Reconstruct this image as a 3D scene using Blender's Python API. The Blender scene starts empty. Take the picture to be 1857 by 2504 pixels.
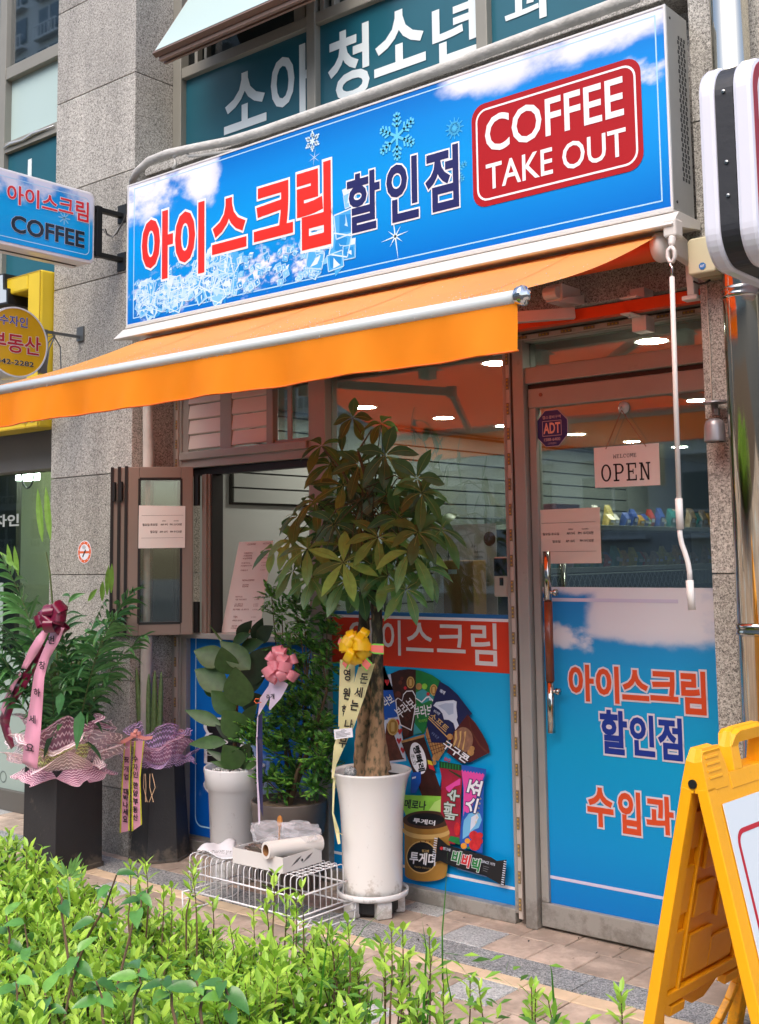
import bpy, bmesh, math, random
from mathutils import Vector, Matrix, noise
RND = random.Random(11)
U = RND.uniform
rad = math.radians

# ------------------------------------------------------------------ camera
F, PX, PY = 2845.45, 950.0, 1060.0            # focal length and optical centre, in pixels of a 1857 x 2504 frame
M = Matrix(((0.77079, 0.63694, -0.01396), (-0.07774, 0.07228, -0.99435), (-0.63233, 0.76752, 0.10523)))
CAM = Vector((0, -4.16311, 1.5))
scene = bpy.context.scene
col = scene.collection
cd = bpy.data.cameras.new('camera'); cam = bpy.data.objects.new('camera', cd); col.objects.link(cam)
rot = Matrix((M[0], -M[1], -M[2])).transposed()
cam.matrix_world = Matrix.Translation(CAM) @ rot.to_4x4()
cd.sensor_fit = 'HORIZONTAL'; cd.sensor_width = 36; cd.lens = F / 1857 * 36
cd.shift_x = -(PX - 928.5) / 1857; cd.shift_y = -(1252 - PY) / 1857
cd.clip_start = .05; cd.clip_end = 500
scene.camera = cam

def at(px, py, ax, c):
    """world point where the sight line through a photo point meets a real plane x/y/z = c"""
    d = M.transposed() @ Vector(((px - PX) / F, (py - PY) / F, 1))
    i = 'xyz'.index(ax)
    return CAM + d * ((c - CAM[i]) / d[i])

# ------------------------------------------------------------------ light
w = bpy.data.worlds.new('World'); scene.world = w; w.use_nodes = True
nt = w.node_tree; sky = nt.nodes.new('ShaderNodeTexSky'); sky.sky_type = 'NISHITA'; sky.sun_disc = False
SUN_EL, SUN_AZ = rad(54), rad(166)
sky.sun_elevation = SUN_EL; sky.sun_rotation = SUN_AZ; sky.air_density = 1.0; sky.dust_density = 4.0; sky.ozone_density = 1.2
bg = nt.nodes['Background']; bg.inputs[1].default_value = .15
nt.links.new(sky.outputs[0], bg.inputs[0])
sl = bpy.data.lights.new('sun', 'SUN'); sl.energy = .5; sl.angle = rad(45); sl.color = (1, .96, .9)
so = bpy.data.objects.new('sun', sl); col.objects.link(so)
sd = Vector((math.sin(SUN_AZ) * math.cos(SUN_EL), math.cos(SUN_AZ) * math.cos(SUN_EL), math.sin(SUN_EL)))
so.rotation_euler = sd.to_track_quat('Z', 'Y').to_euler(); so.location = (0, -8, 12)
scene.view_settings.view_transform = 'Standard'; scene.view_settings.look = 'None'
scene.view_settings.exposure = 1.22; scene.view_settings.gamma = 1
scene.cycles.max_bounces = 10; scene.cycles.transparent_max_bounces = 24
scene.cycles.use_denoising = True

# ------------------------------------------------------------------ materials
def lin(h):
    if not isinstance(h, str): return tuple(h) + (1,)
    v = [int(h[i:i + 2], 16) / 255 for i in (0, 2, 4)]
    return tuple((c / 12.92 if c <= .04045 else ((c + .055) / 1.055) ** 2.4) for c in v) + (1,)
MATS = {}
def mat(name, c='808080', rough=.55, metal=0, spec=.5, bump=None, var=None, coat=0, trans=0, emit=0, tcol=None):
    if name in MATS: return MATS[name]
    m = bpy.data.materials.new(name); MATS[name] = m; m.use_nodes = True
    n = m.node_tree.nodes; l = m.node_tree.links; b = n['Principled BSDF']
    b.inputs['Base Color'].default_value = lin(c); b.inputs['Roughness'].default_value = rough
    b.inputs['Metallic'].default_value = metal; b.inputs['Specular IOR Level'].default_value = spec
    b.inputs['Coat Weight'].default_value = coat; b.inputs['Coat Roughness'].default_value = .08
    if emit:
        b.inputs['Emission Color'].default_value = lin(c); b.inputs['Emission Strength'].default_value = emit
    tc = n.new('ShaderNodeTexCoord')
    if var:
        sc, am = var[0], var[1]
        no = n.new('ShaderNodeTexNoise'); no.inputs['Scale'].default_value = sc; no.inputs['Detail'].default_value = 5
        l.new(tc.outputs['Object'], no.inputs[0])
        hs = n.new('ShaderNodeHueSaturation'); hs.inputs['Color'].default_value = lin(c)
        mr = n.new('ShaderNodeMapRange'); mr.inputs[1].default_value = .3; mr.inputs[2].default_value = .7
        mr.inputs[3].default_value = 1 - am; mr.inputs[4].default_value = 1 + am
        l.new(no.outputs[0], mr.inputs[0]); l.new(mr.outputs[0], hs.inputs['Value']); l.new(hs.outputs[0], b.inputs['Base Color'])
    if bump:
        no = n.new('ShaderNodeTexNoise'); no.inputs['Scale'].default_value = bump[0]; no.inputs['Detail'].default_value = 4
        l.new(tc.outputs['Object'], no.inputs[0])
        bp = n.new('ShaderNodeBump'); bp.inputs['Strength'].default_value = bump[1]; bp.inputs['Distance'].default_value = bump[2] if len(bump) > 2 else .01
        l.new(no.outputs[0], bp.inputs['Height']); l.new(bp.outputs[0], b.inputs['Normal'])
    if trans:
        t = n.new('ShaderNodeBsdfTranslucent'); t.inputs[0].default_value = lin(tcol or c)
        mx = n.new('ShaderNodeMixShader'); mx.inputs[0].default_value = trans
        l.new(b.outputs[0], mx.inputs[1]); l.new(t.outputs[0], mx.inputs[2]); l.new(mx.outputs[0], n['Material Output'].inputs[0])
    return m
def ramp(n, stops, interp='LINEAR'):
    r = n.new('ShaderNodeValToRGB'); r.color_ramp.interpolation = interp
    e = r.color_ramp.elements
    while len(e) < len(stops): e.new(.5)
    for k, (p, c) in enumerate(stops): e[k].position = p; e[k].color = lin(c)
    return r
def granite(name, tones, scale=130, rough=.5, stain=.16):
    m = bpy.data.materials.new(name); MATS[name] = m; m.use_nodes = True
    n = m.node_tree.nodes; l = m.node_tree.links; b = n['Principled BSDF']; b.inputs['Roughness'].default_value = rough
    tc = n.new('ShaderNodeTexCoord'); no = n.new('ShaderNodeTexNoise'); no.inputs['Scale'].default_value = scale; no.inputs['Detail'].default_value = 3
    no.inputs['Distortion'].default_value = 1.2
    l.new(tc.outputs['Object'], no.inputs[0])
    r = ramp(n, [(.36, tones[0]), (.46, tones[1]), (.55, tones[2]), (.66, tones[3])]); l.new(no.outputs[0], r.inputs[0])
    n2 = n.new('ShaderNodeTexNoise'); n2.inputs['Scale'].default_value = 2.2; n2.inputs['Detail'].default_value = 6; mp = n.new('ShaderNodeMapping'); mp.inputs['Scale'].default_value = (3, 3, .5); l.new(tc.outputs['Object'], mp.inputs[0]); l.new(mp.outputs[0], n2.inputs[0])
    mr = n.new('ShaderNodeMapRange'); mr.inputs[1].default_value = .3; mr.inputs[2].default_value = .7; mr.inputs[3].default_value = 1 - stain; mr.inputs[4].default_value = 1 + stain
    hs = n.new('ShaderNodeHueSaturation'); l.new(r.outputs[0], hs.inputs['Color']); l.new(n2.outputs[0], mr.inputs[0]); l.new(mr.outputs[0], hs.inputs['Value'])
    l.new(hs.outputs[0], b.inputs['Base Color'])
    bp = n.new('ShaderNodeBump'); bp.inputs['Strength'].default_value = .25; bp.inputs['Distance'].default_value = .002
    l.new(no.outputs[0], bp.inputs['Height']); l.new(bp.outputs[0], b.inputs['Normal'])
    return m
GRANS = [granite('granite', ('5a5652', '8d8982', 'b0aca4', 'c6c2ba'), 150), granite('granite_light', ('625e5a', '959189', 'b8b4ac', 'cecac2'), 145), granite('granite_dark', ('524e4a', '85817a', 'a8a49b', 'bfbbb2'), 155)]
GRAN = GRANS[0]
GRAN_D = granite('granite_strip', ('4c4e50', '777a7b', '969898', 'b4b5b4'), 120)
def glass(name, tint='ffffff', ior=1.75, op=0.0, opc='808080'):
    m = bpy.data.materials.new(name); MATS[name] = m; m.use_nodes = True
    n = m.node_tree.nodes; l = m.node_tree.links; n.remove(n['Principled BSDF'])
    t = n.new('ShaderNodeBsdfTransparent'); t.inputs[0].default_value = lin(tint)
    g = n.new('ShaderNodeBsdfGlossy'); g.inputs['Roughness'].default_value = .02
    f0 = ((ior - 1) / (ior + 1)) ** 2                       # Schlick reflectance, the same from both sides of the pane
    f = n.new('ShaderNodeLayerWeight'); f.inputs['Blend'].default_value = .5
    pw = n.new('ShaderNodeMath'); pw.operation = 'POWER'; pw.inputs[1].default_value = 5; l.new(f.outputs['Facing'], pw.inputs[0])
    ma = n.new('ShaderNodeMath'); ma.operation = 'MULTIPLY_ADD'; ma.inputs[1].default_value = 1 - f0; ma.inputs[2].default_value = f0; l.new(pw.outputs[0], ma.inputs[0])
    mx = n.new('ShaderNodeMixShader'); l.new(ma.outputs[0], mx.inputs[0]); l.new(t.outputs[0], mx.inputs[1]); l.new(g.outputs[0], mx.inputs[2])
    out = mx.outputs[0]
    if op:
        d = n.new('ShaderNodeBsdfDiffuse'); d.inputs[0].default_value = lin(opc)
        m2 = n.new('ShaderNodeMixShader'); m2.inputs[0].default_value = op; l.new(out, m2.inputs[1]); l.new(d.outputs[0], m2.inputs[2]); out = m2.outputs[0]
    l.new(out, n['Material Output'].inputs[0])
    return m
def dirt(m, c='6a5a48', z0=0, z1=.15, amt=.7, scale=14, thr=.5):
    """splashes and scuffs with a ragged edge, thickest near the given height"""
    n = m.node_tree.nodes; l = m.node_tree.links; b = n['Principled BSDF']; inp = b.inputs['Base Color']
    tc = n.new('ShaderNodeTexCoord'); no = n.new('ShaderNodeTexNoise'); no.inputs['Scale'].default_value = scale; no.inputs['Detail'].default_value = 8; no.inputs['Roughness'].default_value = .7; l.new(tc.outputs['Object'], no.inputs[0])
    sp = n.new('ShaderNodeSeparateXYZ'); l.new(tc.outputs['Object'], sp.inputs[0])
    g = n.new('ShaderNodeMapRange'); g.inputs[1].default_value = z0; g.inputs[2].default_value = z1; g.inputs[3].default_value = .22; g.inputs[4].default_value = -.03; l.new(sp.outputs[2], g.inputs[0])
    a = n.new('ShaderNodeMath'); l.new(no.outputs[0], a.inputs[0]); l.new(g.outputs[0], a.inputs[1])
    t = n.new('ShaderNodeMapRange'); t.inputs[1].default_value = thr + .08; t.inputs[2].default_value = thr + .22; t.inputs[4].default_value = amt; l.new(a.outputs[0], t.inputs[0])
    mx = n.new('ShaderNodeMix'); mx.data_type = 'RGBA'; l.new(t.outputs[0], mx.inputs[0]); mx.inputs[7].default_value = lin(c)
    if inp.is_linked: l.new(inp.links[0].from_socket, mx.inputs[6])
    else: mx.inputs[6].default_value = inp.default_value
    l.new(mx.outputs[2], inp)
    return m
for g_ in GRANS: dirt(g_, '4e4840', 0, .35, .45, 9, .5)
GLASS = glass('shop_glass', 'dce6e2', 2.3)
GLASS_UP = glass('upper_glass', '8f9a98', 1.8)
def print_mat(name, stops, axis=2, lo=0, hi=1, cloud=None, rough=.32, cloudcol='dfe3ef', cs=(1, 1, 1)):
    """printed film: a designed colour gradient with soft printed clouds inside boxes of strength (x0,x1,z0,z1,fade,amount)"""
    m = bpy.data.materials.new(name); MATS[name] = m; m.use_nodes = True
    n = m.node_tree.nodes; l = m.node_tree.links; b = n['Principled BSDF']; b.inputs['Roughness'].default_value = rough; b.inputs['Specular IOR Level'].default_value = .25
    tc = n.new('ShaderNodeTexCoord'); sp = n.new('ShaderNodeSeparateXYZ'); l.new(tc.outputs['Object'], sp.inputs[0])
    mr = n.new('ShaderNodeMapRange'); mr.inputs[1].default_value = lo; mr.inputs[2].default_value = hi; l.new(sp.outputs[axis], mr.inputs[0])
    r = ramp(n, stops); l.new(mr.outputs[0], r.inputs[0]); cur = r.outputs[0]
    mp = n.new('ShaderNodeMapping'); l.new(tc.outputs['Object'], mp.inputs[0]); mp.inputs['Scale'].default_value = cs
    for (x0, x1, z0, z1, fd, am, sc) in (cloud or []):
        no = n.new('ShaderNodeTexNoise'); no.inputs['Scale'].default_value = sc; no.inputs['Detail'].default_value = 8; no.inputs['Roughness'].default_value = .55
        l.new(mp.outputs[0], no.inputs[0])
        def edge(sock, a, f, sgn):
            e = n.new('ShaderNodeMapRange'); e.interpolation_type = 'SMOOTHSTEP'
            e.inputs[1].default_value = a - f; e.inputs[2].default_value = a + f
            e.inputs[3].default_value = 0 if sgn > 0 else 1; e.inputs[4].default_value = 1 if sgn > 0 else 0
            l.new(sock, e.inputs[0]); return e.outputs[0]
        cur_m = None
        for s_ in (edge(sp.outputs[0], x0, fd, 1), edge(sp.outputs[0], x1, fd, -1), edge(sp.outputs[2], z0, fd, 1), edge(sp.outputs[2], z1, fd, -1)):
            if cur_m is None: cur_m = s_
            else:
                q = n.new('ShaderNodeMath'); q.operation = 'MULTIPLY'; l.new(cur_m, q.inputs[0]); l.new(s_, q.inputs[1]); cur_m = q.outputs[0]
        ad = n.new('ShaderNodeMath'); ad.operation = 'MULTIPLY_ADD'; ad.inputs[1].default_value = am; ad.inputs[2].default_value = -am * .62
        l.new(cur_m, ad.inputs[0])
        sm = n.new('ShaderNodeMath'); sm.operation = 'ADD'; l.new(ad.outputs[0], sm.inputs[0]); l.new(no.outputs[0], sm.inputs[1])
        th = n.new('ShaderNodeMapRange'); th.interpolation_type = 'SMOOTHSTEP'; th.inputs[1].default_value = .52; th.inputs[2].default_value = .72; l.new(sm.outputs[0], th.inputs[0])
        mm = n.new('ShaderNodeMath'); mm.operation = 'MULTIPLY'; l.new(th.outputs[0], mm.inputs[0]); l.new(cur_m, mm.inputs[1])
        mx = n.new('ShaderNodeMix'); mx.data_type = 'RGBA'; l.new(mm.outputs[0], mx.inputs[0]); l.new(cur, mx.inputs[6]); mx.inputs[7].default_value = lin(cloudcol); cur = mx.outputs[2]
    l.new(cur, b.inputs['Base Color'])
    return m
def leafmat(name, c, tr=.3, rough=.38, v=.2):
    return mat(name, c, rough=rough, var=(40, v), trans=tr, spec=.45)

ALU = dirt(mat('aluminium_frame', '9b9892', .38, .15, var=(6, .06)), '5a544c', 0, .2, .5, 12, .52)
ALU_D = mat('aluminium_dark', '75695f', .4, .2)
BLACK = mat('black_rubber', '141414', .5)
WHITE = mat('white_print', 'e8e8ee', .4)
RED = mat('red_print', 'd8281c', .35)
NAVY = mat('navy_print', '1d1f5c', .35)
ORANGEP = mat('orange_print', 'd8481e', .4)
BLUEP = mat('royal_print', '17358c', .4)
INK = mat('black_ink', '17171b', .5)

# ------------------------------------------------------------------ mesh helpers
class MB:
    def __init__(s): s.v = []; s.f = []; s.m = []
    def add(s, vs, fs, mi=0):
        b = len(s.v); s.v += [tuple(v) for v in vs]
        for f in fs: s.f.append(tuple(b + i for i in f)); s.m.append(mi)
        return s
    def box(s, x0, x1, y0, y1, z0, z1, mi=0):
        return s.add([(x, y, z) for z in (z0, z1) for y in (y0, y1) for x in (x0, x1)],
                     [(0, 2, 3, 1), (4, 5, 7, 6), (0, 1, 5, 4), (2, 6, 7, 3), (0, 4, 6, 2), (1, 3, 7, 5)], mi)
    def obox(s, c, ax, ay, az, mi=0):
        c, ax, ay, az = map(Vector, (c, ax, ay, az))
        return s.add([c + ax * i + ay * j + az * k for k in (-1, 1) for j in (-1, 1) for i in (-1, 1)],
                     [(0, 2, 3, 1), (4, 5, 7, 6), (0, 1, 5, 4), (2, 6, 7, 3), (0, 4, 6, 2), (1, 3, 7, 5)], mi)
    def poly(s, pts, mi=0): return s.add(pts, [tuple(range(len(pts)))], mi)
    def prism(s, pts, off, mi=0):
        off = Vector(off); n = len(pts); a = [Vector(p) for p in pts]; b = [p + off for p in a]
        return s.add(a + b, [tuple(range(n))[::-1], tuple(range(n, 2 * n))] + [(i, (i + 1) % n, n + (i + 1) % n, n + i) for i in range(n)], mi)
    def tube(s, pts, r, n=8, mi=0, cap=True):
        pts = [Vector(p) for p in pts]; rs = r if isinstance(r, (list, tuple)) else [r] * len(pts)
        ring = []; up = None
        for i, p in enumerate(pts):
            t = (pts[min(i + 1, len(pts) - 1)] - pts[max(i - 1, 0)]).normalized()
            if up is None: up = Vector((0, 0, 1)) if abs(t.z) < .9 else Vector((1, 0, 0))
            a = t.cross(up).normalized(); b = a.cross(t).normalized(); up = b
            ring += [p + (a * math.cos(k * 2 * math.pi / n) + b * math.sin(k * 2 * math.pi / n)) * rs[i] for k in range(n)]
        fs = [(i * n + k, i * n + (k + 1) % n, (i + 1) * n + (k + 1) % n, (i + 1) * n + k) for i in range(len(pts) - 1) for k in range(n)]
        if cap: fs += [tuple(range(n))[::-1], tuple(range((len(pts) - 1) * n, len(pts) * n))]
        return s.add(ring, fs, mi)
    def lathe(s, prof, c, n=40, axis='z', mi=0, fn=None):
        c = Vector(c); vs = []
        for r, h in prof:
            for k in range(n):
                a = k * 2 * math.pi / n; x, y = r * math.cos(a), r * math.sin(a)
                v = Vector((x, y, h)) if axis == 'z' else (Vector((x, h, y)) if axis == 'y' else Vector((h, x, y)))
                if fn: v = fn(v, a, r, h)
                vs.append(c + v)
        fs = [(i * n + k, i * n + (k + 1) % n, (i + 1) * n + (k + 1) % n, (i + 1) * n + k) for i in range(len(prof) - 1) for k in range(n)]
        return s.add(vs, fs, mi)
    def strip(s, pts, wv, mi=0):
        """ribbon along pts, wv one width vector or a list of them"""
        n = len(pts); wv = wv if isinstance(wv, list) else [wv] * n
        vs = []
        for p, wd in zip(pts, wv): vs += [Vector(p) - Vector(wd) / 2, Vector(p) + Vector(wd) / 2]
        return s.add(vs, [(2 * i, 2 * i + 1, 2 * i + 3, 2 * i + 2) for i in range(n - 1)], mi)
    def leaf(s, p, d, nrm, L, W, droop=.2, fold=.15, mi=0, seg=4, wide=.5, wave=0):
        """leaf from p along d, facing nrm; drooping towards -z"""
        p = Vector(p); d = Vector(d).normalized(); nrm = Vector(nrm); sd_ = d.cross(nrm)
        if sd_.length < 1e-4: sd_ = d.cross(Vector((.3, 1, .2)))
        sd_.normalize(); nn = sd_.cross(d).normalized()
        vs = []; q = p.copy(); dd = d.copy()
        for i in range(seg + 1):
            t = i / seg
            if wide == .5: wd = math.sin(math.pi * min(1, t * .96 + .03)) ** .8
            else: wd = (math.sin(math.pi * t ** (math.log(.5) / math.log(wide)))) ** .9 if 0 < t < 1 else .04
            wd = max(wd, .05) * W / 2
            lift = nn * (fold * wd) + nn * (wave * math.sin(t * 9) * wd)
            vs += [q - sd_ * wd + lift, q.copy(), q + sd_ * wd + lift]
            dd = (dd + Vector((0, 0, -droop / seg))).normalized()
            q = q + dd * (L / seg)
            nn = sd_.cross(dd).normalized()
        fs = []
        for i in range(seg):
            a = i * 3; fs += [(a, a + 1, a + 4, a + 3), (a + 1, a + 2, a + 5, a + 4)]
        return s.add(vs, fs, mi)
    SPLIT = {'window_lettering', 'seam', 'rubber_seal', 'fanlight_frame', 'hinge', 'screw', 'snowflake', 'star_glint', 'wall_bracket', 'grip', 'collar', 'white_line', 'foot', 'folding_leg', 'hinge_pin', 'window', 'ribbon_lettering', 'louvre_panel'}
    def pieces(s):
        """far-apart pieces of this mesh, each as a mesh of its own"""
        par = list(range(len(s.v)))
        def find(i):
            while par[i] != i: par[i] = par[par[i]]; i = par[i]
            return i
        for f in s.f:
            for i in f[1:]: par[find(i)] = find(f[0])
        isl = {}
        for k, f in enumerate(s.f): isl.setdefault(find(f[0]), []).append(k)
        bx = []
        for r, fs in isl.items():
            c = [s.v[i] for k in fs for i in s.f[k]]; bx.append(([min(a[j] for a in c) for j in range(3)], [max(a[j] for a in c) for j in range(3)], fs))
        g = list(range(len(bx)))
        def fg(i):
            while g[i] != i: i = g[i]
            return i
        for i in range(len(bx)):
            for j in range(i):
                a, b = bx[i], bx[j]; gap = sum(max(0, a[0][k] - b[1][k], b[0][k] - a[1][k]) ** 2 for k in range(3)) ** .5
                sz = max(max(q[1][k] - q[0][k] for k in range(3)) for q in (a, b))
                if gap <= max(.02, .5 * sz): g[fg(i)] = fg(j)
        out = {}
        for i in range(len(bx)): out.setdefault(fg(i), []).extend(bx[i][2])
        res = []
        for fs in out.values():
            m = MB(); mp = {}
            for k in sorted(fs):
                for i in s.f[k]:
                    if i not in mp: mp[i] = len(m.v); m.v.append(s.v[i])
                m.f.append(tuple(mp[i] for i in s.f[k])); m.m.append(s.m[k])
            res.append(m)
        return res
    def build(s, name, mats, parent=None, smooth=False, bevel=0, solid=0, whole=False):
        if name in MB.SPLIT and not whole:
            ps = s.pieces()
            if name == 'ribbon_lettering': name = 'lettering'
            if len(ps) > 1:
                for p in ps: o = p.build(name, mats, parent, smooth, bevel, solid, True)
                return o
        me = bpy.data.meshes.new(name); me.from_pydata(s.v, [], s.f); me.update()
        if not isinstance(mats, (list, tuple)): mats = [mats]
        for m in mats: me.materials.append(m)
        if len(mats) > 1: me.polygons.foreach_set('material_index', s.m)
        if smooth: me.polygons.foreach_set('use_smooth', [True] * len(s.f))
        o = bpy.data.objects.new(name, me); col.objects.link(o)
        if parent is not None:
            o.parent = parent; o.matrix_parent_inverse = wm(parent).inverted()
        if solid:
            md = o.modifiers.new('solid', 'SOLIDIFY'); md.thickness = solid; md.offset = 0
        if bevel:
            md = o.modifiers.new('bevel', 'BEVEL'); md.width = bevel; md.segments = 2; md.limit_method = 'ANGLE'; md.angle_limit = rad(35)
            md.harden_normals = False
        return o
def wm(o):
    m_ = Matrix.Translation(o.location) if o.type == 'EMPTY' else Matrix.Identity(4)
    return m_
def tag(o, label=None, cat=None, group=None, kind=None):
    if label: o['label'] = label
    if cat: o['category'] = cat
    if group: o['group'] = group
    if kind: o['kind'] = kind
    return o
def thing(name, loc, label, cat, group=None):
    o = bpy.data.objects.new(name, None); o.empty_display_size = .1; o.location = loc; col.objects.link(o)
    return tag(o, label, cat, group)

# text: vector lettering made of real flat faces
TC = {}
def glyphs(s, off=0.0):
    """lettering as faces; off = stroke weight added all round, laid as a very shallow rounded edge"""
    k = (s, off)
    if k in TC: return TC[k]
    cu = bpy.data.curves.new('t', 'FONT'); cu.body = s; cu.size = 1; cu.resolution_u = 3; cu.fill_mode = 'BOTH' if off else 'FRONT'
    cu.bevel_depth = off; cu.bevel_resolution = 1
    ob = bpy.data.objects.new('t', cu)
    me = bpy.data.meshes.new_from_object(ob)
    f = [tuple(p.vertices) for p in me.polygons if min(me.vertices[i].co.z for i in p.vertices) > -1e-5]
    ids = sorted({i for q in f for i in q}); mp = {j: i for i, j in enumerate(ids)}
    v = [(me.vertices[i].co.x, me.vertices[i].co.y, me.vertices[i].co.z * .02) for i in ids]; f = [tuple(mp[i] for i in q) for q in f]
    bpy.data.objects.remove(ob); bpy.data.curves.remove(cu); bpy.data.meshes.remove(me)
    TC[k] = (v, f); return TC[k]
BBX = {}
def bbox(s, off):
    k = (s, off)
    if k not in BBX:
        v, f = glyphs(s, off); xs = [a[0] for a in v]; ys = [a[1] for a in v]; BBX[k] = (min(xs), max(xs), min(ys), max(ys))
    return BBX[k]
def place(mb, s, off, base, O, Uv, Vv, mi=0):
    """base = weight whose inked box is mapped to O, Uv, Vv"""
    v, f = glyphs(s, off); x0, x1, y0, y1 = bbox(s, base); O, Uv, Vv = Vector(O), Vector(Uv), Vector(Vv)
    n = Uv.cross(Vv).normalized() * (Vv.length / (y1 - y0)); a, b = Uv / (x1 - x0), Vv / (y1 - y0)
    mb.add([O + a * (p[0] - x0) + b * (p[1] - y0) + n * p[2] for p in v], f, mi); return mb
def write(mb, s, O, Uv, Vv, off=.0, box_off=None, mi=0):
    return place(mb, s, off, off if box_off is None else box_off, O, Uv, Vv, mi)
def writeY(mb, s, x0, x1, z0, z1, y, **k):      # on a plane facing the street
    return write(mb, s, (x0, y, z0), (x1 - x0, 0, 0), (0, 0, z1 - z0), **k)
def scribble(mb, x0, x1, z0, z1, y, rows, mi=0, seed=0):
    """small print: rows of short ink dashes"""
    r = random.Random(seed); hh = (z1 - z0) / rows
    for i in range(rows):
        x = x0 + r.uniform(0, .02) * (x1 - x0); zc = z1 - (i + .5) * hh
        xe = x0 + (x1 - x0) * r.uniform(.6, 1)
        while x < xe:
            l_ = r.uniform(.02, .07) * (x1 - x0)
            mb.poly([(x, y, zc - hh * .2), (x + l_, y, zc - hh * .2), (x + l_, y, zc + hh * .2), (x, y, zc + hh * .2)], mi)
            x += l_ * 1.3
    return mb
def P(px, py, y=0.0): return at(px, py, 'y', y)
def pathY(pts, y): return [at(a, b, 'y', y) for a, b in pts]
def rrect(x0, x1, z0, z1, r, y, n=6):
    o = []
    for cx, cz, a0 in ((x1 - r, z1 - r, 0), (x0 + r, z1 - r, 90), (x0 + r, z0 + r, 180), (x1 - r, z0 + r, 270)):
        for k in range(n + 1):
            a = rad(a0 + 90 * k / n); o.append((cx + r * math.cos(a), y, cz + r * math.sin(a)))
    return o
def ringpoly(mb, outer, inner, mi=0):
    n = len(outer); mb.add(list(outer) + list(inner), [(i, (i + 1) % n, n + (i + 1) % n, n + i) for i in range(n)], mi)
def frameY(mb, x0, x1, z0, z1, w_, y0, y1, mi=0):
    mb.box(x0, x0 + w_, y0, y1, z0, z1, mi); mb.box(x1 - w_, x1, y0, y1, z0, z1, mi)
    mb.box(x0 + w_, x1 - w_, y0 + .0015, y1, z0, z0 + w_, mi); mb.box(x0 + w_, x1 - w_, y0 + .0015, y1, z1 - w_, z1, mi)
    return mb
# ------------------------------------------------------------------ ground
SOIL = mat('soil', '4a3a2c', .95, bump=(30, .6), var=(12, .3))
MB().poly([(-60, -60, -.03), (60, -60, -.03), (60, 60, -.03), (-60, 60, -.03)]).build('ground', mat('asphalt', '3c3c3c', .9, var=(3, .15), bump=(120, .3)))['kind'] = 'structure'
PAV = []
for k, c in enumerate(('b3a192', 'bba898', 'a99889', '948a80')): PAV.append(dirt(mat('paver_%d' % k, c, .85, var=(14, .16), bump=(160, .45, .002)), '6e6358', -1, 1, .45, 5, .42))
PAVG = granite('paver_granite', ('7d8080', '9a9d9d', 'adafae', 'c2c3c1'), 110)
PAVY = mat('paver_yellow', 'c4ae92', .85, var=(14, .12), bump=(160, .35, .002))
m = MB(); r_ = random.Random(5)
def paver(x0, x1, y0, y1, z, mi, g=.0022):
    e = .003
    m.add([(x0 + g, y0 + g, z - .04), (x1 - g, y0 + g, z - .04), (x1 - g, y1 - g, z - .04), (x0 + g, y1 - g, z - .04),
           (x0 + g, y0 + g, z - e), (x1 - g, y0 + g, z - e), (x1 - g, y1 - g, z - e), (x0 + g, y1 - g, z - e),
           (x0 + g + e, y0 + g + e, z), (x1 - g - e, y0 + g + e, z), (x1 - g - e, y1 - g - e, z), (x0 + g + e, y1 - g - e, z)],
          [(0, 1, 5, 4), (1, 2, 6, 5), (2, 3, 7, 6), (3, 0, 4, 7), (4, 5, 9, 8), (5, 6, 10, 9), (6, 7, 11, 10), (7, 4, 8, 11), (8, 9, 10, 11)], mi)
rows = [(-.155, .10, .205, 0), (-.365, -.155, .205, .16)]
yy = -.54; rows.append((yy - .085, yy, .205, .1)); yy -= .085; k = 0
while yy > -2.5: rows.append((yy - .205, yy, .205, .0 if k % 2 else .1)); yy -= .205; k += 1
for (y0, y1, pw, off) in rows:
    x = -8.2 + off
    while x < 1.6:
        q = r_.random()
        mi = 5 if (abs(y1 + .54) < .01) else (4 if q < .07 or (-2.94 < x + .1 < -2.73 and y0 == -.365) else (3 if q < .2 else int(q * 30) % 3))
        paver(x, x + pw, y0, y1, .0 + r_.uniform(-.0012, .0012), mi); x += pw
m.build('pavement', PAV + [PAVG, PAVY])['kind'] = 'structure'
m = MB(); x = -8.2
while x < 1.6: m.box(x + .002, x + .598, -.538, -.367, -.05, .0015); x += .6
m.build('granite_kerb_strip', GRAN_D, bevel=.003)['kind'] = 'structure'
MB().poly([(-9, -2.6, -.012), (2, -2.6, -.012), (2, .3, -.012), (-9, .3, -.012)]).build('joint_sand', mat('joint_sand', '5d5348', .95))['kind'] = 'structure'
MB().box(-9, 2, -9, -2.52, -.06, .06).build('planting_soil', SOIL)['kind'] = 'structure'

# ------------------------------------------------------------------ the building
BLD = thing('shop_building', (-3.3, .2, 0), 'speckled granite shop building with glazed front behind the orange awning', 'building')
WX0, WX1 = -4.915, -1.80
def panels(mb, x0, x1, yf, yb, zs, corner=True):
    mb.box(x0 + .012, x1 - .012, yf + .012, yb, -.02, zs[-1])
    for k, (a, b) in enumerate(zip(zs[:-1], zs[1:])): mb.box(x0, x1, yf, yb + .002, a + .0025, b - .0025, (k * 2 + int(-x0)) % 3)
ZS = [-.02, .332, .88, 1.425, 1.962, 2.5, 3.043, 3.603, 4.147, 4.7, 5.25]
m = MB(); panels(m, -5.638, WX0, -.32, .15, ZS); m.build('pillar', GRANS, BLD, bevel=.002)
m = MB(); panels(m, -1.722, -1.12, -.32, .15, ZS); m.build('pillar', GRANS, BLD, bevel=.002)
m = MB(); m.box(WX0 + .002, -1.724, -.14, .12, 2.49, 3.555)
m.build('lintel', GRAN, BLD, bevel=.003)
m = MB(); x = WX0 + .05
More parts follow.
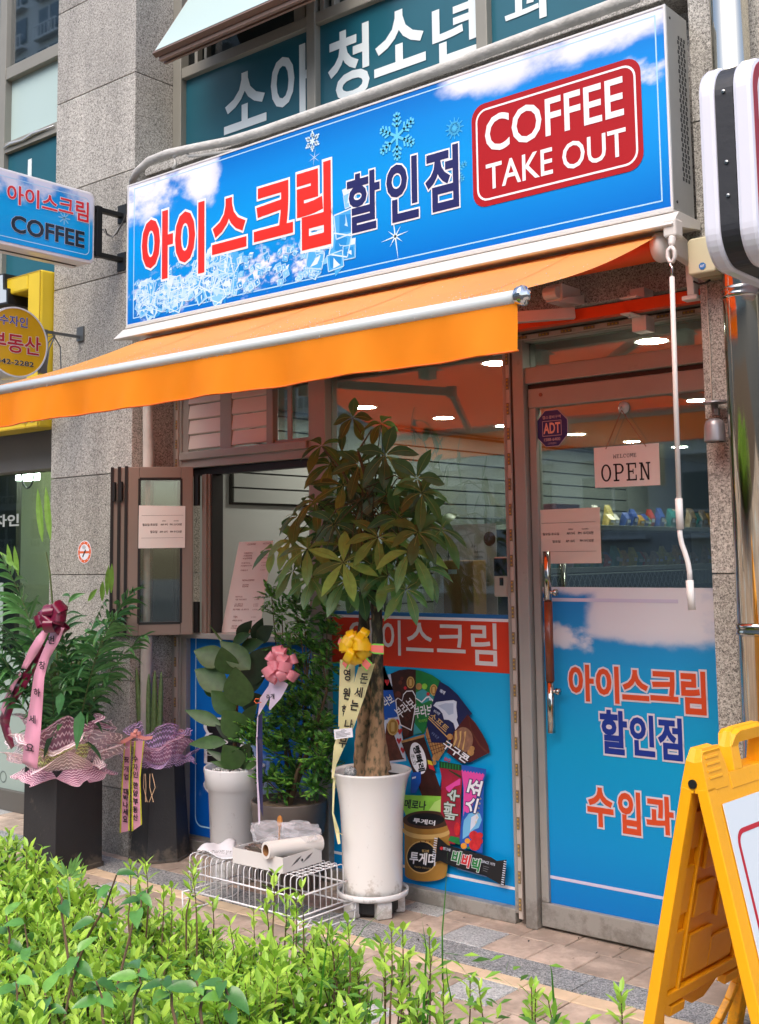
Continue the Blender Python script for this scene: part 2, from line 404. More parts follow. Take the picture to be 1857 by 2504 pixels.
for L in (1.55, 1.6): m.prism([(x, -.29, 3.555), (x, -.29, 3.60), (x, -.0, 3.66), (x, -.0, 3.555)], (L - .004, 0, 0)); x += L
m.build('window_ledge', GRAN, BLD, bevel=.004)
m = MB(); m.box(WX0 + .002, -1.724, -.10, .1, 2.43, 2.488); m.build('soffit_trim', mat('soffit_grey', '6f6860', .6), BLD)
# upper windows
GREY_UP = mat('upper_frame', '8b8980', .45, .1, var=(5, .05))
uw = MB(); y0, y1 = -.06, .02
XM1 = P(780, 180).x; XM2 = P(1197, 120).x
zt = 4.20; 
uw.box(WX0, WX0 + .07, y0, y1, 3.66, 5.2); uw.box(XM1 - .03, XM1 + .03, y0, y1, 3.66, 5.2); uw.box(XM2 - .03, XM2 + .03, y0, y1, 3.66, 5.2)
uw.box(WX0 + .07, -1.73, y0 + .004, y1, zt - .03, zt + .03); uw.box(WX0 + .07, -1.73, y0 + .004, y1, 3.66, 3.68)
uw.box(WX0 + .16, WX0 + .185, y0 + .02, y1 + .03, zt + .03, 5.2); uw.box(WX0 + .24, WX0 + .26, y0 + .02, y1 + .03, zt + .03, 5.2)
uw.box(XM1 - .13, XM1 - .05, y0 + .015, y1, zt + .03, 5.2); uw.box(XM1 + .05, XM1 + .08, y0 + .015, y1, zt + .03, 5.2); uw.box(XM1 + .13, XM1 + .15, y0 + .015, y1, zt + .03, 5.2)
ufr = uw.build('upper_window', GREY_UP, BLD, bevel=.004)
TEAL = mat('teal_film', '1f5c6c', .3, var=(3, .08))
MB().box(WX0 + .07, -1.73, -.02, -.01, 3.68, zt - .03).build('teal_film', TEAL, ufr)
MB().box(WX0 + .07, -1.73, -.005, 0, zt + .03, 5.2).build('pane', GLASS_UP, ufr)
m = MB(); zb, ztt = 3.795, 4.145
def px2(p): return P(420 + p[0] / 1.877, p[1] / 1.877, -.024)
for s, (xa, xb, za, zb_) in (('소', ((240, 620), (435, 540), (320, 335), (240, 620))), ('아', ((455, 380), (648, 360), (600, 200), (600, 530))),
                            ('청', ((718, 360), (908, 320), (890, 98), (830, 452))), ('소', ((930, 350), (1167, 270), (1040, 45), (940, 355))),
                            ('년', ((1195, 100), (1410, 210), (1370, -35), (1240, 290))), ('과', ((1530, 110), (1760, 60), (1700, -130), (1560, 130)))):
    writeY(m, s, px2(xa).x, px2(xb).x, px2(zb_).z, px2(za).z, -.0235, off=.022)
m.build('window_lettering', mat('frost_white', 'dbe6e8', .5), BLD)
# the tilted top-hung pane
a = at(372, 131, 'y', -.42); b = at(700, 2, 'y', -.42); tp = at(447, 0, 'y', -.17)
tl = Vector((a.x, tp.y, tp.z)); dirv = (tl - a).normalized()
E1 = a; E2 = Vector((b.x + .12, a.y, a.z)); E3 = E2 + dirv * 1.1; E4 = E1 + dirv * 1.1
nrm = (E2 - E1).cross(E4 - E1).normalized()
if nrm.y > 0: nrm = -nrm
m = MB(); m.prism([E1, E2, E3, E4], -nrm * .03)
tf = m.build('open_top_window', mat('sash_brown', '6b554a', .5), BLD)
ins = lambda p, c: p + (c - p).normalized() * .022
cc = (E1 + E2 + E3 + E4) / 4
MB().prism([ins(p, cc) + nrm * .003 for p in (E1, E2, E3, E4)], -nrm * .002).build('pane', mat('frosted_pane', 'b4cac7', .3, coat=.3), tf)
m = MB(); m.box(E1.x + .02, E2.x, E1.y + .03, E1.y + .05, E1.z - .035, E1.z - .012); m.box(E1.x + .02, E2.x, E1.y + .06, E1.y + .075, E1.z - .04, E1.z - .01)
m.build('sash_rail', mat('sash_rail', '8a7266', .4, .3), tf)
# upper dark room
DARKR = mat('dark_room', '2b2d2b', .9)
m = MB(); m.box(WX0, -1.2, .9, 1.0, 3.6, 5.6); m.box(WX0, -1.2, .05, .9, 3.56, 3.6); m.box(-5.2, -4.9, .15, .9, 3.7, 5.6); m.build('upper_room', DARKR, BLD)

# shop interior
WALLM = mat('interior_paint', '999f9e', .8, var=(2, .05))
m = MB(); m.box(-5.0, -4.93, .14, 7.2, 0, 2.38); m.box(-1.0, -.95, .14, 7.2, 0, 2.38); m.box(-5.0, -.95, 7.2, 7.25, 0, 2.38); m.build('interior_wall', WALLM, BLD)
MB().box(-5.0, -.95,   .12, 7.2, -.02, .004).build('interior_floor', mat('floor_tile', '6f6a64', .35), BLD)
cl = MB().box(-5.0, -.95, .13, 7.2, 2.382, 2.48).build('ceiling', mat('ceiling_paint', 'aaa9a6', .8), BLD)
LAMP = mat('lamp_disc', 'fff6e6', .4, emit=85)
LRIM = mat('lamp_rim', 'c9c9c9', .4)
for (lx, ly) in ((893, 996), (1085, 1022), (1235, 1041), (1215, 888), (1595, 834), (1410, 1062), (1546, 1080), (1663, 1093), (1708, 979)):
    p = at(lx, ly, 'z', 2.378)
    o = MB().lathe([(.001, 0), (.062, 0), (.062, .004)], (p.x, p.y, 2.376), 28).build('downlight', LAMP, cl)
    o2 = MB().lathe([(.063, .002), (.075, 0), (.078, .006)], (p.x, p.y, 2.376), 28, mi=0).build('downlight_rim', LRIM, cl)
# slatted wall panels on the left wall inside
SLAT = mat('slat_panel', '838987', .6)
GAP = mat('dark_groove', '3a3b3a', .8)
pa = at(563, 1150, 'x', -4.92); pb = at(566, 1233, 'x', -4.92)
m = MB(); m.box(-4.93, -4.915, pa.y, pa.y + 1.0, pb.z, pb.z + .62, 1)
for i in range(7): m.box(-4.915, -4.90, pa.y + .012, pa.y + 1.0, pb.z + .012 + i * .088, pb.z + .012 + i * .088 + .078, 0)
m.build('vent_louvre', [SLAT, GAP], BLD)
m = MB(); m.box(-4.93, -4.918, 1.75, 5.1, 1.0, 2.36, 1)
for i in range(14): m.box(-4.918, -4.905, 1.76, 5.1, 1.0 + i * .0965, 1.0 + i * .0965 + .086, 0)
m.build('slat_wall', [SLAT, GAP], BLD)

# shopfront frame: jambs, transom bar, sill, base
sf = MB()
SY0, SY1 = -.045, .05
sf.box(WX0 + .002, -4.845, SY0, SY1, .0, 2.43)                      # left jamb
sf.box(-3.90, -3.79, SY0, SY1, 1.11, 2.43); sf.box(-3.895, -3.84, SY0 + .004, SY1, .06, 1.11)
sf.box(-3.84, -3.79, SY0 + .006, SY1, .06, 1.11)
sf.box(-2.757, -2.74, SY0, SY1, .045, 2.43); sf.box(-2.70, -2.645, SY0 - .01, SY1, .0, 2.43)
sf.box(-4.845, -3.90, SY0, SY1, 1.985, 2.075); sf.box(-4.845, -3.90, SY0 - .018, SY0 + .002, 2.03, 2.07)  # transom over the serving window
sf.box(-4.845, -3.90, SY0 - .03, SY1, 1.09, 1.118)                   # serving sill
sf.box(-4.845, -2.757, SY0 + .002, SY1, 0.0, .06)
sf.box(-4.845, -2.757, SY0 + .001, SY1, 2.395, 2.43)
sf.box(-2.645, -1.725, SY0 + .002, SY1, 2.215, 2.285)           # bar over the door
sf.box(-2.645, -1.725, SY0 + .003, SY1, 2.395, 2.43)
sf.box(-4.845, -4.81, SY0 + .01, SY1, .06, 1.09)
sfo = sf.build('shopfront_frame', ALU, BLD, bevel=.004)
g = MB(); g.box(-3.79, -2.757, .0, .008, .06, 2.395); g.box(-2.645, -1.725, .0, .008, 2.285, 2.395); g.build('pane', GLASS, sfo)
MB().box(-2.742, -2.699, SY0 + .03, SY1, .0, 2.43).build('dark_channel', ALU_D, sfo)
m = MB(); m.box(-2.64, -1.72, SY0 + .02, SY0 + .03, 2.196, 2.214); m.box(-4.845, -3.9, -.02, .03, 1.945, 1.984); m.build('rubber_seal', BLACK, sfo)
# fanlight above the serving window: slatted white panes
PNK = mat('louvre_white', 'd6cbc4', .5)
m = MB(); x0, x1, x2, x3 = -4.80, P(551, 1050).x, P(578, 1050).x, P(665, 1050).x
for a, b in ((x0, x1), (x2, x3)):
    for i in range(4): m.prism([(a, -.02, 2.085 + i * .082), (a, -.034, 2.09 + i * .082), (a, -.022, 2.163 + i * .082), (a, -.012, 2.163 + i * .082)], (b - a, 0, 0))
m.build('louvre_panel', PNK, sfo)
m = MB(); m.box(x1, x2, SY0 + .008, .0, 2.075, 2.395); m.box(x3, x3 + .045, SY0 + .006, 0, 2.075, 2.395); m.box(-4.845, x0, SY0 + .012, 0, 2.075, 2.395)
m.box(-3.915, -3.90, SY0 + .02, 0, 2.075, 2.395); m.box(x3 + .045, -3.915, SY0 + .02, .0, 2.075, 2.09); m.box(x3 + .12, x3 + .15, SY0 + .035, .0, 2.09, 2.395)
m.build('fanlight_frame', ALU, sfo, bevel=.002)
MB().box(x3 + .045, -3.915, .004, .01, 2.09, 2.395).build('pane', GLASS, sfo)
# panel under the serving window
MB().box(-4.81, -3.895, .0, .03, .06, 1.09).build('panel', mat('panel_back', '7c7c78', .6), sfo)

# the glass door
DR = MB()
DX0, DX1 = -2.64, -1.72
DR.box(DX0, DX1, -.03, .02, 2.112, 2.195); DR.box(DX0, DX1, -.03, .02, .012, .105); DR.box(DX0, DX0 + .035, -.028, .018, .105, 2.112)
dr = DR.build('glass_door', ALU, BLD, bevel=.004)
MB().box(DX0 + .035, DX1, -.008, .002, .105, 2.112).build('pane', GLASS, dr)
STEEL = mat('polished_steel', 'b9b7b0', .12, 1)
hx = -2.548; hy = -.062
m = MB(); m.tube([(hx, hy, .785), (hx, hy, .992)], .0155, 16); m.tube([(hx, hy, 1.306), (hx, hy, 1.512)], .0155, 16)
for z in (.95, 1.345): m.tube([(hx, hy, z), (hx + .028, hy + .0, z)], .007, 10); m.lathe([(.001, -.008), (.014, -.006), (.014, .008), (.001, .01)], (hx + .035, hy, z), 16, 'x')
for z in (.95, 1.345): m.tube([(hx, hy, z), (hx, -.01, z)], .008, 10)
m.tube([(hx, .07, .8), (hx, .07, 1.5)], .014, 12)
m.build('handle', STEEL, dr, smooth=True)
MB().tube([(hx, hy, .99), (hx, hy, 1.308)], .0175, 16).build('wooden_grip', mat('brown_wood', '7a3a1e', .35, var=(20, .2), coat=.3), dr, smooth=True)
m = MB(); pq = P(1357, 915)
m.lathe([(.001, -.002), (.008, -.002), (.008, .001)], (-2.575, -.031, 2.165), 16, 'y'); m.build('lock_button', mat('lock_metal', '7d5a50', .4, .5), dr)

# LED strips: clear channel with small chips
CH = mat('led_channel', 'b6aaa0', .35); CHIP = mat('led_chip', 'b8963a', .4); CHB = mat('led_board', '7c6a55', .5)
def led(axis, c, a, b, name='led_strip'):
    m = MB(); L = b - a; n = int(L / .105)
    if axis == 'z':
        m.box(c - .009, c + .009, SY0 - .012, SY0 - .002, a, b, 0)
        for i in range(n):
            z = a + (i + .3) * L / n
            m.box(c - .006, c + .006, SY0 - .0155, SY0 - .011, z, z + .05, 1)
            for q in range(3): m.box(c - .003, c + .003, SY0 - .018, SY0 - .015, z + .006 + q * .016, z + .012 + q * .016, 2)
    else:
        m.box(a, b, SY0 - .012, SY0 - .002, c - .009, c + .009, 0)
        for i in range(n):
            x = a + (i + .3) * L / n
            m.box(x, x + .05, SY0 - .0155, SY0 - .011, c - .006, c + .006, 1)
            for q in range(3): m.box(x + .006 + q * .016, x + .012 + q * .016, SY0 - .018, SY0 - .015, c - .003, c + .003, 2)
    return m
tag(led('z', -2.722, .03, 2.38).build('led_strip', [CH, CHB, CHIP]), 'vertical unlit LED strip on the post between window film and door', 'LED strip', 'unlit LED strips on the shopfront')
tag(led('z', -4.868, .06, 2.38).build('led_strip', [CH, CHB, CHIP]), 'vertical unlit LED strip on the left jamb beside the grey pillar', 'LED strip', 'unlit LED strips on the shopfront')
tag(led('x', 2.412, -2.7, -1.73).build('led_strip', [CH, CHB, CHIP]), 'horizontal unlit LED strip above the door glass', 'LED strip', 'unlit LED strips on the shopfront')

# ------------------------------------------------------------------ folded bifold sash of the serving window
FS = thing('folding_window_sash', (-4.88, -.2, 1.1), 'open folding window sashes in brown grey frames stacked in front of the granite pillar', 'window sash')
SASH = mat('sash_metal', '86766c', .4, .15)
# near panel swings out from its hinge at the jamb towards the street
A = Vector((-4.70, -.085, 0)); B = at(313, 1130, 'y', -.34); B.z = 0
def sash(A, B, z0, z1, th, fw, name='sash'):
    d = (B - A); L = d.length; d.normalize(); n = Vector((d.y, -d.x, 0)); m = MB()
    def bx(u0, u1, za, zb, t):
        c = A + d * (u0 + u1) / 2; m.obox((c.x, c.y, (za + zb) / 2), d * (u1 - u0) / 2, n * t / 2, (0, 0, (zb - za) / 2))
    bx(0, fw, z0, z1, th); bx(L - fw, L, z0, z1, th); bx(fw, L - fw, z0, z0 + fw, th * .96); bx(fw, L - fw, z1 - fw, z1, th * .96)
    o = m.build(name, SASH, FS, bevel=.003)
    g = MB(); c = A + d * L / 2; g.obox((c.x, c.y, (z0 + z1) / 2), d * (L / 2 - fw), n * .004, (0, 0, (z1 - z0) / 2 - fw)); g.build('pane', GLASS, o)
    k = MB()
    for u in (fw - .001, L - fw + .001): 
        c = A + d * u; k.obox((c.x, c.y, (z0 + z1) / 2), d * .006, n * (th / 2 + .001), (0, 0, (z1 - z0) / 2 - fw))
    for z in (z0 + fw, z1 - fw): 
        c = A + d * L / 2; k.obox((c.x, c.y, z), d * (L / 2 - fw), n * (th / 2 + .001), (0, 0, .006))
    k.build('gasket', BLACK, o)
    e = MB(); c = B + d * .006; e.obox((c.x, c.y, (z0 + z1) / 2), d * .008, n * (th / 2 + .004), (0, 0, (z1 - z0) / 2 + .004)); e.build('edge_seal', BLACK, o)
    return d, n
d_, n_ = sash(A, B, 1.112, 1.985, .05, .062)
for k in (1, 2):
    off = n_ * (-.062 * k) if (n_.y > 0) == False else n_ * (-.062 * k)
    sash(A + Vector((-.058 * k, .02 * k, 0)), B + Vector((-.058 * k, -.002 * k, 0)), 1.112, 1.985, .045, .055)
m = MB()
for z in (1.2, 1.86): 
    for k in range(2): m.tube([(B.x - .03 - .058 * k, B.y - .018, z - .05), (B.x - .03 - .058 * k, B.y - .018, z + .05)], .009, 10)
    m.box(-4.69, -4.655, -.09, -.075, z - .08, z + .08)
m.build('hinge', BLACK, FS)
m = MB(); m.box(-4.66, -4.60, -.06, .03, 1.118, 1.944, 0); m.box(-4.625, -4.61, -.075, -.058, 1.118, 1.944, 0); m.box(-4.60, -4.592, -.05, .03, 1.118, 1.944, 1); m.build('fixed_stile', [SASH, BLACK], FS, bevel=.003)
# notice taped on that sash
NP = mat('notice_paper', 'e4dfda', .7)
def notice_on(A, B, u0, u1, z0, z1, d, n, o_):
    O = A + (B - A).normalized() * u0 + n * o_; O.z = z0
    return O, (B - A).normalized() * (u1 - u0), Vector((0, 0, z1 - z0))
nn = n_ if n_.x * 1 + n_.y * -1 > 0 else -n_      # side that faces the camera
L = (B - A).length
pts = [at(x, y, 'x', 0) for x, y in ()]
def on_sash(px, py):
    d = M.transposed() @ Vector(((px - PX) / F, (py - PY) / F, 1)); q = A + nn * .030; nz = Vector((nn.x, nn.y, 0))
    t = (q - CAM).dot(nz) / d.dot(nz); return CAM + d * t
s_ = 3.304
c0, c1, c2, c3 = [on_sash(a / s_, 900 + b / s_) for a, b in ((1118, 1457), (1495, 1452), (1498, 1115), (1123, 1110))]
nt_ = thing('opening_hours_notice', c0, 'pinkish opening hours notice taped on the open folding sash', 'notice')
MB().prism([c0, c1, c2, c3], -nn * .001).build('sheet', NP, nt_)
Uv = c1 - c0; Vv = c3 - c0; e_ = nn * .001
m = MB()
for (s, u, v, wd, ht) in (('월요일-토요일', .08, .52, .32, .06), ('AM 9시', .47, .52, .15, .06), ('PM 10시30분', .67, .52, .26, .06), ('일요일', .25, .35, .15, .06), ('AM 10시', .45, .35, .17, .06), ('PM 9시30분', .68, .35, .25, .06), ('OPEN', .5, .62, .08, .025), ('CLOSED', .75, .62, .11, .025)):
    write(m, s, c0 + Uv * u + Vv * v + e_, Uv * wd, Vv * ht, off=.012)
for v in (.76, .235): 
    o = c0 + Uv * .06 + Vv * v + e_; m.poly([o, o + Uv * .9, o + Uv * .9 + Vv * .005, o + Vv * .005])
m.build('print', INK, nt_)
# ------------------------------------------------------------------ big fascia sign
SX0, SX1, SZ0, SZ1, SY = -4.737, -1.724, 2.685, 3.425, -.50
SG = thing('fascia_sign', ((SX0 + SX1) / 2, -.42, SZ0), 'long blue ice cream and coffee fascia sign with clouds and ice cubes above the awning', 'shop sign')
m = MB(); m.box(SX0, SX1, SY + .004, -.33, SZ0, SZ1)
sbox = m.build('sign_box', mat('sign_steel', '9b9d9c', .45, .35, var=(8, .06)), SG, bevel=.003)
m = MB(); r_ = random.Random(2)
for i in range(30):
    for j in range(3): m.box(SX1 - .001, SX1 + .0015, -.415 + j * .022 + (i % 2) * .006, -.405 + j * .022 + (i % 2) * .006, SZ0 + .12 + i * .018, SZ0 + .12 + i * .018 + .013)
m.build('vent_slots', mat('slot_dark', '333536', .8), SG)
m = MB()
for z in (SZ0 + .03, SZ1 - .04):
    m.lathe([(.001, .002), (.005, .002), (.005, 0)], (SX1, -.47, z), 10, 'x')
m.build('screw', INK, SG)
face = print_mat('sign_face', [(0, '0468c4'), (.3, '0688d8'), (.55, '0692e0'), (.8, '0783d8'), (1, '0468c0')], 2, SZ0, SZ1,
                 [(-2.75, -1.6, 3.27, 3.6, .12, .56, 2.6), (-4.9, -4.0, 3.16, 3.6, .14, .5, 4.0), (-1.98, -1.6, 3.12, 3.3, .09, .5, 5), (-4.72, -3.35, 2.7, 2.93, .1, .3, 15)], .28, 'e2e4f2', (1, 1, 1.5))
MB().box(SX0 + .004, SX1 - .004, SY, SY + .006, SZ0 + .004, SZ1 - .004).build('sign_face', face, SG)
m = MB(); frameY(m, SX0, SX1, SZ0, SZ1, .008, SY - .004, SY + .004); m.build('edge_trim', mat('white_trim', 'd9d9d9', .35, .1), SG)
m = MB(); ix0, ix1, iz0, iz1 = -4.685, -1.763, 2.718, 3.398; frameY(m, ix0, ix1, iz0, iz1, .005, SY - .0012, SY - .0004)
m.build('border_line', mat('pale_line', 'a9d2ee', .4), SG)
# drip rail underneath
m = MB(); m.prism([(SX0 - .03, -.50, 2.672), (SX0 - .03, -.56, 2.615), (SX0 - .03, -.553, 2.609), (SX0 - .03, -.33, 2.64), (SX0 - .03, -.33, 2.672)], (SX1 - SX0 + .05, 0, 0))
m.box(SX0 - .005, SX1 + .0, -.505, -.33, 2.673, 2.684)
m.build('drip_rail', mat('rail_white', 'd8d5d0', .35, .2), SG, bevel=.002)
# lettering
def two(s, x0, x1, z0, z1, y, c1, c2, o1, o2, parent, n1='lettering', n2='outline'):
    place(MB(), s, o2, o1, (x0, y, z0), (x1 - x0, 0, 0), (0, 0, z1 - z0)).build(n2, c2, parent)
    m = MB(); writeY(m, s, x0, x1, z0, z1, y - .0012, off=o1); m.build(n1, c1, parent)
two('아', -4.617, -4.375, 2.884, 3.231, SY - .002, RED, WHITE, .042, .075, SG)
two('이', -4.36, -4.143, 2.867, 3.22, SY - .002, RED, WHITE, .042, .075, SG)
two('스', P(520, 560, SY).x, P(604, 530, SY).x, P(520, 624, SY).z, P(566, 482, SY).z, SY - .002, RED, WHITE, .042, .075, SG)
two('크', P(622, 540, SY).x, P(718, 530, SY).x, P(630, 591, SY).z, P(690, 444, SY).z, SY - .002, RED, WHITE, .042, .075, SG)
two('림', P(727, 450, SY).x, P(811, 500, SY).x, P(770, 606, SY).z, P(805, 392, SY).z, SY - .002, RED, WHITE, .042, .075, SG)
for s, xa, xb, za, zb in (('할', (850, 480), (930, 460), (885, 566), (915, 413)), ('인', (946, 440), (1024, 420), (985, 540), (1010, 381)), ('점', (1041, 420), (1123, 420), (1080, 515), (1120, 350))):
    two(s, P(*xa, SY).x, P(*xb, SY).x, P(*za, SY).z, P(*zb, SY).z, SY - .002, NAVY, WHITE, .028, .055, SG)
# red badge
bx0, bx1, bz0, bz1 = -2.566, -1.828, 2.853, 3.269
DRED = mat('badge_red', 'a51c22', .4, spec=.2)
m = MB(); m.poly(rrect(bx0, bx1, bz0, bz1, .06, SY - .002)[::-1], 0)
ringpoly(m, rrect(bx0 + .02, bx1 - .02, bz0 + .022, bz1 - .022, .05, SY - .0028), rrect(bx0 + .028, bx1 - .028, bz0 + .03, bz1 - .03, .043, SY - .0028), 1)
m.build('badge', [DRED, WHITE], SG)
m = MB(); writeY(m, 'COFFEE', -2.502, -1.898, 3.063, 3.212, SY - .0035, off=.014); writeY(m, 'TAKE OUT', -2.502, -1.894, 2.915, 3.02, SY - .0035, off=.01)
m.build('lettering', WHITE, SG)
# snowflakes, star
PALE = mat('pale_cyan', '5cc2ea', .4); FROST = mat('frost_print', 'cfe9f8', .4)
def flake(mb, c, r, wd, arms=6, br=3, mi=0, rot=0.0):
    for k in range(arms):
        a = rot + k * 2 * math.pi / arms; d = Vector((math.cos(a), 0, math.sin(a))); n = Vector((-math.sin(a), 0, math.cos(a)))
        def seg(p, q, w_):
            t = (q - p).normalized(); s_ = Vector((-t.z, 0, t.x)) * w_ / 2; mb.poly([p - s_, q - s_, q + s_, p + s_], mi)
        C_ = Vector((c[0], c[1] - .0001 * k, c[2])); seg(C_, C_ + d * r, wd)
        for j in range(br):
            b0 = C_ + d * r * (.4 + .2 * j)
            for s_ in (-1, 1): seg(b0, b0 + (d * .8 + n * s_) * r * (.24 - .04 * j), wd * .8)
m = MB(); flake(m, (-2.947, SY - .002, 3.245), .105, .012, 6, 3, 0, rad(90)); m.build('snowflake', PALE, SG)
m = MB(); flake(m, (-3.43, SY - .002, 3.342), .048, .008, 6, 2, 0, rad(90)); m.build('snowflake', FROST, SG)
m = MB(); flake(m, (-2.65, SY - .0015, 3.205), .045, .004, 12, 1, 0, 0); flake(m, (-2.66, SY - .0015, 3.03), .07, .006, 6, 3, 0, .3); m.build('snowflake', mat('faint_cyan', '46b2e4', .4), SG)
m = MB()
for k, (a, L) in enumerate(((90, .09), (270, .11), (0, .075), (180, .08), (45, .05), (135, .05), (225, .05), (315, .05))):
    d = Vector((math.cos(rad(a + 8)), 0, math.sin(rad(a + 8)))); n = Vector((-d.z, 0, d.x)) * .004; c = Vector((-2.964, SY - .002, 2.82)); m.poly([c - n, c + d * L, c + n])
for k in range(6):
    a = k * 60 + 20; d = Vector((math.cos(rad(a)), 0, math.sin(rad(a)))); n = Vector((-d.z, 0, d.x)) * .0015; c = Vector((-3.42, SY - .0015, 3.265)); m.poly([c - n, c + d * .04, c + n])
m.build('star_glint', FROST, SG)
# printed ice cubes: overlapping translucent-looking cube drawings
ICE = [mat('ice_%d' % i, c, .3) for i, c in enumerate(('b4d6f2', '7dbdec', '48a4e2', '2088d2', 'cfe2f5', '1478c8'))]
def cube(mb, cx, cz, s, y, r):
    a = r.uniform(-.5, .5); u = Vector((math.cos(a), 0, math.sin(a))) * s; v = Vector((-math.sin(a), 0, math.cos(a))) * s * r.uniform(.75, 1); q = (u * .35 + v * .45) * r.choice((1, -1)) + u * r.uniform(-.5, .2)
    c = Vector((cx, y, cz)); F_ = [c - u / 2 - v / 2, c + u / 2 - v / 2, c + u / 2 + v / 2, c - u / 2 + v / 2]; B_ = [p + q for p in F_]; B_ = [Vector((p.x, y + .0002, p.z)) for p in B_]
    tones = [r.choice((1, 2, 0)), r.choice((2, 3)), r.choice((0, 4, 1))]
    e = Vector((0, -.0001, 0))
    mb.poly([F_[3], F_[2], B_[2], B_[3]], tones[2]); mb.poly([F_[1], B_[1], B_[2], F_[2]], tones[1]); mb.poly([p + e for p in F_], tones[0])
    k = [c + (p - c) * .68 + Vector((r.uniform(-.1, .1), 0, r.uniform(-.1, .1))) * s + e * 2 for p in F_]; mb.poly(k, r.choice((1, 2, 3)))
    k = [c + (p - c) * r.uniform(.2, .4) + Vector((r.uniform(-.2, .2), 0, r.uniform(-.2, .2))) * s + e * 3 for p in F_]; mb.poly(k, r.choice((0, 4)))
    for i in range(4):
        p0, p1 = F_[i], F_[(i + 1) % 4]; t = (p1 - p0).normalized(); nn_ = Vector((-t.z, 0, t.x)) * s * .028; mb.poly([p0 - nn_ + e * 4, p1 - nn_ + e * 4, p1 + nn_ + e * 4, p0 + nn_ + e * 4], r.choice((4, 0)))
r_ = random.Random(9); m = MB(); lst = []
for i in range(150):                                   # small far crushed ice
    x = r_.uniform(-4.66, -3.35); top = 2.98 + .06 * math.sin(x * 7) if x < -3.6 else 2.95
    lst.append((x, r_.uniform(2.73, top - .02), r_.uniform(.018, .04), 0))
for i in range(62):                                    # nearer cubes, piled lower left
    x = r_.uniform(-4.66, -3.98); lst.append((x, r_.uniform(2.735, 2.86 if x < -4.2 else 2.95), r_.uniform(.05, .085), 1))
for x, z, s in ((-3.24, 2.93, .12), (-3.36, 2.88, .10), (-3.27, 2.84, .11), (-3.42, 2.80, .10), (-3.30, 2.775, .09), (-3.22, 2.80, .07), (-4.03, 2.93, .10), (-4.0, 2.86, .10), (-3.99, 2.79, .10), (-4.05, 2.75, .09), (-4.12, 2.82, .1), (-3.21, 3.03, .07)): lst.append((x, z, s, 2))
for i, (x, z, s, t) in enumerate(lst): cube(m, x, z, s, SY - .0011 - .0000 * t - i * .000002, r_)
m.build('ice_cube_print', ICE, SG)

# taped conduit above the sign
CON = mat('conduit_tape', 'b9b7b2', .7, var=(15, .15), bump=(60, .5))
cb = tag(None or MB().tube([at(x, y, 'y', yy) for x, y, yy in ((322, 445, -.36), (335, 420, -.38), (365, 393, -.4), (410, 375, -.4), (470, 362, -.42), (560, 345, -.42), (640, 322, -.42), (760, 280, -.42), (900, 232, -.42), (1060, 175, -.42), (1240, 108, -.42), (1430, 38, -.42), (1560, -10, -.42))], [.016, .021, .022, .022, .021, .022, .024, .024, .024, .024, .024, .024, .024], 12).build('taped_conduit', CON, smooth=True), 'grey taped cable conduit running along the top of the blue sign', 'conduit')
m = MB()
m.tube([at(x, y, 'y', -.41) for x, y in ((425, 384), (440, 373), (455, 372), (462, 381), (490, 380), (540, 372), (600, 362), (680, 338))], .008, 8, 0)
m.tube([at(x, y, 'y', -.405) for x, y in ((428, 388), (430, 400), (424, 412))], [.006, .008, .012], 6, 0)
tag(m.build('loose_cable', CON, smooth=True), 'loose grey cable sagging below the taped conduit at the sign top left', 'cable')
tag(MB().tube([at(x, y, 'y', yy) for x, y, yy in ((318, 448, -.44), (312, 465, -.45), (310, 520, -.34), (300, 545, -.34), (286, 570, -.345), (275, 578, -.35), (262, 572, -.36), (258, 560, -.4))], .004, 6).build('sign_cable', mat('cable_grey', '4a4a4a', .5), smooth=True), 'thin dark cable hanging beside the left edge of the blue sign', 'cable')

# ------------------------------------------------------------------ awning
AW = thing('awning', (-3.2, -.45, 2.5), 'orange retractable fabric awning with hanging valance over the shopfront', 'awning')
AX0, AX1 = -4.60, -1.786
FAB = mat('awning_fabric', 'ffbb66', .5, var=(2.2, .08), bump=(700, .25, .001), trans=.46, tcol='ff4a10', spec=.5)
ry, rz, rr = -.47, 2.565, .045
by, bz = -1.40, 2.235
m = MB(); nx, ny = 60, 14; vs = []
for j in range(ny + 1):
    t = j / ny
    for i in range(nx + 1):
        s = i / nx; x = AX0 + (AX1 - AX0) * s
        y = (ry - .01) + (by - ry + .01) * t; z = (rz + rr) + (bz + .02 - rz - rr) * t
        z += -.022 * math.sin(math.pi * t) * (1 + .25 * math.sin(s * 9)) + .0018 * math.sin(s * 42) * t
        vs.append((x, y, z))
m.add(vs, [(j * (nx + 1) + i, j * (nx + 1) + i + 1, (j + 1) * (nx + 1) + i + 1, (j + 1) * (nx + 1) + i) for j in range(ny) for i in range(nx)])
m.build('canopy', FAB, AW, smooth=True)
m = MB()
def canz(s, t): return (rz + rr) + (bz + .02 - rz - rr) * t - .022 * math.sin(math.pi * t) * (1 + .25 * math.sin(s * 9)) + .0018 * math.sin(s * 42) * t
for s0 in (.19, .42, .65, .88):
    pts = []
    for j in range(15): t = j / 14; pts.append((AX0 + (AX1 - AX0) * s0, (ry - .01) + (by - ry + .01) * t, canz(s0, t) + .0014))
    m.strip(pts, Vector((.018, 0, 0)))
m.build('seam', FAB, AW)
r9 = random.Random(4); m = MB()
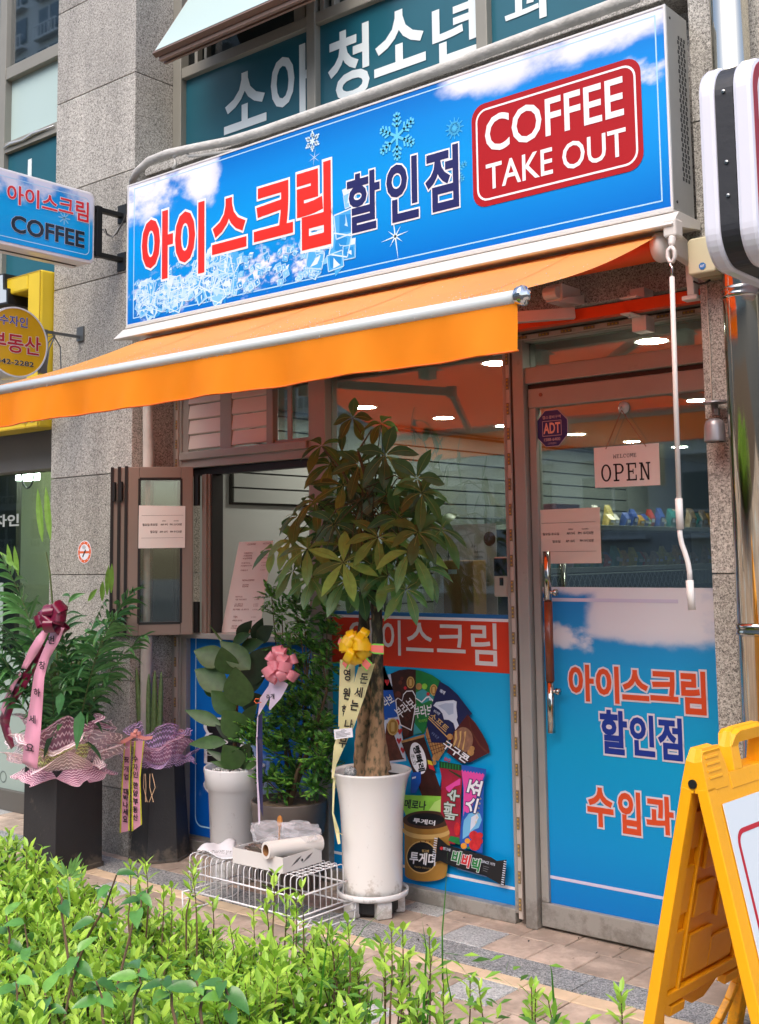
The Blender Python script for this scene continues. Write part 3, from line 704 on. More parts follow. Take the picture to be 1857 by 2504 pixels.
for i in range(420):
    s0, t = r9.random(), r9.random() ** .4; q = Vector((AX0 + (AX1 - AX0) * s0, (ry - .01) + (by - ry + .01) * t, canz(s0, t) + .0008)); e_9 = r9.uniform(.0012, .003)
    m.add([q + Vector((e_9, 0, 0)), q + Vector((0, e_9, 0)), q + Vector((-e_9, 0, 0)), q + Vector((0, -e_9, 0)), q + Vector((0, 0, e_9 * .9))], [(0, 1, 4), (1, 2, 4), (2, 3, 4), (3, 0, 4)])
for i in range(260):
    x9 = r9.uniform(AX0, AX1); a9 = r9.choice((r9.uniform(-2.2, -.6), r9.uniform(-1.7, -1.4))); q = Vector((x9, by + .023 * math.cos(a9) * 1, bz + .023 * math.sin(a9))); e_9 = r9.uniform(.0012, .0028); q.y = by - abs(.023 * math.cos(a9)) 
    m.add([q + Vector((e_9, 0, 0)), q + Vector((0, 0, e_9)), q + Vector((-e_9, 0, 0)), q + Vector((0, 0, -e_9)), q + Vector((0, -e_9, 0))], [(0, 1, 4), (1, 2, 4), (2, 3, 4), (3, 0, 4)])
drp = m.build('rain_drops', mat('water_drop', 'd8dee2', .05, coat=1), AW, smooth=True); drp['kind'] = 'stuff'
m = MB(); vs = []; nx, nz = 90, 6
for j in range(nz + 1):
    for i in range(nx + 1):
        s = i / nx; x = AX0 + (AX1 - AX0) * s; t = j / nz
        vs.append((x, by - .008 + t * (.012 * math.sin(s * 31) + .006 * math.sin(s * 77 + 1) + .004 * math.sin(s * 140 + t * 3)), bz - .02 - t * (.138 + .002 * math.sin(s * 22))))
m.add(vs, [(j * (nx + 1) + i, j * (nx + 1) + i + 1, (j + 1) * (nx + 1) + i + 1, (j + 1) * (nx + 1) + i) for j in range(nz) for i in range(nx)])
m.build('valance', mat('valance_fabric', 'ff9a1c', .6, bump=(700, .25, .001), trans=.36, tcol='ff7c10', spec=.3, var=(2.5, .08)), AW, smooth=True)
m = MB(); m.tube([(AX0 + (AX1 - AX0) * i / 60, by - .008 + (.010 * math.sin(i / 60 * 31) + .006 * math.sin(i / 60 * 77 + 1)), bz - .158 - .002 * math.sin(i / 60 * 22)) for i in range(61)], .0035, 6); m.build('valance_piping', mat('piping', 'e0640c', .6), AW, smooth=True)
BARM = mat('bar_paint', 'd3d9db', .35, 0, coat=.3)
MB().tube([(AX0 - .01, by, bz), (AX1 + .002, by, bz)], .0205, 20).build('front_bar', BARM, AW, smooth=True)
CHROME = mat('chrome', 'd0d0d0', .08, 1)
MB().lathe([(.001, .034), (.014, .032), (.016, .022), (.027, .02), (.031, .012), (.028, .0), (.026, -.008)], (AX1 + .004, by, bz), 28, 'x').build('end_cap', CHROME, AW, smooth=True)
MB().tube([(AX0, ry, rz), (AX1, ry, rz)], rr, 28).build('roller', mat('roller_fabric', 'd2520f', .6, bump=(500, .1, .001), var=(4, .08)), AW, smooth=True)
WP = mat('white_bracket', 'd8d2cc', .4)
MB().lathe([(.001, .02), (.045, .016), (.053, 0), (.053, -.02), (.046, -.03)], (AX1 + .004, ry, rz), 24, 'x').build('roller_end', WP, AW, smooth=True)
# torsion bar and brackets
MB().box(AX0 + .05, AX1 + .05, -.27, -.225, 2.40, 2.445).build('torsion_bar', mat('orange_bar', 'd8420e', .5, bump=(30, .3)), AW, bevel=.003)
m = MB()
for px in (1546, 1180, 900, 600):
    x = P(px, 660, -.25).x
    m.box(x - .035, x + .035, -.29, -.20, 2.449, 2.457); m.box(x - .03, x + .03, -.215, -.141, 2.44, 2.50); m.box(x - .035, x + .01, -.29, -.2, 2.39, 2.396); m.box(x - .03, x + .03, -.21, -.141, 2.335, 2.395)
    m.tube([(x - .015, -.255, 2.38), (x - .015, -.255, 2.47)], .006, 8)
m.build('wall_bracket', WP, AW, bevel=.003)
m = MB()
m.prism([(AX1 + .02, -.50, 2.60), (AX1 + .02, -.43, 2.62), (AX1 + .02, -.36, 2.60), (AX1 + .02, -.30, 2.56), (AX1 + .02, -.29, 2.41), (AX1 + .02, -.33, 2.41), (AX1 + .02, -.34, 2.52), (AX1 + .02, -.44, 2.53)], (.028, 0, 0)); m.box(AX1 + .0, AX1 + .06, -.335, -.29, 2.395, 2.412)
m.build('side_bracket', WP, AW, bevel=.004)
# folding arms under the canopy
ARM = mat('arm_metal', 'b9b2ac', .4, .3)
for sgn, xs, xe in ((1, -2.25, -2.35), (-1, -4.2, -3.95)):
    m = MB(); el = Vector((xs - .55 * sgn, -.80, 2.37)); p0 = Vector((xs, -.29, 2.425)); p1 = Vector((xe, by + .03, bz))
    for q0, q1 in ((p0, el), (el, p1)):
        d = (q1 - q0); n = d.cross(Vector((0, 0, 1))).normalized(); uu = n.cross(d).normalized(); m.obox((q0 + q1) / 2, d / 2, n * .014, uu * .022)
    m.lathe([(.001, -.03), (.03, -.03), (.03, .03), (.001, .03)], el, 14)
    m.build('folding_arm', ARM, AW, bevel=.003)
m = MB(); q = at(1318, 712, 'y', -1.2); c = at(1316, 706, 'y', -.45)
m.box(c.x - .035, c.x + .04, -.34, -.20, c.z - .03, c.z + .035); m.lathe([(.001, -.03), (.025, -.03), (.025, .03), (.001, .03)], (c.x + .0, -.35, c.z), 14, 'x'); m.prism([(c.x + .05, -.40, c.z - .05), (c.x + .05, -.33, c.z - .02), (c.x + .05, -.2, c.z + .01), (c.x + .05, -.2, c.z - .03)], (.008, 0, 0))
m.build('arm_shoulder', WP, AW, bevel=.003)
# gear box + eye
m = MB(); g0 = at(1646, 560, 'y', -.53)
m.box(g0.x - .028, g0.x + .02, -.55, -.49, g0.z - .03, g0.z + .035); m.tube([at(1645, 578, 'y', -.54), at(1643, 602, 'y', -.55)], [.014, .011], 12)
m.build('gear_box', WP, AW, bevel=.008)
# crank
CK = thing('awning_crank', at(1643, 640, 'y', -.55), 'white winding crank rod hooked on the right end of the awning', 'crank')
CW = mat('crank_white', 'd9d3cf', .35)
yk = -.55
m = MB(); l0 = [at(x, y, 'y', yk) for x, y in ((1643, 602), (1634, 612), (1633, 628), (1638, 640), (1646, 640), (1651, 628), (1650, 612), (1643, 602))]; m.tube(l0, .007, 8); m.build('eye', CW, CK, smooth=True)
MB().tube([at(1641, 634, 'y', yk), at(1640, 650, 'y', yk), at(1644, 652, 'y', yk), at(1644, 680, 'y', yk)], .0045, 8).build('hook', CHROME, CK, smooth=True)
MB().tube([at(1644, 677, 'y', yk), at(1661, 1222, 'y', yk)], .0088, 14).build('rod', CW, CK, smooth=True)
m = MB(); m.tube([at(1660.5, 1219, 'y', yk), at(1664, 1294, 'y', yk)], .0125, 14); m.tube([at(1687, 1419, 'y', yk), at(1693, 1492, 'y', yk)], .0128, 14)
m.build('grip', CW, CK, smooth=True)
m = MB(); m.tube([at(x, y, 'y', yk) for x, y in ((1663, 1292), (1664, 1310), (1668, 1330), (1676, 1352), (1683, 1375), (1687, 1398), (1688, 1422))], .0088, 14); m.build('bent_handle', CW, CK, smooth=True)

# ------------------------------------------------------------------ projecting COFFEE box sign
CX = -4.98
BS = thing('projecting_box_sign', (CX, -.55, 3.05), 'white rounded box sign reading ice cream COFFEE projecting from the grey pillar', 'projecting sign')
def rrectX(y0, y1, z0, z1, r, x, n=6):
    return [(x, p[0], p[2]) for p in rrect(y0, y1, z0, z1, r, 0, n)]
y0, y1 = -1.28, -.525; z0, z1 = 3.045, 3.43
m = MB(); m.prism(rrectX(y0, y1, z0, z1, .035, CX - .16), (.16, 0, 0)); m.build('box_body', mat('acrylic_white', 'dcdbe0', .3, coat=.3), BS, bevel=.008)
MB().prism([(CX - .10, y0 + .05, z0 - .003), (CX - .085, y0 + .05, z0 - .003), (CX - .085, y1 - .05, z0 - .003), (CX - .10, y1 - .05, z0 - .003)], (0, 0, .004)).build('seam', INK, BS)
bf = print_mat('box_face', [(0, '0f8fd6'), (.5, '0f9cdd'), (1, '0d80d0')], 2, z0, z1, [(-6, -4, 3.25, 3.6, .1, .42, 5)], .28, 'd3d6e8', (1, 1, 1))
MB().prism(rrectX(y0 + .015, y1 - .015, z0 + .017, z1 - .017, .025, CX + .002), (.001, 0, 0)).build('face', bf, BS)
m = MB(); o_ = rrectX(y0 + .03, y1 - .035, z0 + .04, z1 - .04, .03, CX + .0035); i_ = rrectX(y0 + .034, y1 - .039, z0 + .044, z1 - .044, .026, CX + .0035); ringpoly(m, o_, i_); m.build('border_line', mat('pale_line', 'a9d2ee'), BS)
def X(px, py): return at(px, py, 'x', CX)
def tx(px, py, s=3.304, oy=400): return X(px / s, oy + py / s)
def two_x(s, a, b, zt_, zb_, c1, c2, o1, o2, parent, x=None):
    ya, yb = tx(*a).y, tx(*b).y; zz1, zz0 = tx(*zt_).z, tx(*zb_).z; x = x or CX + .005
    U_, V_ = (0, yb - ya, 0), (0, 0, zz1 - zz0)
    if o2: place(MB(), s, o2, o1, (x, ya, zz0), U_, V_).build('outline', c2, parent)
    place(MB(), s, o1, o1, (x + .001, ya, zz0), U_, V_).build('lettering', c1, parent)
CRED = mat('crimson_print', 'cf2a35', .4)
for s, a, b, t, q in (('아', (52, 230), (188, 230), (150, 182), (150, 335)), ('이', (198, 250), (312, 270), (300, 215), (300, 365)), ('스', (335, 320), (460, 350), (395, 255), (400, 375)),
                      ('크', (470, 340), (587, 370), (530, 283), (520, 395)), ('림', (608, 350), (712, 390), (690, 310), (670, 470))):
    two_x(s, a, b, t, q, CRED, WHITE, .02, .045, BS)
two_x('COFFEE', (84, 480), (678, 620), (140, 420), (140, 562), mat('coffee_black', '14202c', .4), WHITE, .03, .038, BS)
m = MB(); c = tx(515, 440)
for k in range(8):
    a = k * math.pi / 4; d = Vector((0, math.cos(a), math.sin(a))); n = Vector((0, -d.z, d.y)) * .003; c_ = Vector((CX + .0045, c.y, c.z)); m.poly([c_ - n, c_ + d * .035 - n, c_ + d * .035 + n, c_ + n])
m.build('snowflake', mat('faint_cyan2', '7cc0e6'), BS)
m = MB(); bx_ = CX - .05
for z in (3.36, 3.115): m.box(bx_ - .006, bx_ + .03, -.53, -.325, z - .012, z + .012)
m.box(bx_ - .01, bx_ + .035, -.50, -.465, 3.10, 3.375)
for z in (3.37, 3.105): m.box(bx_ - .02, bx_ + .05, -.327, -.319, z - .05, z + .05)
m.build('bracket', mat('bracket_black', '26282a', .5, .4), BS, bevel=.002)
m = MB(); m.tube([at(x, y, 'x', bx_ + .02) for x, y in ((243, 568), (252, 560), (262, 575), (275, 580), (285, 566), (290, 556))], .003, 6); m.build('wire', mat('wire_grey', '9a9a9a', .4), BS, smooth=True)

# ------------------------------------------------------------------ round sign
RX = -5.32
cy, cz = at(0, 0, 'x', RX).y, 0
top = at(22, 747, 'x', RX); rt = at(116.5, 830, 'x', RX); bt = at(25, 921, 'x', RX)
cz = (top.z + bt.z) / 2; rr_ = (top.z - bt.z) / 2; cy = rt.y - rr_
RS = thing('round_sign', (RX, cy, cz), 'round yellow real estate sign with phone number projecting from the pillar', 'projecting sign')
MB().lathe([(rr_ - .0, 0), (rr_, -.12), (rr_ - .03, -.125)], (RX, cy, cz), 64, 'x').build('rim', mat('acrylic_white', 'dcdbe0'), RS, smooth=False)
MB().lathe([(.0005, .001), (rr_ - .008, .001)], (RX, cy, cz), 64, 'x').build('face', mat('sign_yellow', 'd9a412', .3, var=(6, .04)), RS)
MB().lathe([(rr_ - .009, .0), (rr_ - .008, .004), (rr_, .003), (rr_ + .001, -.01)], (RX, cy, cz), 64, 'x').build('edge_ring', mat('acrylic_white', 'dcdbe0'), RS)
def r6(px, py): return at(px / 4.95, 650 + py / 4.95, 'x', RX)
def put_r(s, ya, yb, z0_, z1_, c1, o1, o2=None):
    for o, c, dx in (((o2, WHITE, .0025),) if o2 else ()) + ((o1, c1, .0035),):
        place(MB(), s, o, o1, (RX + dx, ya, z0_), (0, yb - ya, 0), (0, 0, z1_ - z0_)).build('lettering' if c is c1 else 'outline', c, RS)
RB = mat('sign_blue', '2d3fa0'); RR_ = mat('sign_red', 'b51b2a')
put_r('수자인', r6(-12, 650).y, r6(333, 700).y, r6(200, 735).z, r6(200, 610).z, RB, .012, .03)
put_r('부동산', r6(-130, 900).y, r6(490, 950).y, r6(400, 1085).z, r6(430, 860).z, RR_, .02, .04)
put_r('442-2282', r6(-55, 1180).y, r6(405, 1180).y, r6(380, 1225).z, r6(380, 1165).z, mat('coffee_black', '14202c'), .014, .03)
m = MB(); ba = r6(560, 850); 
m.box(RX - .06, RX - .03, ba.y - .01, ba.y + .03, cz - .14, cz + .1); m.box(RX - .06, RX - .045, ba.y, -.325, cz + .085, cz + .1)
m.box(RX - .08, RX - .02, -.332, -.32, cz + .07, cz + .15)
for k in range(3): m.tube([(RX - .05, ba.y + .09, cz + .08), (RX - .045 + .01 * k, ba.y + .05 - .015 * k, cz - .0 + .03 * k), (RX - .05, ba.y + .035, cz - .13), (RX - .05, ba.y + .05, cz - .2)], .0035, 6)
m.tube([(RX - .05, ba.y + .07, cz + .09), (RX - .045, ba.y + .12, cz + .02), (RX - .05, ba.y + .13, cz - .1), (RX - .05, ba.y + .135, cz - .25)], .0035, 6)
m.build('bracket', mat('bracket_steel', '77797a', .35, .7), RS)

# ------------------------------------------------------------------ neighbour: yellow frame sign with channel letters
NB = thing('yellow_frame_sign', (-6.4, -.4, 2.3), 'big yellow open frame sign with dark channel letters left of the pillar', 'shop sign')
YEL = mat('yellow_paint', 'd8bb2a', .4, var=(5, .06))
YR = -5.65; yf = at(100, 720, 'x', YR).y; yb_ = -.25
zt1 = 3.16; zb1 = at(60, 1048, 'y', yf).z
inn = at(66.5, 745, 'y', yf).x
m = MB(); m.box(inn, YR, yf, yb_, zb1, zt1); m.box(-8.2, inn, yf, yb_, zt1 - .10, zt1); m.box(-8.2, inn, yf, yb_, zb1, zb1 + .10)
m.build('frame', YEL, NB, bevel=.012)
m = MB(); frameY(m, -8.0, YR - .006, zb1 + .003, zt1 - .003, .006, yf - .003, yf); m.build('edge_line', mat('yellow_dark', 'b7951a', .4), NB)
MB().box(-8.2, inn + .02, yb_, yb_ + .02, zb1 + .02, zt1 - .05).build('back_panel', mat('back_panel_grey', '7b766c', .7, bump=(90, .4)), NB)
DK = mat('letter_side', '1d1f22', .45); LF = mat('letter_face', 'bcc7d0', .35)
m = MB()
def k6(px, py, y): return at(px / 4.95, 650 + py / 4.95, 'y', y)
yl = yf - .02
c = [k6(-80, 110, yl), k6(50, 90, yl), k6(52, 262, yl), k6(92, 268, yl), k6(92, 455, yl), k6(-80, 480, yl)]
m.prism([(p.x, yl + .002, p.z) for p in c], (0, .14, 0))
m.build('channel_letter', DK, NB); MB().poly([(p.x, yl, p.z) for p in [k6(-80, 128, yl), k6(34, 108, yl), k6(36, 285, yl), k6(76, 290, yl), k6(76, 435, yl), k6(-80, 462, yl)]][::-1]).build('letter_face', LF, NB)
m = MB(); writeY(m, '공인중개사', k6(160, 2000, yf).x, k6(612, 1990, yf).x + .02, zb1 + .03, zb1 + .1, yf - .005, off=.03)
m.build('outline', WHITE, NB)
m = MB(); writeY(m, '공인중개사', k6(165, 2000, yf).x, k6(608, 1990, yf).x + .02, zb1 + .035, zb1 + .096, yf - .007, off=.012); m.build('lettering', INK, NB)
# neighbour shopfront
NS = thing('neighbour_shopfront', (-6.8, 0, 0), 'frosted glass shopfront with grey header left of the granite pillar', 'shopfront')
MB().box(-8.6, -5.64, -.12, .05, 2.05, 2.28).build('header', mat('header_grey', '83807c', .5, var=(3, .05)), NS, bevel=.006)
ny = -.02
MB().box(-8.6, -5.64, ny, ny + .008, .12, 2.06).build('pane', glass('neighbour_glass', 'c2cfc6', 1.5), NS)
zf = P(10, 1425, ny).z
MB().box(-8.6, P(10, 1425, ny).x, ny - .006, ny - .002, .12, zf).build('frosted_film', mat('frosted_film', '93a39c', .4, var=(2, .05)), NS)
m = MB(); m.box(-8.6, -5.64, ny - .008, ny - .004, .12, .95); m.build('frosted_film', mat('frosted_film'), NS)
MB().box(-8.6, -5.64, -.06, .05, 0, .12).build('base', mat('base_dark', '57544f', .5), NS, bevel=.003)
m = MB(); p = P(11, 1899, ny); m.lathe([(.028, 0), (.032, -.002), (.036, 0)], (p.x, ny - .009, p.z), 24, 'y'); m.build('lock_ring', mat('ring_grey', '5f6a66', .4), NS)
m = MB(); nl = P(0, 1270, ny)
writeY(m, '자인', P(-12, 1270, ny).x, P(50, 1275, ny).x, P(20, 1288, ny).z, P(20, 1258, ny).z, ny - .01, off=.03); m.build('lettering', mat('letter_pale', 'a9b0ac', .5), NS)
# its interior
m = MB(); m.box(-9.2, -5.62, 1.6, 1.65, 0, 2.7); m.box(-5.66, -5.62, .06, 1.6, 0, 2.7); m.box(-9.2, -5.62, .06, 1.6, 2.62, 2.7); m.build('interior_wall', mat('pale_green_wall', 'c9d0b4', .7), NS)
x_ = P(41, 1200, .5).x
m = MB(); m.box(-9, x_, .5, .54, 0, 2.6); m.build('dark_partition', mat('dark_partition', '3e3c37', .6), NS)
m = MB(); q = P(92, 1150, .9)
for dx in (0, .16): m.box(q.x - .12 + dx, q.x - .115 + dx, 1.58, 1.60, .3, 2.3)
m.build('door_panel', mat('groove_grey', '5c6155', .7), NS)
m = MB(); c = P(62, 1155, .45); m.box(c.x - .07, c.x + .07, .42, .52, c.z - .055, c.z + .055); m.build('lamp', mat('white_lamp', 'ffffff', .4, emit=20), NS)
MB().box(-8.4, -6.0, .8, 1.0, 2.58, 2.6).build('added_fill_strip', mat('fill_glow', 'fff4e0', .4, emit=14), NS)  # unseen glowing strip, added only to brighten the neighbour's dark interior
m = MB(); c = P(65, 1152, .35); m.add(*[None, None]) if 0 else m.tube([(c.x + .075 * math.cos(a), .36, c.z + .115 * math.sin(a)) for a in [k * math.pi / 14 for k in range(29)]], .006, 8); m.tube([(c.x, .36, c.z + .1), (c.x, .36, c.z + .2)], .02, 10)
m.build('lamp_ring', BLACK, NS, smooth=True)
# upper left windows of the building
uy = -.12
def U_(px, py): return P(px, py, uy)
lw = MB(); xr_ = -5.64
zA = U_(60, 165 - 22).z; zB = U_(70, 350).z; 
lw.box(-8.6, xr_, uy, uy + .06, U_(70, 150).z - .05, U_(70, 150).z + .03); lw.box(-8.6, xr_, uy, uy + .06, U_(70, 340).z - .03, U_(70, 340).z + .04)
xm = U_(6, 300).x; lw.box(xm - .05, xm + .03, uy - .004, uy + .06, 2.9, 5.6); lw.box(xr_ - .012, xr_, uy - .002, uy + .06, 2.9, 5.6)
o = lw.build('upper_window', GREY_UP, BLD, bevel=.003)
z1_ = U_(70, 150).z; z2_ = U_(70, 340).z
MB().box(-8.6, xr_ - .012, uy + .03, uy + .04, z1_ + .03, 5.6).build('pane', glass('mirror_glass', 'cfd8d6', 7), o)
MB().box(-8.6, xr_ - .012, uy + .045, uy + .055, z2_ + .04, z1_ - .05).build('frosted_pane', mat('frosted_pane'), o)
MB().box(-8.6, xr_ - .012, uy + .03, uy + .04, 2.9, z2_ - .03).build('teal_film', TEAL, o)
m = MB(); a_ = U_(66, 400); m.box(a_.x - .03, a_.x + .01, uy + .026, uy + .029, a_.z - .2, a_.z + .04); b_ = U_(40, 420); m.box(b_.x - .14, b_.x + .05, uy + .026, uy + .029, b_.z - .06, b_.z - .02); m.build('window_lettering', mat('frost_white'), o)
m = MB(); m.box(-8.6, xr_, uy + .10, uy + .2, 2.28, 5.6); m.build('upper_back', mat('room_back', '8d9a94', .8), BLD)
# thin film curling at the bottom of the frosted pane
tag(MB().tube([U_(x, y) + Vector((0, -.01, 0)) for x, y in ((12, 362), (30, 352), (60, 343), (85, 327), (110, 318), (135, 308))], [.004, .012, .008, .012, .007, .004], 8).build('loose_film', mat('silver_film', 'c8ccce', .25, .4), smooth=True), 'curled silvery film strip under the frosted upper left pane', 'film strip')

# ------------------------------------------------------------------ right: projecting sign, downpipe, alarm box, camera
yE = -1.0
PS = thing('projecting_box_sign', (-1.35, -.7, 2.3), 'thick white projecting sign with black middle band and red face at the right edge', 'projecting sign')
SHW = mat('gloss_white', 'd9d9e4', .22, coat=.5)
zT = at(1770, 140, 'y', yE).z + .01; zBt = at(1760, 622, 'y', yE).z - .03
xs = [at(p, 380, 'y', yE).x for p in (1712, 1754, 1797, 1846)]
def band(xa, xb, inset, name, mt, bev=0):
    pts = rrectX(yE + inset, -.36, zBt + inset, zT - inset, .11, xa, 10); return MB().prism(pts, (xb - xa, 0, 0)).build(name, mt, PS, bevel=bev)
band(xs[0], xs[1], 0, 'left_shell', SHW, .014); band(xs[1] - .001, xs[2] + .001, .006, 'middle_band', mat('satin_black', '26272b', .45, bump=(40, .1))); band(xs[2], xs[3], 0, 'right_shell', SHW, .014)
fr = MB(); o_ = rrectX(yE + .012, -.372, zBt + .012, zT - .012, .10, xs[3] + .001, 10); fr.prism(o_, (.001, 0, 0)); fr.build('red_face', mat('badge_red'), PS)
MB().prism(rrectX(yE + .04, -.4, zBt + .04, zT - .04, .08, xs[3] + .003, 10), (.001, 0, 0)).build('white_face', WHITE, PS)
MB().box(xs[1], xs[2], -.37, -.30, zBt + .1, zBt + .16).build('bracket', mat('bracket_black'), PS)
m = MB()
for z in (zT - .11, zBt + .3, zBt + .2): m.lathe([(.001, -.003), (.006, -.002), (.006, .002)], ((xs[1] + xs[2]) / 2, yE + .004, z), 10, 'y')
m.build('screw', STEEL, PS)
# downpipe
pl = at(1757, 60, 'y', -.36); prx = at(1832, 60, 'y', -.40)
pxl = -1.600; pr_ = .066
DP = thing('steel_downpipe', (pxl + pr_, -.40, 0), 'polished stainless steel downpipe standing in front of the right granite pillar', 'downpipe')
MB().tube([(pxl + pr_, -.40, 0), (pxl + pr_, -.40, 5.4)], pr_, 36).build('pipe', mat('pipe_steel', 'c9c5b6', .1, 1, bump=(3, .1)), DP, smooth=True)
m = MB()
for z in (P(1860, 700, -.46).z, P(1850, 1542, -.46).z, 3.9): m.lathe([(pr_, -.02), (pr_ + .005, -.015), (pr_ + .005, -.006), (pr_ + .002, 0), (pr_ + .005, .006), (pr_ + .005, .015), (pr_, .02)], (pxl + pr_, -.40, z), 36)
m.build('collar', STEEL, DP, smooth=True)
# white flexible duct / pipe in the left reveal
WDM = mat('duct_white', 'b9b4ad', .6, var=(10, .1), bump=(40, .3))
dx = -4.865
tag(MB().tube([(dx - .06, -.245, .55), (dx - .03, -.245, .555), (dx - .01, -.245, .60), (dx - .012, -.245, 1.5), (dx - .012, -.24, 2.02), (dx - .014, -.25, 2.35), (dx - .016, -.26, 2.7)], [.03, .03, .03, .03, .03, .024, .022], 20).build('drain_pipe', WDM, smooth=True), 'pale drain pipe running up the dark reveal beside the left pillar', 'pipe')
# alarm box
AB = thing('alarm_box', at(1713, 640, 'y', -.40), 'cream alarm siren box with small blue badge beside the sign', 'alarm box')
p0 = at(1684, 680, 'y', -.44); p1 = at(1747, 572, 'y', -.44)
m = MB(); m.prism([(p0.x, -.44, p0.z + .01), (p1.x - .002, -.44, p0.z + .01), (p1.x - .002, -.44, p1.z - .03), (p1.x - .02, -.44, p1.z), (p0.x + .01, -.44, p1.z), (p0.x, -.44, p1.z - .012)], (0, .07, 0)); m.build('cover', mat('cream_plastic', 'c9c09f', .45), AB, bevel=.006)
m = MB(); m.box(p0.x + .012, p1.x + .012, -.368, -.322, p0.z + .005, p1.z - .02); m.box(p1.x + .012, p1.x + .028, -.345, -.325, p0.z + .03, p0.z + .05); m.box(p1.x + .012, p1.x + .028, -.345, -.325, p0.z + .09, p0.z + .1); m.build('back_box', mat('cream_dark', 'a9a184', .5), AB, bevel=.003)
c = at(1718, 650, 'y', -.442)
MB().prism([(c.x + .013 * math.cos(rad(22.5 + 45 * k)), -.442, c.z + .013 * math.sin(rad(22.5 + 45 * k))) for k in range(8)], (0, .002, 0)).build('badge', mat('badge_blue', '1d66a8'), AB)
m = MB(); writeY(m, 'ADT', c.x - .008, c.x + .008, c.z - .004, c.z + .004, -.4425, off=.02); m.build('badge_print', WHITE, AB)
MB().tube([at(x, y, 'y', -.35) for x, y in ((1697, 688), (1710, 694), (1725, 692), (1738, 684))], .004, 6).build('cable', BLACK, AB, smooth=True)
# thin white cable down the pillar + camera
tag(MB().tube([at(x, y, 'y', -.326) for x, y in ((1729, 692), (1731, 760), (1737, 850), (1739, 930), (1743, 982))], .0022, 6).build('pillar_cable', mat('cable_white', 'c5bdb0'), smooth=True), 'thin white cable running down the right pillar to the camera', 'cable')
CC = thing('security_camera', at(1746, 990, 'y', -.37), 'small silver bullet security camera hanging on the right pillar', 'camera')
SILV = mat('silver_plastic', '8d8789', .35, .5)
c = at(1747, 985, 'y', -.375)
m = MB(); m.lathe([(.001, .004), (.046, .003), (.047, -.002), (.001, -.004)], c, 28); 
for k in (-1, 1): m.lathe([(.001, .009), (.006, .008), (.006, 0)], (c.x + k * .034, c.y, c.z), 10)
m.build('mount_plate', SILV, CC, smooth=False)
m = MB(); m.tube([(c.x + .0, c.y, c.z), (c.x + .004, c.y, c.z - .035)], .012, 12); m.box(c.x - .006, c.x + .018, c.y - .01, c.y + .01, c.z - .045, c.z - .02); m.build('arm', mat('arm_grey', '6e6a66', .4, .5), CC, bevel=.002)
c2 = at(1749, 1055, 'y', -.40)
m = MB(); m.lathe([(.001, .045), (.018, .043), (.03, .034), (.034, .02), (.036, -.03), (.0365, -.036), (.032, -.036)], c2, 30); m.build('housing', SILV, CC, smooth=True)
MB().lathe([(.033, -.033), (.014, -.031), (.012, -.035), (.001, -.034)], c2, 24).build('lens', mat('lens_black', '0b0b0d', .1, coat=1), CC, smooth=True)

# no smoking sticker on the pillar
NSM = thing('no_smoking_sticker', P(207, 1350, -.322), 'round orange and white no smoking sticker on the left granite pillar', 'sticker')
c = P(207, 1350, -.322); R0 = .0625; y = -.3225
def disc(mb, c, r, y, mi=0, n=40, sx=1): mb.poly([(c[0] + r * sx * math.cos(-k * 2 * math.pi / n), y, c[2] + r * math.sin(-k * 2 * math.pi / n)) for k in range(n)][::-1], mi)
m = MB(); disc(m, c, R0, y, 0); disc(m, c, R0 * .93, y - .0005, 1); disc(m, c, R0 * .68, y - .001, 0)
m.poly([(c.x - .042, y - .0015, c.z - .007), (c.x + .042, y - .0015, c.z - .007), (c.x + .042, y - .0015, c.z + .005), (c.x - .042, y - .0015, c.z + .005)], 1)
def bar2(mb, a, b, w_, y, mi): 
    t = Vector((b[0] - a[0], 0, b[1] - a[1])).normalized(); n = Vector((-t.z, 0, t.x)) * w_ / 2; A_, B_ = Vector((a[0], y, a[1])), Vector((b[0], y, b[1])); mb.poly([A_ - n, B_ - n, B_ + n, A_ + n], mi)
bar2(m, (c.x - .014, c.z - .026), (c.x + .012, c.z + .012), .009, y - .002, 2)
for k in range(6): a = k * 1.05; disc(m, (c.x - .004 + .011 * math.cos(a), 0, c.z + .026 + .006 * math.sin(a)), .005, y - .0021 - k * .00002, 2, 10); disc(m, (c.x - .004 + .011 * math.cos(a), 0, c.z + .026 + .006 * math.sin(a)), .0035, y - .0024 - k * .00002, 0, 10)
for k in range(10): a = .3 + k * .63; bar2(m, (c.x + .049 * math.cos(a), c.z + .049 * math.sin(a)), (c.x + .053 * math.cos(a + .12), c.z + .053 * math.sin(a + .12)), .004, y - .0012, 0)
m.build('print', [WHITE, mat('sticker_orange', 'd9612c'), INK], NSM)

# ------------------------------------------------------------------ films on the glass
S5 = lambda a, b, y=0: P(930 + a / 5.1625, 1620 + b / 5.1625, y)
S6 = lambda a, b, y=0: P(1050 + a / 6.608, 1850 + b / 6.608, y)
S8 = lambda a, b, y=0: P(800 + a / 2.753, 1850 + b / 2.753, y)
S7 = lambda a, b, y=0: P(800 + a / 3.304, 1450 + b / 3.304, y)
WF = thing('window_film', (-3.27, -.005, .06), 'blue window film with red ice cream banner and pictures of frozen treats', 'window film')
y = -.004
FB = print_mat('film_blue', [(0, '077ec8'), (.08, '0892d8'), (.5, '0fa2da'), (1, '28acde')], 2, .05, 1.24, None, .35)
m = MB(); m.box(-3.79, -2.757, y, y + .003, .06, 1.247); m.build('film', FB, WF)
zA, zB, zC = S7(700, 163).z, S7(700, 195).z, 1.003
m = MB(); m.box(-3.79, -2.757, y - .0008, y, 1.205 - .0, 1.247, 0); m.build('top_band', mat('band_blue', '2568a8', .35), WF)
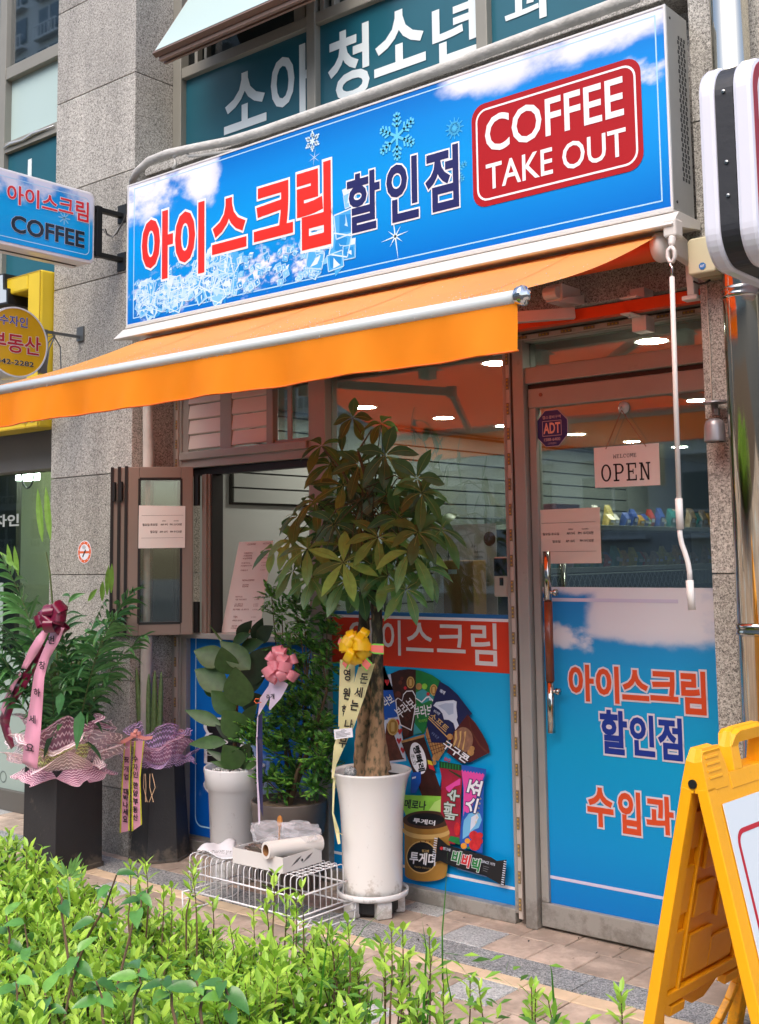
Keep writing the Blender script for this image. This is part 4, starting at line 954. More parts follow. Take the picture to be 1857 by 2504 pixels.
m = MB(); m.box(-3.79, -2.757, y - .0016, y, 1.215, 1.230, 0); m.box(-3.79, -2.757, y - .0012, y, .122, .134, 0); m.build('white_line', WHITE, WF)
m = MB(); m.box(-3.79, -2.757, y - .002, y, 1.003, 1.217, 0); m.build('red_banner', mat('banner_red', 'd2391c', .35), WF)
m = MB()
bw = mat('banner_white', 'dcd9d8', .4)
for s, a, b, t, q in (('이', (452, 380), (604, 380), (590, 222), (590, 506)), ('스', (648, 440), (868, 460), (745, 240), (745, 472)), ('크', (897, 440), (1128, 460), (1000, 255), (1000, 482)), ('림', (1172, 400), (1380, 420), (1350, 245), (1300, 587))):
    writeY(m, s, S7(*a).x, S7(*b).x, S7(*q).z, S7(*t).z, y - .003, off=.012)
writeY(m, '아', S7(185, 380).x, S7(425, 380).x, S7(300, 480).z, S7(300, 215).z, y - .003, off=.012)
m.build('lettering', bw, WF)
# printed treats ---------------------------------------------------
CHO = mat('choco', '3a1c18', .4, var=(30, .3)); CHO2 = mat('choco_mid', '5a2c22', .4, var=(40, .35)); GRN = mat('pack_green', '1f7a3d', .4, var=(20, .15)); NVY = mat('pack_navy', '1b2350', .4)
TAN = mat('waffle_tan', 'b08350', .5, var=(60, .2)); CRM = mat('cream_print', 'cfd6e6', .4); HRT = mat('heart_red', 'c22a33', .4); BLU = mat('pack_blue', '1d55b0', .4); PNK2 = mat('pack_pink', 'e04aa0', .35)
MEL = mat('melon_green', '8ed04a', .4, var=(20, .15)); GLD = mat('tub_gold', '9a7234', .35, var=(10, .15)); GLD2 = mat('tub_gold_light', 'c9a566', .35); BLK = mat('pack_black', '15181c', .35); WMR = mat('watermelon_red', '9c1f38', .4, var=(20, .15)); TEA = mat('cone_teal', '3f97a0', .4); DGR = mat('dark_green', '12401f', .4); YLW = mat('print_yellow', 'd9c437', .4); PCT = mat('picture_fill', '2b1412', .5); STR = mat('strawberry', 'c3262c', .4, var=(60, .2)); ORA = mat('orange_fruit', 'e0962f', .4)
LV = [0]
def lay(): LV[0] += 1; return y - .0035 - LV[0] * .00022
def shape(pts, S, mt, parent, name='picture'):
    d = lay(); q = [S(a, b, 0) for a, b in pts]; q = [Vector((p.x, d, p.z)) for p in q]
    ar = sum(q[i].x * q[(i + 1) % len(q)].z - q[(i + 1) % len(q)].x * q[i].z for i in range(len(q)))
    if ar < 0: q = q[::-1]
    return MB().poly(q).build(name, mt, parent)
def arc(cx, cy, r0, a0, a1, n=10, rx=None): return [(cx + (rx or r0) * math.cos(rad(a0 + (a1 - a0) * i / n)), cy + r0 * math.sin(rad(a0 + (a1 - a0) * i / n))) for i in range(n + 1)]
def words(s, cx, cy, w_, h_, ang, S, mt, parent, off=.03, skew=0, under=None, uo=.08):
    """printed word centred on a photo point, size and tilt in that crop's pixels"""
    a = rad(ang); ux, uy = math.cos(a) * w_, math.sin(a) * w_; vx, vy = math.sin(a) * h_ + skew * w_, -math.cos(a) * h_
    O_ = (cx - ux / 2 - vx / 2, cy - uy / 2 - vy / 2)
    def pt(q, d): p = S(q[0], q[1], 0); return Vector((p.x, d, p.z))
    if under:
        d = lay(); m = MB(); o = pt(O_, d); place(m, s, uo, off, o, pt((O_[0] + ux, O_[1] + uy), d) - o, pt((O_[0] + vx, O_[1] + vy), d) - o); m.build('outline', under, parent)
    d = lay(); m = MB(); o = pt(O_, d); write(m, s, o, pt((O_[0] + ux, O_[1] + uy), d) - o, pt((O_[0] + vx, O_[1] + vy), d) - o, off=off); m.build('lettering', mt, parent)
FAN = thing('ice_cream_cone_picture', S5(700, 600), 'printed fan of wrapped ice cream cones on the blue window film', 'printed picture')
shape([(60, 40)] + [(x, 85 + (x - 60) * .0) for x in ()] + [(-250, 700), (60, 160), (150, 145), (180, 340), (345, 1240), (-100, 1300), (-250, 1000)], S5, mat('cone_white', 'c9d0e0'), FAN, 'cone')
shape([(-200, 560), (60, 350), (185, 345), (240, 680), (60, 730), (-150, 900)], S5, BLU, FAN, 'cone_wrap')
shape([(50, 1100), (100, 760), (200, 900), (320, 1220), (60, 1250)], S5, CHO2, FAN, 'cone_wrap')
shape([(110, 700), (250, 690), (345, 1220), (300, 1200)], S5, mat('cone_white'), FAN, 'cone_wrap')
words('부라보', 85, 500, 210, 130, -32, S5, WHITE, FAN, .02, 0, NVY, .06)
for cx, cy in ((103, 250), (255, 990), (305, 1105), (265, 870), (250, 750)):
    shape([(cx, cy + 45), (cx - 32, cy - 12), (cx - 25, cy - 38), (cx - 5, cy - 32), (cx, cy - 18), (cx + 8, cy - 36), (cx + 28, cy - 38), (cx + 30, cy - 8)], S5, HRT, FAN, 'heart')
shape([(150, 140)] + [(260, 95), (370, 82), (470, 90), (470, 600), (440, 920), (310, 970), (290, 800), (190, 420)], S5, CHO, FAN, 'cone_wrap')
shape([(210, 470), (240, 440), (295, 475), (310, 400), (350, 355), (430, 350), (470, 420), (480, 500), (415, 860), (270, 790), (225, 600)], S5, WHITE, FAN, 'heart_frame')
shape([(222, 475), (245, 452), (297, 490), (318, 408), (355, 367), (425, 362), (460, 425), (468, 500), (408, 842), (282, 780), (235, 600)], S5, CHO, FAN, 'heart_fill')
shape([(470, 90), (560, 110), (680, 160), (785, 232), (700, 480), (640, 700), (575, 895), (445, 910), (470, 600)], S5, GRN, FAN, 'cone_wrap')
shape([(470, 380), (560, 330), (690, 420), (700, 480), (640, 480), (548, 520), (475, 450)], S5, TEA, FAN, 'cone_band')
shape([(440, 910), (450, 760), (550, 885)], S5, TEA, FAN, 'cone_band')
shape([(470, 440), (545, 490), (600, 430), (640, 420), (690, 470), (690, 500), (640, 440), (605, 450), (548, 508), (470, 455)], S5, WHITE, FAN, 'heart_frame')
for cx, cy, rx in ((405, 250, 50), (698, 345, 48), (185, 810, 72)):
    shape(arc(cx, cy, rx * 1.5, 0, 350, 18, rx), S5, GLD2, FAN, 'coin'); shape(arc(cx, cy, rx * 1.25, 0, 350, 18, rx * .8), S5, GLD, FAN, 'coin_face'); words('1', cx, cy, rx * .6, rx * 1.6, 0, S5, GLD2, FAN)
for cx, cy, r, mt in ((340, 320, 22, HRT), (630, 395, 24, HRT), (585, 300, 40, MEL), (515, 300, 45, TAN), (280, 250, 30, CHO2), (250, 400, 45, CHO2), (300, 200, 25, CHO2), (350, 880, 50, CHO2), (660, 460, 18, mat('cone_white'))):
    shape(arc(cx, cy, r, 0, 330, 7, r * .9), S5, mt, FAN, 'topping')
words('부라보', 345, 570, 270, 150, -38, S5, WHITE, FAN, .015)
words('부라보', 575, 610, 240, 150, -10, S5, WHITE, FAN, .015)
words('초코', 375, 690, 90, 60, -35, S5, CHO2, FAN, .03); words('피스타치오', 570, 730, 110, 40, -8, S5, MEL, FAN, .01)
shape([(600, 900), (630, 780), (780, 700), (900, 960), (850, 1100), (760, 1240), (700, 1200)], S5, TAN, FAN, 'waffle')
for k in range(5):
    shape([(610 + k * 38, 880 + k * 8), (616 + k * 38, 878 + k * 8), (700 + k * 30, 1180 - k * 10), (694 + k * 30, 1182 - k * 10)], S5, CHO2, FAN, 'waffle_line')
    shape([(610 + k * 20, 960 + k * 48), (850, 925 + k * 40), (852, 932 + k * 40), (611 + k * 20, 968 + k * 48)], S5, CHO2, FAN, 'waffle_line')
shape([(785, 232), (900, 300), (1010, 400), (1110, 530), (1195, 640), (1030, 800), (850, 1010), (680, 1005), (620, 780), (700, 480)], S5, NVY, FAN, 'cone_wrap')
shape([(705, 540), (740, 495), (860, 480), (960, 470), (1000, 490), (995, 560), (1010, 680), (1000, 720), (1030, 800), (985, 850), (960, 760), (900, 720), (840, 715), (820, 640), (780, 590)], S5, CRM, FAN, 'cream_swirl')
shape([(760, 540), (860, 510), (960, 510), (960, 640), (900, 660), (850, 600)], S5, mat('cream_shade', 'aab6cf', .4), FAN, 'cream_swirl')
words('해태', 820, 365, 70, 45, 28, S5, CRM, FAN, .03)
words('소프트', 780, 750, 290, 75, 42, S5, GLD2, FAN, .02); words('부드러운', 750, 625, 90, 35, 32, S5, CRM, FAN, .02)
shape([(640, 700), (650, 695), (890, 935), (880, 942)], S5, GLD2, FAN, 'underline')
words('우유 맛 콘', 730, 915, 110, 35, 40, S5, mat('faint_print', '7a88b0'), FAN, 0)
shape([(1140, 650), (1240, 760), (1330, 900), (1400, 1040), (1420, 1130), (1180, 1250), (1060, 1265), (880, 1130), (960, 880)], S5, mat('maroon', '4c1a1c', .4), FAN, 'cone_wrap')
shape([(1145, 655), (1155, 665), (1190, 840), (1300, 1030), (1410, 1140), (1385, 1145), (1280, 1040), (1180, 860)], S5, CHO2, FAN, 'cone_rim')
shape(arc(1085, 970, 160, 0, 350, 22, 125), S5, mat('choco_scoop', '8a6450', .5, var=(50, .25)), FAN, 'scoop')
for a0 in (0, 1, 2):
    cx = 1000 + a0 * 60
    shape([(cx - 20, 860 + a0 * 5), (cx + 5, 850 + a0 * 5), (cx + 10 - a0 * 10, 960), (cx - 30, 1060 + a0 * 20), (cx - 50, 1050 + a0 * 20), (cx - 15, 950)], S5, GLD2, FAN, 'vanilla_stripe')
for cx, cy, r in ((1180, 1130, 45), (730, 1200, 35), (790, 1150, 30), (720, 1260, 30), (920, 930, 40), (1200, 1080, 35)): shape(arc(cx, cy, r, 0, 330, 8), S5, TAN, FAN, 'nut')
words('구구콘', 995, 1120, 380, 105, 35, S5, WHITE, FAN, .03, 0, BLK, .1); words('BIG', 890, 1220, 80, 45, 20, S5, HRT, FAN, .03)
BAR = thing('ice_cream_bar_picture', S5(520, 1250), 'printed dark chocolate ice bar with white oval label on the window film', 'printed picture')
shape([(310, 980), (600, 900), (600, 940), (310, 1010)], S5, TAN, BAR, 'bar_edge')
shape([(315, 1010), (600, 935), (760, 1420), (840, 1700), (600, 1750), (430, 1300)], S5, CHO, BAR, 'bar')
shape([(640, 1220), (690, 1235), (710, 1290), (650, 1275)], S5, YLW, BAR, 'yellow_band'); shape([(650, 1275), (712, 1290), (735, 1360), (665, 1330)], S5, HRT, BAR, 'red_band')
o = arc(525, 1200, 205, 0, 350, 26, 95); o = [(525 + (a - 525) * math.cos(-.25) - (b - 1200) * math.sin(-.25), 1200 + (a - 525) * math.sin(-.25) + (b - 1200) * math.cos(-.25)) for a, b in o]
shape(o, S5, WHITE, BAR, 'oval_label'); words('빵빠레', 535, 1205, 330, 90, 76, S5, BLK, BAR, .04); words('초코', 470, 1215, 150, 40, 76, S5, BLK, BAR, .0)
shape([(740, 1390), (830, 1390), (800, 1560)], S5, FB, BAR, 'film_gap')
BB = thing('blue_pack_picture', S5(500, 1420), 'printed blue ice pack corner behind the rim of the tall white pot', 'printed picture')
shape([(440, 1380), (560, 1370), (560, 1500), (500, 1640), (430, 1640)], S5, BLU, BB, 'pack'); shape([(450, 1440), (500, 1425), (495, 1450), (450, 1462)], S5, CRM, BB, 'stripe')
MP = thing('melon_bar_picture', S8(650, 320), 'printed light green melon ice bar pack on the window film', 'printed picture')
shape([(500, 250), (700, 258), (795, 262), (800, 420), (560, 400)], S8, MEL, MP, 'pack'); shape([(680, 400), (750, 300), (792, 280), (790, 400)], S8, mat('melon_light', 'b7e07a', .4), MP, 'fruit'); words('메로나', 620, 318, 145, 62, 6, S8, mat('coffee_black'), MP, .03)
TB = thing('ice_cream_tub_picture', S8(700, 620), 'printed round golden ice cream tub on the window film', 'printed picture')
shape([(540, 440)] + arc(700, 420, 62, 180, 360, 16, 165) + [(865, 500), (830, 790)] + arc(690, 785, 48, 0, 180, 14, 140) + [(548, 500)], S8, GLD, TB, 'tub')
shape(arc(700, 420, 62, 0, 350, 28, 165), S8, mat('tub_lid', '4a3226', .35), TB, 'lid'); shape(arc(690, 418, 44, 0, 350, 24, 125), S8, BLK, TB, 'lid_label'); words('투게더', 680, 432, 150, 34, 8, S8, WHITE, TB, .03)
shape([(540, 455)] + arc(700, 462, 58, 180, 0, 16, 163) + [(862, 500)] + arc(700, 492, 58, 0, 180, 16, 163)[1:], S8, GLD2, TB, 'rim')
shape(arc(665, 670, 110, 0, 350, 30, 105), S8, GLD2, TB, 'label_ring'); shape(arc(665, 670, 102, 0, 350, 30, 98), S8, BLK, TB, 'label'); words('투게더', 672, 680, 175, 82, 6, S8, WHITE, TB, .025); words('빙그레', 690, 628, 45, 18, 5, S8, GLD2, TB, .02); words('바닐라맛 아이스크림', 670, 740, 110, 12, 8, S8, GLD2, TB, 0)
for k in range(11): 
    a = rad(200 + k * 14); shape(arc(690 + 128 * math.cos(a), 690 + 128 * math.sin(a) * 1.0, 5, 0, 300, 5), S8, CHO2, TB, 'dot') if k not in (0, 10) else None
WM_ = thing('watermelon_bar_picture', S6(400, 800), 'printed red watermelon ice bar pack with green striped end', 'printed picture')
shape([(235, 150), (590, 205), (600, 400), (580, 700), (570, 1330), (480, 1400), (390, 1380), (400, 1200), (300, 950), (255, 900), (270, 300)], S6, WMR, WM_, 'pack')
shape([(235, 60), (600, 120), (590, 215), (235, 165)], S6, DGR, WM_, 'end_seal')
for k in range(7): shape([(262 + k * 46, 75 + k * 7), (282 + k * 46, 78 + k * 7), (280 + k * 46, 165 + k * 7), (260 + k * 46, 162 + k * 7)], S6, GRN, WM_, 'seal_stripe')
shape([(340, 480), (560, 340), (580, 345), (575, 440), (480, 470), (400, 560), (350, 520)], S6, PNK2, WM_, 'pink_flash')
shape([(390, 210), (400, 200), (580, 290), (590, 330), (560, 320)], S6, DGR, WM_, 'rind')
shape(arc(525, 1150, 110, 0, 350, 14, 48), S6, STR, WM_, 'fruit'); shape([(385, 1330), (420, 1260), (560, 1290), (575, 1400), (540, 1400)], S6, GRN, WM_, 'melon')
for s, cx, cy, w_, h_ in (('수', 470, 610, 230, 200), ('박', 400, 800, 220, 180), ('바', 430, 940, 150, 220)): words(s, cx, cy, w_ * .8, h_, -82, S6, mat('ice_text', 'bcc9c6'), WM_, .04, 0, DGR, .09)
JP = thing('fruit_bar_picture', S6(780, 800), 'printed pink and blue fruit ice bar pack standing on the window film', 'printed picture')
shape([(600, 115), (1000, 185), (990, 300), (960, 400), (945, 1100), (940, 1540), (880, 1530), (600, 1420), (570, 1330), (630, 700), (610, 300)], S6, BLU, JP, 'pack')
shape([(600, 210)] + [q for k in range(8) for q in ((612 + k * 47, 195 + k * 7.5), (635 + k * 47, 228 + k * 7.5))] + [(975, 270), (950, 330), (860, 600), (720, 880), (690, 890), (650, 860), (630, 950), (640, 500)], S6, PNK2, JP, 'pink_panel')
shape([(640, 1010), (720, 900), (820, 880), (900, 900), (930, 1000), (880, 1130), (800, 1160), (730, 1240), (620, 1310), (625, 1120)], S6, mat('wave_blue', '6fb4e0', .4), JP, 'wave'); shape([(760, 960), (850, 900), (880, 960), (820, 1090), (740, 1180)], S6, CRM, JP, 'wave_foam')
for cx, cy, r, mt in ((640, 1420, 50, ORA), (700, 1340, 45, ORA), (800, 1250, 75, STR), (900, 1250, 50, STR), (820, 1400, 95, STR), (890, 1340, 60, STR), (720, 1450, 22, GRN)): shape(arc(cx, cy, r, 0, 340, 12), S6, mt, JP, 'fruit')
for s, cx, cy, w_, h_ in (('죠', 820, 475, 250, 220), ('스', 770, 755, 240, 190)): words(s, cx, cy, w_, h_, -76, S6, WHITE, JP, .035, 0, NAVY, .08)
for k in range(6): words('맛', 915 - k * 14, 660 + k * 75, 36, 30, -76, S6, YLW, JP, .0)
BP = thing('black_bar_picture', S8(1010, 690), 'printed black ice bar pack with green and red letters on the window film', 'printed picture')
shape([(785, 530), (850, 585), (1140, 665), (1180, 690), (1245, 682), (1235, 855), (1215, 855), (1120, 800), (860, 720), (800, 690), (765, 700)], S8, BLK, BP, 'pack')
for k in range(11): shape([(762 - k * 1.5, 535 + k * 15), (782 - k * 1.5, 540 + k * 15), (781 - k * 1.5, 546 + k * 15), (761 - k * 1.5, 541 + k * 15)], S8, CRM, BP, 'seal_tooth'); shape([(1228 - k * 1.5, 690 + k * 15), (1246 - k * 1.5, 694 + k * 15), (1245 - k * 1.5, 700 + k * 15), (1227 - k * 1.5, 696 + k * 15)], S8, CRM, BP, 'seal_tooth')
shape([(905, 620), (1080, 680), (1070, 765), (1000, 745), (880, 690)], S8, mat('cone_white'), BP, 'letter_panel') if 0 else None
for s, cx, cy, mt in (('비', 912, 665, GRN), ('비', 978, 688, STR), ('빅', 1045, 715, GRN)): words(s, cx, cy, 58, 88, 13, S8, mt, BP, .05, 0, WHITE, .085)
words('빙그레', 850, 610, 50, 20, 16, S8, CRM, BP, .02); words('SINCE 1975', 1130, 702, 90, 18, 15, S8, CRM, BP, .0); shape(arc(815, 604, 12, 0, 330, 10, 11), S8, HRT, BP, 'logo_dot')
for k in range(3): shape([(1095, 720 + k * 14), (1135 - k * 6, 731 + k * 14), (1135 - k * 6, 735 + k * 14), (1095, 724 + k * 14)], S8, mat('faint_grey', '6a6a70'), BP, 'small_print')
shape([(920, 735), (1120, 790), (1120, 797), (920, 742)], S8, mat('faint_print2', '4a5a78'), BP, 'glint')

# left film under the serving window
LF_ = thing('window_film', (-4.36, -.005, .07), 'deep blue film with big cloud and bubble letters under the serving window', 'window film')
lfm = print_mat('film_deep', [(0, '0a52aa'), (.5, '0862be'), (1, '1272c4')], 2, .06, 1.09, [(-4.75, -3.9, .1, .6, .15, .3, 5)], .35, 'b9cfe6', (1, 1, 1))
MB().box(-4.808, -3.9, -.006, -.001, .075, 1.088).build('film', lfm, LF_)
m = MB(); o_ = rrect(-4.765, -3.935, .12, 1.13, .05, -.0085); i_ = rrect(-4.758, -3.942, .127, 1.123, .045, -.0085); ringpoly(m, [(a, b, min(c, 1.088)) for a, b, c in o_], [(a, b, min(c, 1.088)) for a, b, c in i_]); m.build('border_line', mat('pale_line'), LF_)
m = MB(); m2 = MB()
def q8(a, b): return P(400 + a / 3.304, 1350 + b / 3.304)
xw = q8(360, 1500).x
for mm, o, yy_ in ((m, .13, -.009), (m2, .07, -.0105)):
    place(mm, 'coffee', o, .07, (xw, yy_, .68), (0, 0, -.38), (.36, 0, 0))
m.build('outline', WHITE, LF_); m2.build('lettering', INK, LF_)

# door film
DF = thing('door_film', (-2.2, -.012, .1), 'sky blue door film with clouds and orange and navy Korean lettering', 'door film')
dfm = print_mat('door_sky', [(0, '0673c0'), (.2, '0a8cca'), (.5, '109bcb'), (.75, '2496d0'), (1, '2a7cc4')], 2, .10, 1.37, [(-2.45, -1.6, 1.09, 1.6, .13, .72, 2.0), (-2.66, -2.33, 1.10, 1.24, .06, .5, 6), (-2.66, -2.2, 1.32, 1.6, .05, .5, 5)], .4, 'd6d8e0', (1, 1, 1.5))
MB().box(DX0 + .036, DX1, -.013, -.009, .105, 1.366).build('film', dfm, DF)
m = MB(); m.box(DX0 + .036, DX1, -.0142, -.0132, .2, .212); m.box(-2.60, -2.0, -.0142, -.0132, 1.308, 1.322); m.build('white_line', mat('line_lilac', 'c5c3da'), DF)
D4 = lambda a, b: P(1357 + a / 3.304, 1400 + b / 3.304, -.014)
D5 = lambda a, b: P(1357 + a / 2.954, 1750 + b / 2.954, -.014)
DO = mat('door_orange', 'cf4a20', .45); DN = mat('door_navy', '14318c', .45); DW = mat('door_white', 'd0ccd6', .5)
for s, a, b, t, q, fn, c in (('아', (115, 870), (318, 870), (265, 745), (265, 1042), D4, DO), ('이', (335, 900), (523, 900), (500, 760), (500, 1060), D4, DO), ('스', (548, 980), (768, 1000), (650, 787), (650, 1033), D4, DO), ('크', (775, 980), (1003, 1000), (880, 800), (880, 1040), D4, DO), ('림', (1022, 900), (1224, 950), (1180, 800), (1150, 1150), D4, DO),
                       ('할', (370, 1250), (588, 1250), (450, 1110), (480, 1470), D4, DN), ('인', (608, 1250), (810, 1300), (700, 1150), (740, 1487), D4, DN), ('점', (835, 1300), (1033, 1300), (960, 1175), (960, 1520), D4, DN),
                       ('수', (238, 660), (428, 690), (330, 520), (330, 805), D5, DO), ('입', (460, 650), (622, 650), (560, 550), (560, 860), D5, DO), ('과', (662, 700), (862, 700), (800, 585), (800, 862), D5, DO), ('자', (905, 700), (1090, 700), (1000, 600), (1000, 890), D5, DO)):
    two(s, fn(*a).x, fn(*b).x, fn(*q).z, fn(*t).z, -.0155, c, DW, .034, .082, DF)

# notices and signs on the door
def flat_sheet(name, label, cat, x0, x1, z0, z1, y, mt, tilt=0, group=None):
    t = thing(name, ((x0 + x1) / 2, y, z0), label, cat, group)
    c = math.tan(tilt) * (x1 - x0)
    MB().prism([(x0, y, z0), (x1, y, z0 + c), (x1, y, z1 + c), (x0, y, z1)], (0, .002, 0)).build('sheet', mt, t); return t
n2 = flat_sheet('opening_hours_notice', 'pale opening hours notice stuck inside the door glass beside the handle', 'notice', -2.617, -2.325, 1.462, 1.685, -.0125, mat('notice_beige', 'd6ccc2', .6))
m = MB(); X0, X1 = -2.60, -2.345
for (s, u, v, wd, ht) in (('월요일-토요일', .02, .52, .31, .05), ('AM 9시', .47, .52, .15, .06), ('PM 10시30분', .68, .52, .28, .06), ('일요일', .2, .38, .15, .05), ('AM 10시', .45, .38, .16, .06), ('PM 9시30분', .71, .38, .25, .06), ('OPEN', .5, .61, .09, .025), ('CLOSED', .75, .61, .12, .025)):
    writeY(m, s, X0 + .255 * u, X0 + .255 * (u + wd), 1.462 + .223 * v, 1.462 + .223 * (v + ht), -.0135, off=.012)
m.box(X0, X1, -.0136, -.0132, 1.628, 1.629); m.box(X0, X1, -.0136, -.0132, 1.51, 1.511); m.build('print', INK, n2)
OS = thing('open_sign', (-2.19, -.03, 1.76), 'white hanging sign reading WELCOME OPEN on a string behind suction hook', 'sign')
oc = [P(1357 + a / 3.304, 900 + b / 3.304, -.03) for a, b in ((328, 968), (852, 945), (840, 604), (316, 645))]
MB().prism(oc, (0, .004, 0)).build('board', mat('board_white', 'e6e0dc', .5), OS)
Uo = oc[1] - oc[0]; Vo = oc[3] - oc[0]; e_ = Vector((0, -.001, 0))
def slab_letters(mb, s, O, Uv, Vv, st=.17, adv=1.18):
    G = {'O': 'o', 'P': 1, 'E': 1, 'N': 1}
    n = len(s); cw = 1 / (n * adv - (adv - 1))
    def B(x0, y0, x1, y1, k): mb.poly([O + Uv * ((k * adv + x0) * cw) + Vv * y0, O + Uv * ((k * adv + x1) * cw) + Vv * y0, O + Uv * ((k * adv + x1) * cw) + Vv * y1, O + Uv * ((k * adv + x0) * cw) + Vv * y1])
    def ring(cx, cy, rx, ry, tx_, ty_, k, a0=0, a1=360):
        N = 24; o = []; i = []
        for j in range(N + 1):
            a = rad(a0 + (a1 - a0) * j / N); c, s_ = math.cos(a), math.sin(a)
            o.append(O + Uv * ((k * adv + cx + rx * c) * cw) + Vv * (cy + ry * s_)); i.append(O + Uv * ((k * adv + cx + (rx - tx_) * c) * cw) + Vv * (cy + (ry - ty_) * s_))
        mb.add(o + i, [(j, j + 1, N + 2 + j, N + 1 + j) for j in range(N)])
    w_ = .085
    for k, ch in enumerate(s):
        if ch == 'O': ring(.5, .5, .47, .5, st, .09, k)
        if ch == 'C': ring(.5, .5, .47, .5, st, .09, k, 40, 320); B(.78, .62, .9, .95, k)
        if ch == 'P': B(.16, 0, .16 + st, 1, k); B(0, 0, .52, w_, k); B(0, 1 - w_, .6, 1, k); B(.2, .42, .6, .42 + w_, k); ring(.56, .71, .4, .29, st, w_, k, -90, 90)
        if ch == 'E': B(.14, 0, .14 + st, 1, k); B(0, 0, .93, w_, k); B(0, 1 - w_, .9, 1, k); B(.2, .48, .62, .48 + w_, k); B(.9 - .1, 1 - .3, .9, 1, k); B(.93 - .1, 0, .93, .32, k); B(.58, .38, .66, .66, k)
        if ch == 'L': B(.2, 0, .2 + st, 1, k); B(.0, 0, .9, w_, k); B(0, 1 - w_, .55, 1, k); B(.8, 0, .9, .35, k)
        if ch == 'N': B(.12, 0, .12 + st * .8, 1, k); B(.74, 0, .74 + st * .8, 1, k); B(0, 0, .4, w_, k); B(0, 1 - w_, .28, 1, k); B(.6, 1 - w_, 1.0, 1, k); mb.poly([O + Uv * ((k * adv + .12) * cw) + Vv, O + Uv * ((k * adv + .72) * cw), O + Uv * ((k * adv + .88) * cw), O + Uv * ((k * adv + .3) * cw) + Vv])
        if ch in 'WM':
            f_ = (lambda t: t) if ch == 'M' else (lambda t: 1 - t)
            B(.0, f_(1) - w_ / 2, .3, f_(1) + w_ / 2, k); B(.7, f_(1) - w_ / 2, 1, f_(1) + w_ / 2, k)
            for xa, xb, ya, yb in ((.1, .16, 0, 1), (.16, .5, 1, .3), (.5, .84, .3, 1), (.84, .9, 1, 0)):
                mb.poly([O + Uv * ((k * adv + xa - st * .4) * cw) + Vv * f_(ya), O + Uv * ((k * adv + xa + st * .4) * cw) + Vv * f_(ya), O + Uv * ((k * adv + xb + st * .4) * cw) + Vv * f_(yb), O + Uv * ((k * adv + xb - st * .4) * cw) + Vv * f_(yb)])
m = MB(); slab_letters(m, 'OPEN', oc[0] + Uo * .10 + Vo * .14 + e_, Uo * .77, Vo * .43); slab_letters(m, 'WELCOME', oc[0] + Uo * .305 + Vo * .71 + e_, Uo * .36, Vo * .095); m.build('lettering', INK, OS)
hk = P(1521, 1003, -.03)
m = MB(); 
for a, b in ((413, 655), (738, 632)): m.tube([P(1357 + a / 3.304, 900 + b / 3.304, -.032), hk], .0018, 6)
m.build('string', mat('twine', '8a5a48', .8), OS)
m = MB(); m.lathe([(.001, -.006), (.012, -.004), (.024, .006), (.025, .010)], (hk.x, -.022, hk.z + .012), 24, 'y'); m.tube([(hk.x, -.03, hk.z + .014), (hk.x, -.042, hk.z + .008), (hk.x + .002, -.045, hk.z - .004)], .003, 6); tag(m.build('suction_hook', mat('clear_plastic', 'b9bdbf', .1, coat=1), smooth=True), 'clear suction hook on the door glass above the open sign', 'hook')
AS = thing('alarm_sticker', P(1349, 1047, -.012), 'dark blue octagonal alarm company sticker on the door glass', 'sticker')
c = P(1350, 1047, -.013); R8 = .083
m = MB()
for r, yy_, mi in ((R8, -.013, 1), (R8 * .97, -.0135, 0)): m.poly([(c.x + r * math.cos(rad(22.5 + 45 * k)), yy_, c.z + r * math.sin(rad(22.5 + 45 * k))) for k in range(8)], mi)
frameY(m, c.x - .045, c.x + .047, c.z - .032, c.z + .032, .002, -.0142, -.0138, 1)
writeY(m, 'ADT', c.x - .040, c.x + .042, c.z - .022, c.z + .024, -.0145, off=.03, mi=2); writeY(m, '캡스경비구역', c.x - .043, c.x + .045, c.z + .040, c.z + .054, -.0145, off=.012, mi=1)
writeY(m, '1588-6400', c.x - .038, c.x + .040, c.z - .053, c.z - .040, -.0145, off=.01, mi=1); writeY(m, '고객센터', c.x - .02, c.x + .02, c.z - .068, c.z - .059, -.0145, mi=1)
m.build('print', [mat('sticker_navy', '272a6a', .4), mat('sticker_line', 'c3aeb6', .5), mat('sticker_peach', 'e0a99a', .5)], AS)

# ------------------------------------------------------------------ things inside the shop
INT = 'things inside'
pm = [P(585, 1325, .06), P(541, 1546, .02), P(633, 1547, .02), P(668, 1322, .06)]
MNU = thing('menu_board', pm[1], 'tall pale menu board leaning in the serving window opening', 'menu board')
MB().prism([pm[1], pm[2], pm[3], pm[0]], (0, .004, 0)).build('board', mat('menu_paper', 'dccbc2', .5), MNU)
Um = pm[2] - pm[1]; Vm = pm[0] - pm[1]; m = MB(); r_ = random.Random(4)
for (v, txt, u, wd) in ((.955, 'COFFEE', .25, .22), (.955, 'HOT/ICE', .66, .2), (.86, '아메리카노', .2, .24), (.83, '카페라떼', .2, .22), (.80, '바닐라라떼', .2, .24), (.75, '카푸치노', .18, .25), (.72, '카라멜마끼아또', .18, .3), (.67, '카페모카', .2, .2),
                        (.56, 'NON-COFFEE', .3, .32), (.51, '초코라떼', .33, .16), (.49, '녹차라떼', .33, .16), (.38, '에이드', .2, .2), (.35, '레몬 자몽 청포도', .22, .3), (.30, '스무디', .22, .22), (.28, '딸기 블루베리', .22, .22), (.24, '요거트 스무디', .2, .42), (.16, 'TEA', .25, .12), (.12, '페퍼민트 캐모마일', .25, .26), (.06, '샷추가 500원', .25, .5), (.035, '디카페인 변경', .25, .3)):
    write(m, txt, pm[1] + Um * u + Vm * v + e_ * 1.5, Um * wd, Vm * (.018 if wd > .1 else .012), off=.012)
